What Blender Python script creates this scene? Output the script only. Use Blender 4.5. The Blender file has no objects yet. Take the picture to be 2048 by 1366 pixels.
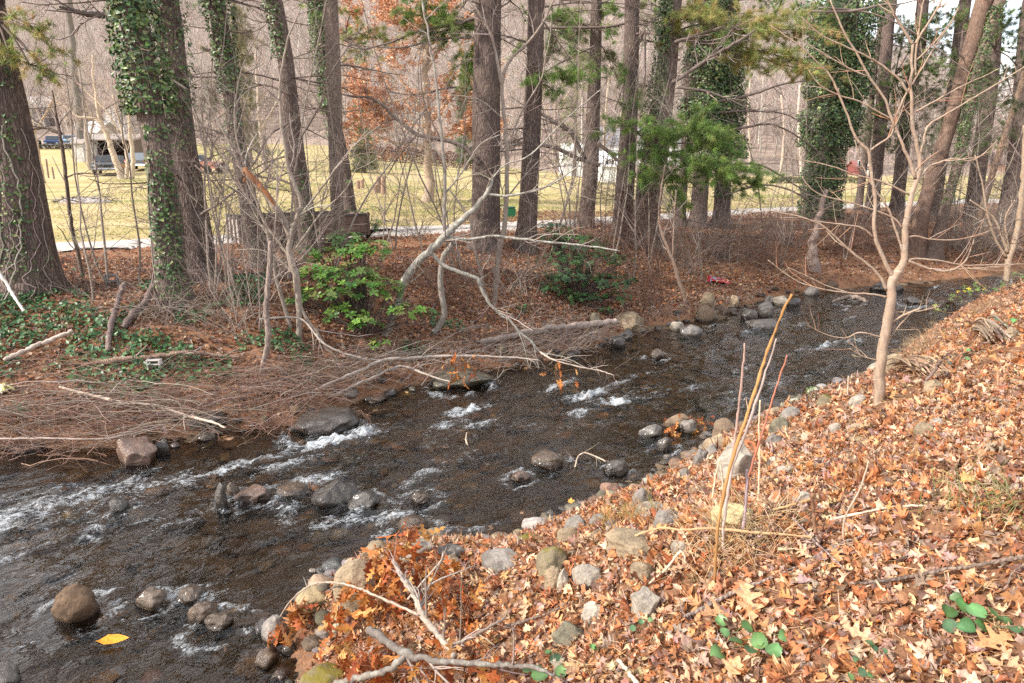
import bpy, math, random
import numpy as np
from mathutils import Vector
C = bpy.context.scene.collection
RNG = np.random.default_rng(7)
W, HP, F = 2048.0, 1366.0, 1365.0
PITCH = math.radians(15.0)
CAM = np.array([0.0, 0.0, 4.0])
SP, CP = math.sin(PITCH), math.cos(PITCH)
def raydir(u, v):
    a = (u - W / 2) / F; b = (HP / 2 - v) / F
    return np.array([a, CP + b * SP, -SP + b * CP])
def at(u, v, Y):                                   # the point of a sight line that lies at distance Y
    d = raydir(u, v); return CAM + d * (Y / d[1])
def depth(p):
    q = np.asarray(p) - CAM
    return q[1] * CP - q[2] * SP
def wpx(p, px):                                    # metres covered by px photo pixels at p
    return px * depth(p) / F
# ---------------------------------------------------------------- noise
def _h(ix, iy, seed):
    n = (ix.astype(np.int64) * 374761393 + iy.astype(np.int64) * 668265263 + seed * 974711) & 0xffffffff
    n = ((n ^ (n >> 13)) * 1274126177) & 0xffffffff
    return ((n ^ (n >> 16)) & 0xffff) / 65535.0
def vn(x, y, seed=0):
    x = np.asarray(x, float); y = np.asarray(y, float)
    ix = np.floor(x); iy = np.floor(y); fx = x - ix; fy = y - iy
    fx = fx * fx * fx * (fx * (fx * 6 - 15) + 10); fy = fy * fy * fy * (fy * (fy * 6 - 15) + 10)
    a = _h(ix, iy, seed); b = _h(ix + 1, iy, seed); c = _h(ix, iy + 1, seed); d = _h(ix + 1, iy + 1, seed)
    return ((a + (b - a) * fx) * (1 - fy) + (c + (d - c) * fx) * fy) * 2 - 1
def fbm(x, y, o=4, seed=0, gain=.5):
    s = 0; a = 1; t = 0
    for k in range(o):
        s = s + a * vn(x * 2 ** k + 17.3 * k, y * 2 ** k - 9.1 * k, seed + k); t += a; a *= gain
    return s / t
def sstep(a, b, x):
    t = np.clip((np.asarray(x, float) - a) / (b - a), 0, 1); return t * t * (3 - 2 * t)
# ---------------------------------------------------------------- mesh collecting
class MB:
    def __init__(s): s.v = []; s.f = {}; s.t = []; s.n = 0
    def add(s, v, faces, tint=(1, 1, 1)):
        v = np.asarray(v, float).reshape(-1, 3); t = np.asarray(tint, float)
        if t.ndim == 1: t = np.broadcast_to(t, (len(v), 3))
        s.v.append(v); s.t.append(t)
        if not isinstance(faces, (list, tuple)): faces = [faces]
        for f in faces:
            f = np.asarray(f, np.int64)
            if f.size: s.f.setdefault(f.shape[1], []).append(f + s.n)
        s.n += len(v)
    def arrays(s): return np.concatenate(s.v), np.concatenate(s.t)
    def build(s, name, mat, parent=None, origin=None, smooth=True):
        V, T = s.arrays()
        o = np.array(parent.location) if (parent is not None and origin is None) else (np.array(origin, float) if origin is not None else np.zeros(3))
        if parent is not None:
            g = parent
            while g.parent is not None: g = g.parent
            o = np.array(g.location)
        V = V - o
        me = bpy.data.meshes.new(name)
        tot = [np.concatenate(a) for a in s.f.values()]
        li = np.concatenate([a.ravel() for a in tot]); ls = np.concatenate([np.full(len(a), a.shape[1]) for a in tot])
        me.vertices.add(len(V)); me.vertices.foreach_set('co', V.astype(np.float32).ravel())
        me.loops.add(len(li)); me.loops.foreach_set('vertex_index', li.astype(np.int32))
        me.polygons.add(len(ls))
        st = np.concatenate([[0], np.cumsum(ls)[:-1]])
        me.polygons.foreach_set('loop_start', st.astype(np.int32)); me.polygons.foreach_set('loop_total', ls.astype(np.int32))
        me.polygons.foreach_set('use_smooth', np.full(len(ls), smooth))
        ca = me.color_attributes.new('tint', 'FLOAT_COLOR', 'POINT')
        ca.data.foreach_set('color', np.concatenate([T, np.ones((len(T), 1))], 1).astype(np.float32).ravel())
        me.update(); me.validate()
        me.materials.append(mat)
        ob = bpy.data.objects.new(name, me); C.objects.link(ob)
        if parent is not None: ob.parent = parent
        else: ob.location = o
        return ob
def tag(o, label=None, cat=None, group=None, kind=None):
    if label: o['label'] = label
    if cat: o['category'] = cat
    if group: o['group'] = group
    if kind: o['kind'] = kind
    return o
def thing(name, label, cat, loc, group=None):
    o = bpy.data.objects.new(name, None); o.empty_display_size = .2; C.objects.link(o); o.location = Vector([float(q) for q in loc])
    return tag(o, label, cat, group)
# ---------------------------------------------------------------- shapes
def resample(P, n):
    P = np.asarray(P, float); k = len(P)
    if k == 2: return P[0] + (P[1] - P[0]) * np.linspace(0, 1, n)[:, None]
    L = np.concatenate([[0], np.cumsum(np.linalg.norm(np.diff(P[:, :3], axis=0), axis=1) + 1e-9)])
    s = np.linspace(0, L[-1], n); i = np.clip(np.searchsorted(L, s, side='right') - 1, 0, k - 2)
    t = ((s - L[i]) / (L[i + 1] - L[i]))[:, None]
    p1, p2 = P[i], P[i + 1]; p0 = P[np.maximum(i - 1, 0)]; p3 = P[np.minimum(i + 2, k - 1)]
    return .5 * (2 * p1 + (p2 - p0) * t + (2 * p0 - 5 * p1 + 4 * p2 - p3) * t * t + (3 * p1 - p0 - 3 * p2 + p3) * t ** 3)
def nrm(a): return a / np.maximum(np.linalg.norm(a, axis=-1, keepdims=True), 1e-9)
def frames(P):                                     # P (m,n,3)
    T = np.gradient(P, axis=1); T = nrm(T)
    d = nrm(P[:, -1] - P[:, 0] + 1e-6)
    ref = np.where(np.abs(d[:, 2:3]) < .8, np.array([[0, 0, 1.]]), np.array([[1., 0, 0]]))
    A = nrm(np.cross(T, ref[:, None, :])); B = np.cross(T, A)
    return T, A, B
def tubes(mb, P, R, sides=5, tint=(1, 1, 1), cap=False, noise=None):
    P = np.asarray(P, float); R = np.asarray(R, float)
    if P.ndim == 2: P = P[None]; R = R[None]
    m, n, _ = P.shape
    if m == 0: return
    T, A, B = frames(P)
    th = np.linspace(0, 2 * np.pi, sides, endpoint=False)
    rr = R[:, :, None] * np.ones(sides)
    if noise is not None: rr = rr * noise
    V = P[:, :, None, :] + rr[..., None] * (A[:, :, None, :] * np.cos(th)[:, None] + B[:, :, None, :] * np.sin(th)[:, None])
    idx = np.arange(m * n * sides).reshape(m, n, sides); nx = np.roll(idx, -1, 2)
    q = np.stack([idx[:, :-1], nx[:, :-1], nx[:, 1:], idx[:, 1:]], -1).reshape(-1, 4)
    fs = [q]
    t = np.asarray(tint, float)
    if t.ndim == 2: t = np.repeat(t, n * sides, 0)
    if cap:
        fs = fs + [idx[:, -1, :].reshape(m, sides), idx[:, 0, ::-1].reshape(m, sides)]
    mb.add(V.reshape(-1, 3), fs, t)
def grow(P0, R0, levels, rng, minz=None):
    """side shoots on the polylines P0 (m,n,3), radii R0; each level (per parent, length range, angle range deg, radius ratio, up bias, wobble, tmin)"""
    out = []
    P, R = np.asarray(P0, float), np.asarray(R0, float)
    for (k, ln, ang, rr, up, wob, tmin) in levels:
        m, n, _ = P.shape; K = m * k
        if K == 0: break
        par = np.repeat(np.arange(m), k); t = rng.uniform(tmin, 1, K); fi = t * (n - 1); i = np.minimum(fi.astype(int), n - 2); fr = fi - i
        s = P[par, i] * (1 - fr)[:, None] + P[par, i + 1] * fr[:, None]
        r0 = (R[par, i] * (1 - fr) + R[par, i + 1] * fr)
        tan = nrm(P[par, i + 1] - P[par, i]); pl = np.linalg.norm(P[par, -1] - P[par, 0], axis=1)
        rnd = rng.normal(size=(K, 3)); perp = nrm(rnd - (rnd * tan).sum(1, keepdims=True) * tan)
        a = np.radians(rng.uniform(*ang, K))[:, None]
        d = nrm(np.cos(a) * tan + np.sin(a) * perp + np.array([0, 0, 1.]) * up)
        L = rng.uniform(*ln, K) * np.where(pl > 0, 1, 1) * (1.15 - .5 * t)
        nn = 5; pts = [s]; p = s
        for j in range(nn - 1):
            d = nrm(d + rng.normal(size=(K, 3)) * wob + np.array([0, 0, up * .35])); p = p + d * (L / (nn - 1))[:, None]; pts.append(p)
        Q = np.stack(pts, 1)
        rr_ = np.minimum(r0 * rr, r0)[:, None] * np.linspace(1, .35, nn)[None]
        out.append((Q, rr_)); P, R = Q, rr_
    return out
def icos(sub):
    t = (1 + 5 ** .5) / 2
    v = [(-1, t, 0), (1, t, 0), (-1, -t, 0), (1, -t, 0), (0, -1, t), (0, 1, t), (0, -1, -t), (0, 1, -t), (t, 0, -1), (t, 0, 1), (-t, 0, -1), (-t, 0, 1)]
    f = [(0, 11, 5), (0, 5, 1), (0, 1, 7), (0, 7, 10), (0, 10, 11), (1, 5, 9), (5, 11, 4), (11, 10, 2), (10, 7, 6), (7, 1, 8), (3, 9, 4), (3, 4, 2), (3, 2, 6), (3, 6, 8), (3, 8, 9), (4, 9, 5), (2, 4, 11), (6, 2, 10), (8, 6, 7), (9, 8, 1)]
    v = [tuple(nrm(np.array(p, float))) for p in v]
    for _ in range(sub):
        c = {}; g = []
        def mid(a, b):
            k = (min(a, b), max(a, b))
            if k not in c:
                v.append(tuple(nrm((np.array(v[a]) + np.array(v[b])) / 2))); c[k] = len(v) - 1
            return c[k]
        for a, b, d in f:
            x, y, z = mid(a, b), mid(b, d), mid(d, a); g += [(a, x, z), (b, y, x), (d, z, y), (x, y, z)]
        f = g
    return np.array(v), np.array(f)
ICO = {k: icos(k) for k in (1, 2, 3, 4)}
def rock_mesh(rng, size, sub=3, angular=.5, lump=.18):
    v, f = ICO[sub]; v = v.copy(); r = np.ones(len(v))
    for k in range(7):
        d = rng.normal(size=3); d /= np.linalg.norm(d); fr = rng.uniform(1.2, 5.5)
        r += lump / (fr ** .9) * np.sin(v @ d * fr * 1.6 + rng.uniform(0, 6.28))
    v = v * r[:, None]
    for k in range(int(4 + angular * 10) if angular > .25 else 2):
        d = rng.normal(size=3); d /= np.linalg.norm(d); h = rng.uniform(.62, .98) if angular > .3 else rng.uniform(.82, 1.0)
        s = v @ d; o = np.maximum(s - h, 0); v = v - (o * (.55 + .43 * angular))[:, None] * d
    for k in range(6):
        d = rng.normal(size=3); d /= np.linalg.norm(d); fr = rng.uniform(8, 18)
        v = v * (1 + .010 * np.sin(v @ d * fr + rng.uniform(0, 6.28)))[:, None]
    mn, mx = v.min(0), v.max(0); v = (v - (mn + mx) / 2) / ((mx - mn) / 2)
    return v * np.asarray(size, float), f
def rotz(v, a):
    c, s = math.cos(a), math.sin(a); return v @ np.array([[c, s, 0], [-s, c, 0], [0, 0, 1]])
def box(mb, c, size, rz=0, tint=(1, 1, 1), bev=0.0, org=None):
    sx, sy, sz = [q / 2 for q in size]; b = min(bev, sx * .9, sy * .9, sz * .9)
    if b <= 0:
        v = np.array([(x, y, z) for x in (-sx, sx) for y in (-sy, sy) for z in (-sz, sz)])
        f = np.array([(0, 1, 3, 2), (4, 6, 7, 5), (0, 4, 5, 1), (2, 3, 7, 6), (0, 2, 6, 4), (1, 5, 7, 3)])
        fs = [f]
    else:
        v = []
        for x in (-1, 1):
            for y in (-1, 1):
                for z in (-1, 1):
                    v += [(x * sx, y * (sy - b), z * (sz - b)), (x * (sx - b), y * sy, z * (sz - b)), (x * (sx - b), y * (sy - b), z * sz)]
        v = np.array(v)
        I = lambda x, y, z, a: ((x * 2 + y) * 2 + z) * 3 + a
        f4 = []; f3 = []
        for s in (0, 1):
            f4 += [(I(s, 0, 0, 0), I(s, 1, 0, 0), I(s, 1, 1, 0), I(s, 0, 1, 0)), (I(0, s, 0, 1), I(1, s, 0, 1), I(1, s, 1, 1), I(0, s, 1, 1)), (I(0, 0, s, 2), I(1, 0, s, 2), I(1, 1, s, 2), I(0, 1, s, 2))]
            for q in (0, 1):
                f4 += [(I(s, q, 0, 0), I(s, q, 1, 0), I(s, q, 1, 1), I(s, q, 0, 1)), (I(s, 0, q, 0), I(s, 1, q, 0), I(s, 1, q, 2), I(s, 0, q, 2)), (I(0, s, q, 1), I(1, s, q, 1), I(1, s, q, 2), I(0, s, q, 2))]
                for w in (0, 1): f3.append((I(s, q, w, 0), I(s, q, w, 1), I(s, q, w, 2)))
        fs = [np.array(f4), np.array(f3)]
    v = v + np.asarray(c, float)
    if rz: v = rotz(v, rz)
    if org is not None: v = v + np.asarray(org, float)
    mb.add(v, fs, tint)
def prism(mb, poly, ax, lo, hi, rz=0, org=(0, 0, 0), tint=(1, 1, 1)):
    """poly: outline in the two axes other than ax, drawn out along ax from lo to hi"""
    p = np.asarray(poly, float); n = len(p); v = np.zeros((2 * n, 3)); o = [i for i in range(3) if i != ax]
    v[:n, o[0]] = v[n:, o[0]] = p[:, 0]; v[:n, o[1]] = v[n:, o[1]] = p[:, 1]; v[:n, ax] = lo; v[n:, ax] = hi
    i = np.arange(n); j = (i + 1) % n
    if rz: v = rotz(v, rz)
    mb.add(v + np.asarray(org, float), [np.stack([i, j, j + n, i + n], 1), i[::-1][None], (i + n)[None]], tint)
def lathe(mb, prof, ax, c, rz=0, org=(0, 0, 0), tint=(1, 1, 1), n=18):
    """prof [(r, h)] turned about axis ax through c"""
    pr = np.asarray(prof, float); k = len(pr); th = np.linspace(0, 2 * np.pi, n, endpoint=False); v = np.zeros((k, n, 3)); o = [i for i in range(3) if i != ax]
    v[..., o[0]] = pr[:, 0:1] * np.cos(th); v[..., o[1]] = pr[:, 0:1] * np.sin(th); v[..., ax] = pr[:, 1:2]
    v = v.reshape(-1, 3) + np.asarray(c, float)
    if rz: v = rotz(v, rz)
    ix = np.arange(k * n).reshape(k, n); nx = np.roll(ix, -1, 1)
    mb.add(v + np.asarray(org, float), [np.stack([ix[:-1], nx[:-1], nx[1:], ix[1:]], -1).reshape(-1, 4), ix[0][None], ix[-1][::-1][None]], tint)
def scatter(mb, tv, tf, pos, nor, yaw, scale, tint, curl=None, tilt=0.0, rng=RNG):
    """copies of a flat template (tv in x,y,z; z up the normal), turned and bent, one per position"""
    N = len(pos); V = len(tv)
    if N == 0: return
    nor = nrm(nor + rng.normal(size=(N, 3)) * tilt)
    ref = np.stack([np.cos(yaw), np.sin(yaw), np.zeros(N)], 1)
    X = ref - (ref * nor).sum(1, keepdims=True) * nor; X = nrm(X + 1e-5); Y = np.cross(nor, X)
    L = np.broadcast_to(tv, (N, V, 3)).copy()
    if curl is not None:
        L[..., 2] += curl[:, 0:1] * L[..., 0] ** 2 + curl[:, 1:2] * L[..., 1] ** 2 + (curl[:, 2:3] * L[..., 0] * L[..., 1] if curl.shape[1] > 2 else 0)
    sc = np.asarray(scale, float); L = L * (sc[:, None, None] if sc.ndim == 1 else sc[:, None, :])
    P = pos[:, None, :] + L[..., 0:1] * X[:, None] + L[..., 1:2] * Y[:, None] + L[..., 2:3] * nor[:, None]
    off = (np.arange(N) * V)[:, None, None]
    tfs = tf if isinstance(tf, (list, tuple)) else [tf]
    mb.add(P.reshape(-1, 3), [(np.asarray(q)[None] + off).reshape(-1, q.shape[1]) for q in map(np.asarray, tfs)], np.repeat(tint, V, 0))
def pick(rng, N, cols, var=.15, w=None):
    c = np.array(cols, float); w = None if w is None else np.array(w) / sum(w)
    t = c[rng.choice(len(c), N, p=w)]
    return np.clip(t * (1 + rng.normal(size=(N, 1)) * var) * (1 + rng.normal(size=(N, 3)) * var * .3), .004, .95)
def leaf_t(pts):
    """half outline of a leaf, stem at x=0, tip at x=1: list (x, y) -> folded fan about the midrib"""
    h = np.array(pts, float); n = len(h)
    mid = np.linspace(0, 1, n); mid[0] = h[0, 0]; mid[-1] = h[-1, 0]; mid[1:-1] = h[1:-1, 0]
    M = np.stack([mid - .5, mid * 0, mid * 0], 1); U = np.stack([h[:, 0] - .5, h[:, 1], h[:, 1] * .35], 1); D = U * np.array([1, -1, 1])
    v = np.concatenate([M, U, D]); i = np.arange(n - 1)
    f = np.concatenate([np.stack([i, i + 1, n + i + 1, n + i], 1), np.stack([i + 1, i, 2 * n + i, 2 * n + i + 1], 1)])
    return v, f
OAK = leaf_t([(-.18, .006), (0, .02), (.08, .14), (.15, .09), (.24, .07), (.32, .3), (.4, .27), (.45, .1), (.54, .09), (.63, .34), (.7, .29), (.73, .12), (.8, .08), (.86, .2), (.92, .1), (1, .0)])
MAPLE = leaf_t([(-.1, .005), (0, .04), (.05, .3), (.18, .28), (.3, .48), (.42, .42), (.45, .22), (.6, .32), (.68, .14), (.85, .1), (1, .0)])
PLAIN = leaf_t([(-.1, .005), (0, .05), (.25, .24), (.6, .22), (.85, .1), (1, .0)])
OVAL = leaf_t([(0, .01), (.3, .17), (.68, .19), (1, .0)])
QUADL = leaf_t([(0, .08), (.5, .3), (1, .04)])
IVYL = leaf_t([(.0, .06), (.12, .42), (.42, .3), (.7, .22), (1, .0)])
ROUND = leaf_t([(0, .02), (-.07, .16), (-.05, .27), (.03, .29), (.06, .41), (.16, .41), (.2, .5), (.32, .47), (.38, .53), (.5, .46), (.57, .49), (.66, .39), (.74, .4), (.8, .27), (.88, .26), (.92, .13), (1, .0)])
# ---------------------------------------------------------------- materials
class NT:
    def __init__(s, name):
        s.m = bpy.data.materials.new(name); s.m.use_nodes = True; s.t = s.m.node_tree; s.t.nodes.clear()
    def n(s, typ, ins=None, **kw):
        nd = s.t.nodes.new(typ)
        for k, v in kw.items(): setattr(nd, k, v)
        for k, v in (ins or {}).items():
            if isinstance(v, bpy.types.NodeSocket): s.t.links.new(v, nd.inputs[k])
            elif isinstance(v, bpy.types.Node): s.t.links.new(v.outputs[0], nd.inputs[k])
            else:
                if isinstance(v, (tuple, list)) and len(v) == 3 and nd.inputs[k].type == 'RGBA': v = (*v, 1)
                nd.inputs[k].default_value = v
        return nd
    def tex(s, scale=1.0, kind='Object', stretch=(1, 1, 1), rot=(0, 0, 0)):
        tc = s.n('ShaderNodeTexCoord'); return s.n('ShaderNodeMapping', {'Vector': tc.outputs[kind], 'Scale': tuple(scale * q for q in stretch), 'Rotation': rot})
    def pos(s, scale=1.0, stretch=(1, 1, 1), rot=(0, 0, 0)):
        g = s.n('ShaderNodeNewGeometry'); return s.n('ShaderNodeMapping', {'Vector': g.outputs['Position'], 'Scale': tuple(scale * q for q in stretch), 'Rotation': rot})
    def noise(s, vec, scale=5, detail=4, rough=.6, dist=0): return s.n('ShaderNodeTexNoise', {'Vector': vec, 'Scale': scale, 'Detail': detail, 'Roughness': rough, 'Distortion': dist})
    def ramp(s, fac, stops):
        r = s.n('ShaderNodeValToRGB', {'Fac': fac}); e = r.color_ramp.elements
        while len(e) < len(stops): e.new(.5)
        for q, (p, c) in zip(e, stops): q.position = p; q.color = (*c, 1) if len(c) == 3 else c
        return r
    def mix(s, f, a, b, mode='MIX'):
        m = s.n('ShaderNodeMix', data_type='RGBA', blend_type=mode)
        for k, v in ((0, f), (6, a), (7, b)):
            if isinstance(v, bpy.types.NodeSocket): s.t.links.new(v, m.inputs[k])
            elif isinstance(v, bpy.types.Node): s.t.links.new(v.outputs[0], m.inputs[k])
            else: m.inputs[k].default_value = (*v, 1) if isinstance(v, tuple) and len(v) == 3 else v
        return m.outputs[2]
    def math(s, op, a, b=0.0, clamp=False):
        m = s.n('ShaderNodeMath', operation=op, use_clamp=clamp)
        for k, v in ((0, a), (1, b)):
            if isinstance(v, bpy.types.NodeSocket): s.t.links.new(v, m.inputs[k])
            elif isinstance(v, bpy.types.Node): s.t.links.new(v.outputs[0], m.inputs[k])
            else: m.inputs[k].default_value = v
        return m.outputs[0]
    def bump(s, h, strength=.5, dist=.02, nrml=None):
        d = {'Height': h, 'Strength': strength, 'Distance': dist}
        if nrml is not None: d['Normal'] = nrml
        return s.n('ShaderNodeBump', d).outputs[0]
    def out(s, sh):
        s.t.links.new(sh.outputs[0] if isinstance(sh, bpy.types.Node) else sh, s.n('ShaderNodeOutputMaterial').inputs[0]); return s.m
    def pr(s, col, rough=.8, **k):
        d = {'Base Color': col, 'Roughness': rough}; d.update(k); return s.n('ShaderNodeBsdfPrincipled', d)
def tintm(name, rough=.8, vscale=20, var=.35, bump=0.0, bscale=60, bdist=.004, stretch=(1, 1, 1), spec=.3, metal=0.0, transl=0.0):
    n = NT(name); a = n.n('ShaderNodeAttribute', attribute_name='tint'); co = n.pos(1.0, stretch)
    ns = n.noise(co, vscale, 4); v = n.ramp(ns.outputs[0], [(.25, (1 - var,) * 3), (.75, (1 + var,) * 3)])
    col = n.mix(1.0, a.outputs['Color'], v, 'MULTIPLY')
    d = {'Specular IOR Level': spec, 'Metallic': metal}
    if bump: d['Normal'] = n.bump(n.noise(co, bscale, 5, .7).outputs[0], bump, bdist)
    p = n.pr(col, rough, **d)
    if transl:
        tr = n.n('ShaderNodeBsdfTranslucent', {'Color': col}); return n.out(n.n('ShaderNodeMixShader', {0: transl, 1: p, 2: tr}))
    return n.out(p)
def barkm(name, furrow=1.0, vs=1.0, lichen=0.15, ridge=(.55, .9)):
    """tint x furrowed ridges running up the trunk"""
    n = NT(name); a = n.n('ShaderNodeAttribute', attribute_name='tint')
    co = n.pos(1.0 / vs, (1, 1, .16)); wob = n.noise(n.pos(1.0), 3.0, 3)
    vec = n.mix(.12, co.outputs[0], wob.outputs['Color'], 'ADD')
    vo = n.n('ShaderNodeTexVoronoi', {'Vector': vec, 'Scale': 22}, feature='DISTANCE_TO_EDGE')
    ns = n.noise(vec, 26, 5, .7); fine = n.noise(n.pos(1.0, (1, 1, .4)), 90, 4, .7)
    h = n.math('ADD', n.math('MULTIPLY', n.ramp(vo.outputs[0], [(0, (0, 0, 0)), (.3, (1, 1, 1))]).outputs[0], .65), n.math('MULTIPLY', ns.outputs[0], .55))
    sh = n.ramp(h, [(.22, (.45, .42, .42)), (.5, (.85, .82, .82)), (.95, (1.3, 1.25, 1.22))])
    col = n.mix(1.0, a.outputs['Color'], sh, 'MULTIPLY')
    big = n.noise(n.pos(1.0, (1, 1, .5)), 2.2, 4); col = n.mix(1.0, col, n.ramp(big.outputs[0], [(.3, (.72, .7, .72)), (.7, (1.25, 1.22, 1.15))]), 'MULTIPLY')
    li = n.noise(n.pos(1.0), 9, 5, .75); col = n.mix(n.math('MULTIPLY', n.ramp(li.outputs[0], [(.58, (0, 0, 0)), (.7, (1, 1, 1))]).outputs[0], lichen), col, (.30, .32, .27))
    hh = n.math('ADD', h, n.math('MULTIPLY', fine.outputs[0], .25))
    return n.out(n.pr(col, .9, **{'Normal': n.bump(hh, .9 * furrow, .03 * vs), 'Specular IOR Level': .15}))
def smoothbark(name, band=.0, lichen=.3, lcol=(.42, .44, .38)):
    n = NT(name); a = n.n('ShaderNodeAttribute', attribute_name='tint'); co = n.pos(1.0)
    ns = n.noise(n.pos(1.0, (1, 1, .35)), 30, 5, .65)
    col = n.mix(1.0, a.outputs['Color'], n.ramp(ns.outputs[0], [(.3, (.68, .66, .66)), (.7, (1.28, 1.25, 1.2))]), 'MULTIPLY')
    li = n.noise(co, 14, 5, .7); col = n.mix(n.math('MULTIPLY', n.ramp(li.outputs[0], [(.5, (0, 0, 0)), (.62, (1, 1, 1))]).outputs[0], lichen), col, lcol)
    if band:
        bn = n.noise(n.pos(1.0, (2, 2, 30)), 2.2, 3); col = n.mix(n.math('MULTIPLY', n.ramp(bn.outputs[0], [(.6, (0, 0, 0)), (.68, (1, 1, 1))]).outputs[0], band), col, (.55, .5, .43))
    return n.out(n.pr(col, .75, **{'Normal': n.bump(n.noise(n.pos(1.0, (1, 1, .5)), 70, 5, .7).outputs[0], .35, .006), 'Specular IOR Level': .25}))
def rockm(name, rough=.85, spec=.3, moss=0.0, coat=0.0, wet=.85):
    n = NT(name); a = n.n('ShaderNodeAttribute', attribute_name='tint'); co = n.pos(1.0)
    n1 = n.noise(co, 7, 6, .65, .4); n2 = n.noise(co, 45, 4, .7); n3 = n.noise(n.pos(1.0, (1, 1, 2.5), (.4, .3, 0)), 14, 5, .7)
    col = n.mix(1.0, a.outputs['Color'], n.ramp(n1.outputs[0], [(.3, (.5, .48, .47)), (.52, (.95, .94, .92)), (.75, (1.4, 1.34, 1.22))]), 'MULTIPLY')
    col = n.mix(1.0, col, n.ramp(n2.outputs[0], [(.3, (.75, .75, .78)), (.7, (1.2, 1.2, 1.18))]), 'MULTIPLY')
    col = n.mix(n.math('MULTIPLY', n.ramp(n3.outputs[0], [(.6, (0, 0, 0)), (.68, (1, 1, 1))]).outputs[0], .3), col, (.33, .31, .27))
    if moss:
        g = n.n('ShaderNodeNewGeometry'); sx = n.n('ShaderNodeSeparateXYZ', {0: g.outputs['Normal']})
        mm = n.math('MULTIPLY', n.ramp(n.math('MULTIPLY', sx.outputs[2], n.noise(co, 11, 5).outputs[0]), [(.3, (0, 0, 0)), (.5, (1, 1, 1))]).outputs[0], moss)
        col = n.mix(mm, col, (.16, .13, .02))
    pz = n.n('ShaderNodeSeparateXYZ', {0: n.n('ShaderNodeNewGeometry').outputs['Position']}); wl = n.ramp(n.math('ADD', pz.outputs[2], n.math('MULTIPLY', n1.outputs[0], .06)), [(.06, (1, 1, 1)), (.10, (0, 0, 0))])
    col = n.mix(n.math('MULTIPLY', wl.outputs[0], wet), col, n.mix(1.0, col, (.36, .33, .30), 'MULTIPLY')); rough = n.math('SUBTRACT', rough, n.math('MULTIPLY', wl.outputs[0], rough - .22))
    b = n.math('ADD', n.math('MULTIPLY', n1.outputs[0], 1.0), n.math('MULTIPLY', n2.outputs[0], .35))
    return n.out(n.pr(col, rough, **{'Normal': n.bump(b, .9, .04), 'Specular IOR Level': spec, 'Coat Weight': coat, 'Coat Roughness': .12}))
M = {}
M['pine_bark'] = barkm('pine_bark', 1.0, 1.0, .12)
M['grey_bark'] = barkm('grey_bark', .7, .6, .35)
M['smooth_bark'] = smoothbark('smooth_bark', 0, .35)
M['sapling_bark'] = smoothbark('sapling_bark', .5, .25, (.46, .43, .37))
M['lichen_bark'] = smoothbark('lichen_bark', 0, .75, (.50, .51, .45))
M['twig'] = tintm('twig', .8, 30, .3)
M['leaf'] = tintm('dead_leaf', .62, 45, .45, .5, 70, .006, spec=.3, transl=.25)
M['litter'] = tintm('leaf_litter', .65, 70, .3, spec=.3, transl=.15)
M['ivy'] = tintm('ivy_leaf', .42, 40, .25, spec=.45, transl=.12)
M['evergreen'] = tintm('evergreen_leaf', .35, 30, .2, spec=.5, transl=.2)
M['needle'] = tintm('pine_needle', .55, 8, .3, spec=.35, transl=.3)
M['grass'] = tintm('grass_blade', .6, 5, .25, transl=.25)
M['rock'] = rockm('dry_rock'); M['mossrock'] = rockm('mossy_rock', .9, .2, .9)
M['wetrock'] = rockm('wet_rock', .28, .5, 0, .4)
M['bedrock'] = rockm('bed_stone', .6, .2, wet=0.0)
M['wood'] = tintm('weathered_wood', .85, 9, .4, .5, 25, .01, (1, 1, .2))
M['paint'] = tintm('car_paint', .5, 3, .08, spec=.25)
M['matte'] = tintm('painted_matte', .8, 2.5, .12, .15, 30, .004)
M['glass'] = tintm('window_glass', .3, 2, .1, spec=.15)
M['metal'] = tintm('bare_metal', .4, 8, .15, metal=.8)
M['rubber'] = tintm('tyre_rubber', .85, 20, .2)
M['plastic'] = tintm('plastic_film', .35, 12, .12, spec=.6, transl=.15)
M['concrete'] = tintm('concrete', .9, 18, .2, .4, 60, .004)
M['roofing'] = tintm('roof_sheet', .5, 6, .12, .3, 12, .01, (1, 1, 1))
# ---------------------------------------------------------------- the lie of the land
FAR = np.array([(-40, -12), (-20, 1), (-14, 5.2), (-9.5, 8.1), (-7.28, 8.97), (-5.55, 9.06), (-4.52, 9.67), (-3.3, 9.91), (-2.61, 11.05), (-1.53, 12.09), (-.24, 12.94), (1.84, 14.63), (3.26, 16.25), (5.21, 17.52), (7.46, 19.77), (9.22, 20.78), (12.54, 22.36), (17.11, 23.96), (26, 30), (40, 44)])
NEAR = np.array([(-32, -24), (-12, -6), (-5, -1), (-2.2, 2.2), (-1.5, 3.6), (-1.67, 4.51), (-2.02, 5.27), (-1.68, 6.04), (-1.03, 6.45), (-.18, 6.42), (.66, 7.03), (1.45, 7.63), (2.0, 8.18), (2.86, 9.15), (4.13, 10.23), (5.11, 11.05), (6.71, 12.2), (8.7, 14.4), (10.7, 16.6), (13.2, 19.0), (17.2, 22.2), (27, 27.5), (44, 42)])
POLY = np.concatenate([FAR, NEAR[::-1]])
def dseg(x, y, L):
    d = np.full(x.shape, 1e9)
    for a, b in zip(L[:-1], L[1:]):
        e = b - a; t = np.clip(((x - a[0]) * e[0] + (y - a[1]) * e[1]) / (e @ e), 0, 1)
        d = np.minimum(d, (x - a[0] - t * e[0]) ** 2 + (y - a[1] - t * e[1]) ** 2)
    return np.sqrt(d)
def inpoly(x, y, Pq):
    r = np.zeros(x.shape, bool)
    for a, b in zip(Pq, np.roll(Pq, -1, 0)):
        if a[1] == b[1]: continue
        c = (a[1] > y) != (b[1] > y); r ^= c & (x < (b[0] - a[0]) * (y - a[1]) / (b[1] - a[1]) + a[0])
    return r
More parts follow.
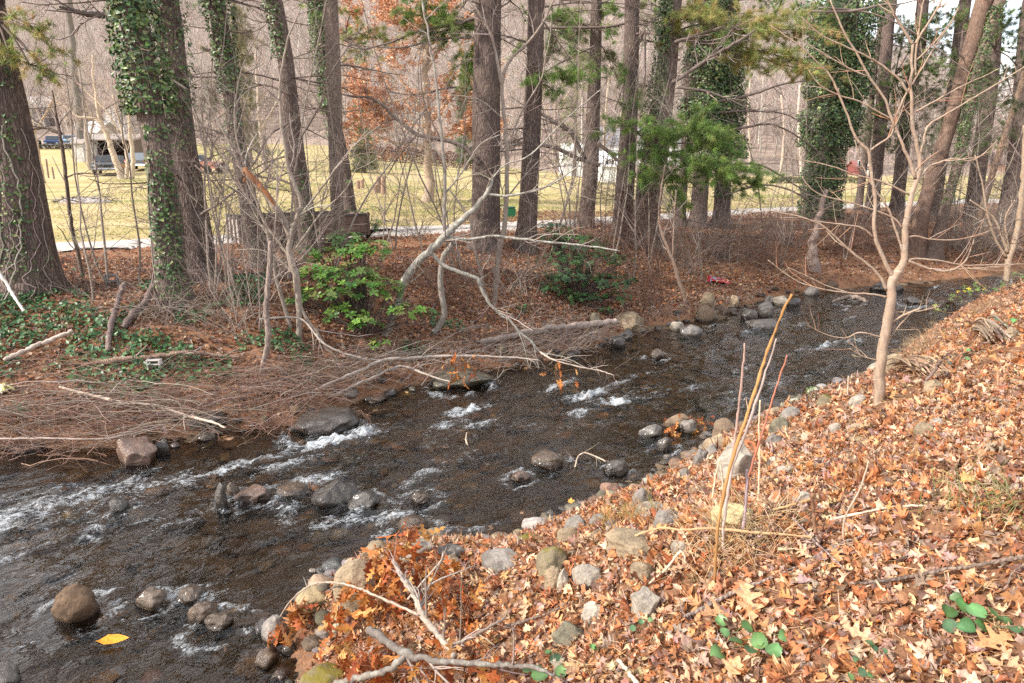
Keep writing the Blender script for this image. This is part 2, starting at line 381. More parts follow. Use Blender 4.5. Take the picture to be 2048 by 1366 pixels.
FP = ([0, .2, 1, 2.5, 4, 5, 14], [0, .2, .5, 1.06, 1.5, 1.6, 1.62])
NP_ = ([0, .25, .8, 2.6, 4, 6, 14], [0, .24, .55, 1.5, 2.2, 2.45, 2.7])
def field_z(x, y):
    R = sstep(.16, -.34, x / np.maximum(y, 1)); g0 = 21.5 + np.maximum(0, x + 6) * .52
    g = np.maximum(0, y - g0); a = np.minimum(g, 38) * .034 + np.clip(g - 38, 0, 75) * .05
    h0 = 96 + 36 * R; hh = np.maximum(0, y - h0)
    az = x / np.maximum(y, 1)
    s = .34 - .16 * sstep(.28, .52, az) - .02 * sstep(.0, -.6, az)
    hill = s * (hh - 26 * (1 - np.exp(-hh / 26))) + 3.0 * fbm(x / 45, y / 45, 3, 5) * sstep(5, 90, hh)
    return R * a + hill
def zones(x, y):
    df = dseg(x, y, FAR); dn = dseg(x, y, NEAR); ins = inpoly(x, y, POLY)
    return df, dn, ins
def H(x, y, full=False):
    x = np.asarray(x, float); y = np.asarray(y, float); sh = x.shape; x = np.atleast_1d(x).ravel(); y = np.atleast_1d(y).ravel()
    df, dn, ins = zones(x, y); far = (df < dn)
    k = 1.4 - .4 * sstep(-5, 0, x) - .24 * sstep(4, 12, x)
    n1 = fbm(x * .9, y * .9, 4, 11); n2 = fbm(x * 3.5, y * 3.5, 3, 21)
    zf = np.interp(df * k, *FP) + field_z(x, y)
    kn = 1 + .25 * sstep(3, 9, x)
    zn = np.interp(dn * kn, *NP_)
    z = np.where(far, zf, zn)
    dd = np.where(far, df, dn); near_field = sstep(60, 25, y)
    z = z + near_field * (n1 * .10 + n2 * .035) * sstep(0, .8, dd) * np.where(far, sstep(30, 16, y - np.maximum(0, x * .5)) * .8 + .2, 1.0)
    m = np.minimum(df, dn)
    bed = -.02 - .22 * sstep(0, 1.3, m) + .05 * n1 + .05 * n2
    z = np.where(ins, bed, z)
    if full: return z.reshape(sh), far.reshape(sh), ins.reshape(sh), df.reshape(sh), dn.reshape(sh)
    return z.reshape(sh) if sh else float(z[0])
_T = np.concatenate([np.arange(1.5, 45, .04), np.arange(45, 420, .5)])
def gp(u, v, lift=0.0):
    """where the sight line of a photo pixel meets the ground or the water"""
    d = raydir(u, v); P = CAM + d * _T[:, None]; h = np.maximum(H(P[:, 0], P[:, 1]), 0.0) + lift
    k = np.nonzero(P[:, 2] <= h)[0]
    if len(k) == 0: return P[-1]
    k = k[0]
    if k == 0: return P[0]
    a = P[k - 1, 2] - h[k - 1]; b = h[k] - P[k, 2]; f = a / max(a + b, 1e-9)
    return P[k - 1] * (1 - f) + P[k] * f
def hz(p): return max(H(p[0], p[1]), 0)
def gnormal(x, y, e=.06):
    gx = (H(x + e, y) - H(x - e, y)) / (2 * e); gy = (H(x, y + e) - H(x, y - e)) / (2 * e)
    return nrm(np.stack([-gx, -gy, np.ones_like(gx)], 1))
def axis(lo, hi, step, lo2, hi2, gr):
    a = list(np.arange(lo, hi, step)); s = step
    while a[-1] < hi2: s = min(s * gr, 14); a.append(a[-1] + s)
    s = step; b = [lo]
    while b[-1] > lo2: s = min(s * gr, 14); b.append(b[-1] - s)
    return np.array(b[:0:-1] + a)
ax_ = axis(-9, 14, .075, -420, 520, 1.06); ay_ = axis(1, 23, .075, -40, 560, 1.05)
GX, GY = np.meshgrid(ax_, ay_); Z, far_, ins_, df_, dn_ = H(GX.ravel(), GY.ravel(), True)
x_, y_ = GX.ravel(), GY.ravel()
ROADN = np.array([(-40, 15.6), (-13.2, 17.9), (-9.8, 18.9), (-6, 20.9), (-2, 22.6), (4.3, 26.5), (13.3, 32.2), (30, 41), (60, 55)])
yr_ = np.interp(x_, ROADN[:, 0], ROADN[:, 1])
grassy = far_ * sstep(1.8, 2.8, y_ - yr_ + fbm(x_ * .8, y_ * .8, 3, 31) * .5)
hilly = far_ * sstep(0, 6, y_ - (96 + 36 * sstep(.16, -.34, x_ / np.maximum(y_, 1))))
def lerp(a, b, t): return a + (b - a) * t[:, None]
nA = fbm(x_ * .35, y_ * .6, 4, 41); nB = fbm(x_ * 1.6, y_ * 2.2, 4, 43); nC = fbm(x_ * 6, y_ * 6, 3, 47)
col = np.array([.25, .135, .08]) * (1 + .35 * nB + .3 * nC)[:, None]
col = lerp(col, np.array([.26, .15, .095]) * (1 + .25 * nC)[:, None], far_ * sstep(2.6, 4.6, df_) * .8)
gr = lerp(np.broadcast_to(np.array([.40, .33, .155]), (len(x_), 3)), np.array([.50, .41, .235]), sstep(-.35, .45, nA + .5 * nB)); gr = lerp(gr, np.array([.24, .26, .09]), .75 * sstep(.22, .5, fbm(x_ * .12, y_ * .5, 3, 51)))
col = lerp(col, gr * (1 + .12 * nC)[:, None], grassy)
col = lerp(col, np.array([.33, .265, .225]) * (1 + .3 * fbm(x_ / 9, y_ / 9, 4, 61))[:, None], hilly)
col = np.where(ins_[:, None], np.array([.145, .108, .075]) * (1 + .5 * nB + .6 * nC)[:, None], col); col = np.clip(col, .01, .9)
g = MB(); i = np.arange(len(x_)).reshape(GX.shape)
g.add(np.stack([x_, y_, Z], 1), np.stack([i[:-1, :-1], i[:-1, 1:], i[1:, 1:], i[1:, :-1]], -1).reshape(-1, 4), col)
n = NT('ground'); a = n.n('ShaderNodeAttribute', attribute_name='tint')
c1 = n.mix(1.0, a.outputs['Color'], n.ramp(n.noise(n.pos(), 34, 5, .75).outputs[0], [(.28, (.5, .48, .46)), (.72, (1.45, 1.4, 1.35))]), 'MULTIPLY')
M['ground'] = n.out(n.pr(c1, .92, **{'Normal': n.bump(n.noise(n.pos(), 40, 6, .75).outputs[0], .8, .03), 'Specular IOR Level': .15}))
tag(g.build('ground', M['ground']), kind='structure')
def strip(name, pts, width, mat, tint, lift=.02, n=160, edge=.25, seed=3):
    P = resample(np.asarray(pts, float), n); T = nrm(np.gradient(P, axis=0)); N = np.stack([-T[:, 1], T[:, 0]], 1)
    k = 9; s = np.linspace(0, 1, k); mb = MB(); e0 = fbm(np.arange(n) * .35, np.zeros(n), 3, seed) * edge; e1 = fbm(np.arange(n) * .35, np.ones(n) * 9, 3, seed) * edge
    q = P[:, None, :] + N[:, None, :] * ((s[None] * (width + e1 - e0)[:, None] + e0[:, None]))[..., None]
    z = H(q[..., 0].ravel(), q[..., 1].ravel()).reshape(n, k) + lift
    z[:, 0] -= lift * 2; z[:, -1] -= lift * 2
    i = np.arange(n * k).reshape(n, k); mb.add(np.concatenate([q, z[..., None]], 2).reshape(-1, 3), np.stack([i[:-1, :-1], i[1:, :-1], i[1:, 1:], i[:-1, 1:]], -1).reshape(-1, 4)[:, ::-1], tint)
    return tag(mb.build(name, mat), kind='structure')
M['road'] = tintm('road_surface', .92, 9, .22, .5, 90, .01)
strip('gravel_road', ROADN[:-1], 2.4, M['road'], (.46, .42, .385), .05)
FARROAD = [at(u, v, Y)[:2] for u, v, Y in ((-60, 300, 112), (60, 297, 114), (110, 296, 115), (160, 296, 116), (230, 297, 117))]
strip('driveway', FARROAD, 4.2, M['road'], (.52, .47, .42), .12, 60, .4, 8)
# ---------------------------------------------------------------- water
nx, ny = 760, 150
xs = np.concatenate([np.linspace(-9.5, 5, 520), np.linspace(5, 24, 240)[1:]]); nx = len(xs)
FLOW = nrm(np.array([-.76, -.65]))
# the sheet follows the creek: for each point of the near edge a point across on the far edge
tt = np.linspace(0, 1, 900)
CN = resample(np.concatenate([NEAR[2:19], NEAR[19:21]]), 1100); CF = resample(FAR[1:18], 1100)
CN = CN[:, :2]; CF = CF[:, :2]
s = np.linspace(-.16, 1.16, 260)
wq = CN[:, None] * (1 - s[None, :, None]) + CF[:, None] * s[None, :, None]
wx, wy = wq[..., 0].ravel(), wq[..., 1].ravel()
al = wx * FLOW[0] + wy * FLOW[1]; ac = -wx * FLOW[1] + wy * FLOW[0]
wob = fbm(wx * .7, wy * .7, 3, 71)
al2 = al + wob * .3; ac2 = ac + wob * .45
h = .024 * fbm(al2 * 1.9, ac2 * 3.8, 2, 73) + .034 * fbm(al2 * .9, ac2 * 1.6, 3, 77) + .012 * fbm(al2 * 3.8, ac2 * 7, 2, 79)
# white water and a sky glint painted as foam: photo spot, half length along the flow, half width, strength
FOAM_GLINT = [(650, 885, .75, .22, 1), (720, 868, .55, .13, .9), (600, 897, .4, .14, .8), (460, 940, .8, .14, .7), (330, 965, .7, .15, .55), (190, 985, .7, .22, .7), (90, 1015, .8, .24, .62), (20, 1040, .6, .26, .62), (40, 1110, .6, .08, .5), (940, 820, .5, .13, .85), (900, 850, .35, .14, .8), (960, 852, .3, .1, .85), (1180, 785, .6, .14, .9), (1230, 805, .45, .14, 1), (1120, 770, .5, .1, .8), (1230, 770, .5, .06, .6), (1160, 828, .25, .09, .7), (840, 955, .35, .07, .75), (820, 985, .25, .12, .7), (790, 1030, .25, .09, .8), (765, 1060, .18, .08, .7), (700, 1050, .2, .05, .6), (890, 1072, .25, .05, .6), (960, 1062, .3, .05, .6), (1650, 692, .7, .12, .75), (1710, 684, .5, .09, .6), (1600, 650, .4, .07, .5), (1690, 620, .3, .06, .5), (1480, 800, .6, .3, .42), (1420, 705, .6, .14, .3), (1330, 740, .6, .12, .3), (195, 1062, .14, .12, .8), (280, 1050, .3, .06, .35), (640, 960, .4, .12, .75), (560, 935, .6, .1, .6), (590, 962, .2, .08, .6), (745, 1022, .2, .04, .5), (880, 995, .2, .06, .5), (240, 1190, .2, .04, .4), (430, 1190, .2, .07, .5), (480, 1195, .2, .05, .4), (100, 1185, .3, .04, .45), (130, 1290, .25, .03, .35), (1870, 575, .6, .05, .7), (1800, 600, .5, .06, .4), (1300, 690, .5, .08, .25), (540, 1080, .3, .05, .3), (330, 1120, .3, .04, .3), (1430, 652, .5, .06, .5), (1500, 664, .5, .06, .5), (1560, 640, .5, .05, .5), (1490, 735, .6, .09, .5), (1560, 765, .5, .1, .5), (1640, 742, .6, .08, .5), (1390, 775, .5, .08, .45), (1300, 790, .5, .1, .5), (1280, 750, .5, .08, .4), (1060, 850, .4, .06, .4), (1700, 640, .5, .05, .5), (1600, 700, .6, .07, .5), (560, 1000, .4, .05, .4), (380, 1040, .5, .06, .4), (150, 1120, .5, .05, .4), (60, 1240, .4, .05, .35)]
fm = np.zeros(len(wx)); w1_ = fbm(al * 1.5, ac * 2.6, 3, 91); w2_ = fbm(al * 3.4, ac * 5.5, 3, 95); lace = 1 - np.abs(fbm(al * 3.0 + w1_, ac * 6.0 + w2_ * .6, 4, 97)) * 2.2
for (u, v, la, lc, st) in FOAM_GLINT:
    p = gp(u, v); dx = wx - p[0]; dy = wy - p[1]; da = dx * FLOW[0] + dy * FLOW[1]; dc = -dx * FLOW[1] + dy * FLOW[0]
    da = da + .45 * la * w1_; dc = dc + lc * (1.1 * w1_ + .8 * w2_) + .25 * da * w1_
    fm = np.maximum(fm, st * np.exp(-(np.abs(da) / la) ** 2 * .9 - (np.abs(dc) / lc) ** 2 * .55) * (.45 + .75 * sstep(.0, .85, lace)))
# broken water round the stones standing in the stream
for (u, v, r_) in [(146, 1235, .34), (300, 1210, .2), (382, 1200, .2), (440, 1255, .25), (235, 1018, .2), (508, 998, .3), (665, 1012, .42), (725, 1018, .3), (828, 1068, .3), (842, 1006, .25), (655, 862, .5), (1093, 930, .3), (1042, 958, .2), (1234, 946, .2), (1330, 900, .2), (925, 772, .5), (580, 988, .3), (1315, 714, .25), (1830, 606, .5), (1700, 606, .4), (440, 1010, .2)]:
    p = gp(u, v); dx = wx - p[0]; dy = wy - p[1]; da = dx * FLOW[0] + dy * FLOW[1]; dc = -dx * FLOW[1] + dy * FLOW[0]; rr = np.sqrt((da - .1 * r_) ** 2 * .6 + dc ** 2) / r_
    fm = np.maximum(fm, .62 * np.exp(-((rr - .95) / .28) ** 2) * sstep(.05, .8, lace + w2_ * .6)); h = h + .02 * np.exp(-((da + r_ * .8) / (.5 * r_)) ** 2 - (dc / r_) ** 2) - .02 * np.exp(-((da - r_ * 1.1) / (.6 * r_)) ** 2 - (dc / r_) ** 2)
edge_ = sstep(0, .12, np.minimum(s, 1 - s))[None].repeat(len(CN), 0).ravel(); bk = (.16 + .20 * sstep(-.1, .5, fbm(al * .5, ac * .7, 3, 99))) * sstep(.35, .95, lace) * edge_  # faint foam streaks over the whole stream, lightening it in place of sky glints
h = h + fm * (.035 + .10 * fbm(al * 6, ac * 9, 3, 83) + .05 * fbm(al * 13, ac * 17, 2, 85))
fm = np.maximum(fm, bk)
wi = np.arange(len(wx)).reshape(wq.shape[:2])
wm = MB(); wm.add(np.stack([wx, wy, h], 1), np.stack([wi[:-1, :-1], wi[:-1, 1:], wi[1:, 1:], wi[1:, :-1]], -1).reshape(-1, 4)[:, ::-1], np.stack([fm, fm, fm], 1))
n = NT('creek_water'); a = n.n('ShaderNodeAttribute', attribute_name='tint')
ang = math.atan2(FLOW[1], FLOW[0])
rot = n.n('ShaderNodeVectorRotate', {'Vector': n.n('ShaderNodeNewGeometry').outputs['Position'], 'Angle': -ang}, rotation_type='Z_AXIS')
mp = n.n('ShaderNodeMapping', {'Vector': rot.outputs[0], 'Scale': (2.6, 5.6, 5)}); mp2 = n.n('ShaderNodeMapping', {'Vector': rot.outputs[0], 'Scale': (6, 11, 9)})
w1 = n.noise(mp, 1.7, 2.5, .55, .9); w2 = n.noise(mp2, 2.2, 2, .6, .5)
hb = n.math('ADD', n.math('MULTIPLY', w1.outputs[0], 1.0), n.math('MULTIPLY', w2.outputs[0], .22))
nb = n.bump(hb, 1.0, .022)
fr = n.n('ShaderNodeFresnel', {'IOR': 1.5, 'Normal': nb})
gl = n.n('ShaderNodeBsdfGlossy', {'Color': (1, 1, 1, 1), 'Roughness': .06, 'Normal': nb})
tr = n.n('ShaderNodeBsdfTransparent', {'Color': (.82, .72, .60, 1)})
mk = n.n('ShaderNodeMixShader', {0: fr.outputs[0], 1: tr, 2: gl})
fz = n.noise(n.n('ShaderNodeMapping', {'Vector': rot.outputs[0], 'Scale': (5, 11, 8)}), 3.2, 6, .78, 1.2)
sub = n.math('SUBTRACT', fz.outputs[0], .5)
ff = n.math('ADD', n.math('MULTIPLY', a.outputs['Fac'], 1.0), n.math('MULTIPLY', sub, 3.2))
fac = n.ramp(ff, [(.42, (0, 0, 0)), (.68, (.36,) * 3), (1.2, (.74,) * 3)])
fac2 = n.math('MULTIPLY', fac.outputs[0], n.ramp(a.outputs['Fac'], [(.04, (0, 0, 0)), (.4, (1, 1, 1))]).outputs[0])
foam_glint = n.pr((.62, .66, .70), .55, **{'Normal': n.bump(fz.outputs[0], .8, .03)})
sh = n.n('ShaderNodeMixShader', {0: fac2, 1: mk, 2: foam_glint})
M['water'] = n.out(sh)
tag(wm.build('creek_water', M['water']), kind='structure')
# ---------------------------------------------------------------- trees
def tufts(mb, pos, d, ln, wd, k, cols, rng, spread=.75, w=None):
    N = len(pos)
    if N == 0: return
    p = np.repeat(pos, k, 0); dd = nrm(np.repeat(nrm(d), k, 0) * (1 - spread * .4) + rng.normal(size=(N * k, 3)) * spread * .62)
    sd = nrm(np.cross(dd, rng.normal(size=(N * k, 3)))) * (wd / 2)
    L = ln * rng.uniform(.7, 1.2, (N * k, 1)); p = p + rng.normal(size=p.shape) * ln * .12
    v = np.stack([p - sd, p + sd, p + dd * L], 1).reshape(-1, 3)
    t = np.repeat(np.repeat(pick(rng, N, cols, .22, w), k, 0), 3, 0)
    mb.add(v, np.arange(N * k * 3).reshape(-1, 3), t)
GREEN = [(0.163, 0.275, 0.062), (0.213, 0.325, 0.075), (0.275, 0.338, 0.1), (0.125, 0.213, 0.062)]
YGREEN = [(0.299, 0.345, 0.103), (0.391, 0.368, 0.127), (0.218, 0.287, 0.081), (0.437, 0.31, 0.127)]
DGREEN = [(0.096, 0.15, 0.06), (0.132, 0.192, 0.066), (0.078, 0.12, 0.054), (0.192, 0.216, 0.084)]
TWIG = [(.24, .19, .16), (.19, .145, .125), (.30, .245, .21), (.37, .31, .27)]
DTW = [(.10, .075, .062), (.13, .095, .08), (.17, .13, .11)]
RTW = [(.23, .13, .095), (.19, .115, .09), (.26, .17, .13)]
IVYC = [(.045, .095, .03), (.07, .135, .035), (.035, .075, .028), (.11, .17, .05), (.16, .19, .07)]
def trunk_mesh(mb, P, R, tint, sides=26, seed=0, base=None, flare=.55, rough=.05, n=70):
    q = resample(np.concatenate([P, R[:, None]], 1), n); P2, R2 = q[:, :3], np.maximum(q[:, 3], .004)
    th = np.linspace(0, 2 * np.pi, sides, endpoint=False)
    hh = P2[:, 2] - (base if base is not None else P2[:, 2].min())
    lob = 1 + .35 * np.cos(th * 5 + seed)[None] * np.exp(-np.maximum(hh, 0) / .3)[:, None]
    f = 1 + flare * np.exp(-np.maximum(hh, 0) / .28)[:, None] * lob
    nz = 1 + rough * fbm(np.cos(th)[None] * 2.2 + seed, np.sin(th)[None] * 2.2 + hh[:, None] * 1.1, 3, seed) + rough * .45 * np.sign(np.sin(th * 9 + seed))[None] * fbm(th[None] * 3, hh[:, None] * 2.5, 2, seed + 3)
    tubes(mb, P2, R2, sides, tint, noise=(f * nz)[None])
    return P2, R2
def path3(path, Y=None, lean=0.0):
    """photo polyline (u, v, width px) from the top down to the foot -> points, radii, foot"""
    u, v, w = path[-1]; foot = gp(u, v) if Y is None else at(u, v, Y)
    pts, rad = [], []
    for (a, b, c) in path[::-1]:
        p = at(a, b, foot[1] + lean * max(0, (v - b)) / 100); pts.append(p); rad.append(c / 2 / F * depth(p))
    pts = np.array(pts); pts[0] = foot
    return pts, np.array(rad), foot
def extend(P, R, ztop, rtop=.5):
    d = nrm(P[-1] - P[-3 if len(P) > 2 else 0]); d = nrm(d * [.6, .6, 1]); k = (ztop - P[-1, 2]) / max(d[2], .3)
    if k <= 0: return P, R
    e = [P[-1] + d * k * t for t in (.33, .66, 1)]
    return np.concatenate([P, e]), np.concatenate([R, R[-1] * np.array([.85, .68, rtop])])
def sink(P, R, dz=.4): return np.concatenate([[P[0] - [0, 0, dz]], P]), np.concatenate([[R[0] * 1.05], R])
def ivy_on(mb, P2, R2, z0, z1, a0, aw, dens, thick, size, rng, cols=IVYC):
    """ivy leaves round a trunk between heights z0 and z1, facing a0 (0 = towards the camera, + = right), half width aw"""
    m = (P2[:, 2] >= z0) & (P2[:, 2] <= z1); I = np.nonzero(m)[0]
    if len(I) < 2: return
    L = P2[I[-1], 2] - P2[I[0], 2]; r = R2[I].mean() + thick * .6; N = int(2 * aw * r * L * dens * 3.4)
    t = rng.uniform(I[0], I[-1], N); i = np.minimum(t.astype(int), len(P2) - 2); f = (t - i)[:, None]
    c = P2[i] * (1 - f) + P2[i + 1] * f; rr = (R2[i] * (1 - f[:, 0]) + R2[i + 1] * f[:, 0])
    lump = .55 + .75 * sstep(-.5, .6, fbm(c[:, 2] * 1.4 + z0, rng.uniform(-.2, .2, N) + a0, 3, int(z0 * 7) + 5))
    th = a0 + rng.uniform(-aw, aw, N); keep = fbm(th * 1.3 + c[:, 0], c[:, 2] * 1.1, 3, 9) > -.30 - .55 * dens / 100
    nr = np.stack([np.sin(th), -np.cos(th), np.zeros(N)], 1)
    p = c + nr * (rr + thick * lump * rng.uniform(.15, 1, N) ** .7)[:, None]
    nr2 = nrm(nr + [0, 0, .45]); k = keep
    scatter(mb, *IVYL, p[k], nr2[k], rng.uniform(0, 6.28, k.sum()), size * .72 * rng.uniform(.6, 1.3, k.sum()), pick(rng, k.sum(), cols, .25), None, .38, rng)
def limbs(P2, R2, n, z0, z1, Lr, rng, up=(-.25, .15), az=None, rr=(.012, .028)):
    m = np.nonzero((P2[:, 2] > z0) & (P2[:, 2] < z1))[0]
    if len(m) == 0: m = np.arange(len(P2))
    out, rad = [], []
    for k in range(n):
        i = rng.choice(m); a = rng.uniform(0, 6.283) if az is None else rng.uniform(*az)
        d = np.array([math.sin(a), -math.cos(a), rng.uniform(*up)]); d /= np.linalg.norm(d); L = rng.uniform(*Lr)
        p = P2[i] + d * R2[i] * .6; pts = [p]
        for j in range(7):
            d = nrm(d + rng.normal(size=3) * .11 + [0, 0, -.05 + .018 * j]); p = p + d * L / 7; pts.append(p)
        out.append(pts); r = rng.uniform(*rr) * (.6 + .4 * L / Lr[1]); rad.append(r * np.linspace(1, .3, 8))
    return np.array(out), np.array(rad)
def twiggery(mb, P, R, rng, levels, cols=DTW, sides=(6, 4, 3, 3)):
    tubes(mb, P, R, sides[0], pick(rng, len(P), cols, .12))
    for k, (Q, r) in enumerate(grow(P, R, levels, rng)):
        tubes(mb, Q, r, sides[min(k + 1, 3)], pick(rng, len(Q), cols, .15))
DEAD = [(8, (.35, 1.2), (35, 75), .5, -.03, .18, .12), (5, (.15, .6), (30, 70), .6, -.02, .22, .1)]
BARK = (.158, .126, .114); BARK2 = (.185, .150, .135); GREYB = (.235, .195, .168)
def live_boughs(tree, mbn, mbb, P2, R2, rng, n, z0, z1, Lr, cols, tpb=46, az=None, ln=.17):
    P, R = limbs(P2, R2, n, z0, z1, Lr, rng, (-.05, .4), az, (.02, .04))
    tubes(mbb, P, R, 5, pick(rng, n, DTW, .1)); g_ = grow(P, R, [(9, (.4, 1.0), (35, 65), .5, .03, .12, .25)], rng)
    Q, r = g_[0]; tubes(mbb, Q, r, 3, pick(rng, len(Q), DTW, .1))
    N = n * tpb; i = rng.integers(0, len(Q), N); t = rng.uniform(.3, 1, N) * 3.999; j = np.minimum(t.astype(int), 3); f = (t - j)[:, None]
    pos = Q[i, j] * (1 - f) + Q[i, j + 1] * f; d = nrm(Q[i, -1] - Q[i, 0]) + [0, 0, .15]
    tufts(mbn, pos, d, ln, .016, 13, cols, rng, .8)
def pine(label, path, tint=BARK, mat='pine_bark', ivy=(), dead=(6, 2.2, 7, (.8, 2.4)), crown=8, ztop=14.5, seed=1, name='pine_tree', rough=.05, lean=0, vines=0, knots=0, cat='tree', cz=7.2, extra=None, flare=.3, twigs=DEAD):
    rng = np.random.default_rng(seed); P, R, foot = path3(path, None, lean)
    t = thing(name, label, cat, (foot[0], foot[1], hz(foot)), 'trees along the far bank')
    P, R = sink(P, R); P, R = extend(P, R, ztop)
    mb = MB(); P2, R2 = trunk_mesh(mb, P, R, tint, seed=seed, base=foot[2], rough=rough, flare=flare, n=90); mb.build('trunk', M[mat], t)
    bb = MB()
    if dead[0]:
        A, B = limbs(P2, R2, int(dead[0] * 1.7), foot[2] + dead[1], foot[2] + dead[2], dead[3], rng); tc_ = pick(rng, len(A), DTW, .15)
        for a_, b_, c_ in zip(A, B, tc_): lm = MB(); tubes(lm, a_, b_, 6, c_); lm.build('dead_limb', M['twig'], t)
        for k_, (Q, r) in enumerate(grow(A, B, twigs, rng)): tubes(bb, Q, r, 4 if k_ == 0 else 3, pick(rng, len(Q), DTW + TWIG[:2], .15))
    if crown:
        nb = MB(); live_boughs(t, nb, bb, P2, R2, rng, crown, cz, ztop, (1.6, 3.6), GREEN + DGREEN)
    if extra: extra(t, bb, P2, R2, rng)
    if bb.n: bb.build('crown', M['twig'], t)
    if crown: nb.build('needles', M['needle'], t)
    if ivy:
        ib = MB()
        for (v0, v1, a0, aw, dens, thick, size) in ivy:
            z0 = at(1024, v1, foot[1])[2]; z1 = at(1024, v0, foot[1])[2] if v0 > -50 else foot[2] + 8.5
            ivy_on(ib, P2, R2, z0, z1, a0, aw, dens, thick, size, rng)
        ib.build('ivy', M['ivy'], t)
    if vines:
        vb = MB()
        for k in range(vines):
            z = np.linspace(foot[2], foot[2] + rng.uniform(1.2, 4), 24); th = rng.uniform(-1.3, 1.3) + np.cumsum(rng.normal(size=24)) * .09
            i = np.interp(z, P2[:, 2], np.arange(len(P2))); c = np.stack([np.interp(z, P2[:, 2], P2[:, q]) for q in (0, 1)], 1); rr = np.interp(z, P2[:, 2], R2) * (1 + .5 * np.exp(-(z - foot[2]) / .28)) * 1.05
            tubes(vb, np.stack([c[:, 0] + np.sin(th) * rr, c[:, 1] - np.cos(th) * rr, z], 1), np.full(24, rng.uniform(.006, .016)), 5, pick(rng, 1, TWIG)[0])
        vb.build('vine', M['twig'], t)
    return t, P2, R2, foot
A_ = {}
A_['L'] = pine('thick leaning pine at the left edge, ivy sprigs and vines on its bark', [(-44, -40, 78), (-36, 20, 79), (10, 230, 85), (30, 340, 90), (48, 460, 98), (58, 540, 108), (63, 585, 112)], ivy=[(220, 590, .2, .8, 42, .05, .085), (480, 600, 0, 1.4, 50, .06, .08), (120, 180, .7, .5, 70, .05, .09)], vines=9, seed=3, crown=10, dead=(5, 3, 8, (.8, 2)), cz=7)
A_['T3a'] = pine('ivy clad pine, the left and rougher of the close pair beside the poles', [(252, -30, 54), (262, 0, 54), (296, 200, 52), (318, 330, 50), (334, 470, 54), (348, 598, 60)], BARK2, ivy=[(-60, 235, .1, 2.6, 150, .26, .105), (235, 300, .7, .9, 100, .10, .09), (290, 600, .5, 1.0, 120, .09, .085)], seed=5, dead=(6, 3, 7, (.8, 2)), vines=3)
A_['T3b'] = pine('straight dark pine with a thin ivy sleeve, right one of the close pair', [(318, -30, 46), (332, 0, 47), (352, 160, 48), (367, 300, 52), (388, 440, 58), (402, 565, 64)], ivy=[(-60, 225, -.2, 2.4, 90, .12, .09), (200, 300, .3, .9, 50, .06, .08)], seed=6, dead=(8, 1.5, 7, (1, 2.6)))
A_['T4'] = pine('thin leaning pine with an ivy top and a bare foot, left of the trailer', [(424, -30, 34), (432, 0, 34), (456, 150, 32), (478, 300, 32), (500, 420, 36), (524, 532, 40)], ivy=[(-60, 190, .1, 2.6, 120, .18, .095), (190, 330, -.2, 1.3, 60, .07, .085), (420, 530, .2, 1.2, 30, .05, .08)], seed=7, dead=(12, 1.2, 7, (1.2, 3)))
A_['T6'] = pine('slim dark pine behind the trailer, ivy on its left flank high up', [(540, -20, 32), (548, 0, 32), (572, 128, 31), (586, 276, 37), (609, 421, 39), (624, 505, 44)], ivy=[(-60, 130, -.7, 1.3, 120, .14, .09), (330, 480, .6, .8, 60, .06, .08)], seed=8, dead=(9, 1.2, 7, (1, 2.6)))
A_['T7'] = pine('smooth grey brown trunk with a knot, standing in front of a darker pine', [(658, -20, 27), (661, 0, 28), (669, 202, 29), (675, 421, 26), (684, 500, 31)], GREYB, 'grey_bark', seed=9, rough=.03, dead=(6, 2.5, 7, (.8, 2.0)), crown=0, name='bare_tree')
A_['T8'] = pine('dark pine leaning behind the smooth trunk, ivy hanging down its left side', [(630, -20, 27), (634, 0, 27), (660, 200, 27), (685, 320, 26), (700, 420, 26), (706, 470, 30)], ivy=[(-60, 170, -.1, 2.4, 150, .16, .095), (140, 240, -.3, 2.0, 170, .2, .1), (230, 330, -.8, 1.0, 100, .12, .085)], seed=10, dead=(5, 2, 6, (.8, 2)))
A_['T9'] = pine('big straight pine in mid view, bare furrowed trunk above the brown bank', [(978, -20, 52), (977, 0, 53), (973, 200, 55), (971, 438, 57), (970, 497, 60)], seed=11, dead=(12, 1.2, 7, (1, 3.2)), crown=14)
A_['T10'] = pine('straight pine above the right hand holly bush, mid bank', [(1074, -20, 33), (1073, 0, 34), (1069, 135, 34), (1057, 404, 38), (1050, 500, 43)], seed=12, dead=(12, 1, 7, (1, 3)))
A_['T11'] = pine('slender pine at the road edge with long drooping dead limbs', [(1193, -20, 22), (1193, 0, 22), (1190, 135, 24), (1181, 337, 31), (1174, 421, 31), (1170, 458, 34)], seed=13, dead=(12, 1, 7, (1, 3)))
A_['T12'] = pine('straight pine in front of the white block house', [(1265, -20, 28), (1264, 0, 29), (1260, 202, 32), (1248, 404, 38), (1243, 474, 43)], seed=14, dead=(9, .8, 7, (1, 2.6)))
A_['T13'] = pine('pine with grey lichen bark and ivy down its left side', [(1350, -20, 34), (1346, 0, 35), (1330, 168, 42), (1310, 303, 48), (1294, 421, 54), (1290, 490, 60)], BARK2, ivy=[(-60, 330, -1.1, .95, 150, .22, .1), (300, 400, -.7, .8, 60, .1, .09)], seed=15, dead=(12, .8, 7, (1, 3)))
A_['T14'] = pine('thin pole of a young pine half hidden under the green bough', [(1380, 100, 14), (1372, 280, 17), (1363, 404, 20), (1360, 455, 22)], seed=16, dead=(6, .5, 6, (.6, 1.6)), crown=0, ztop=8)
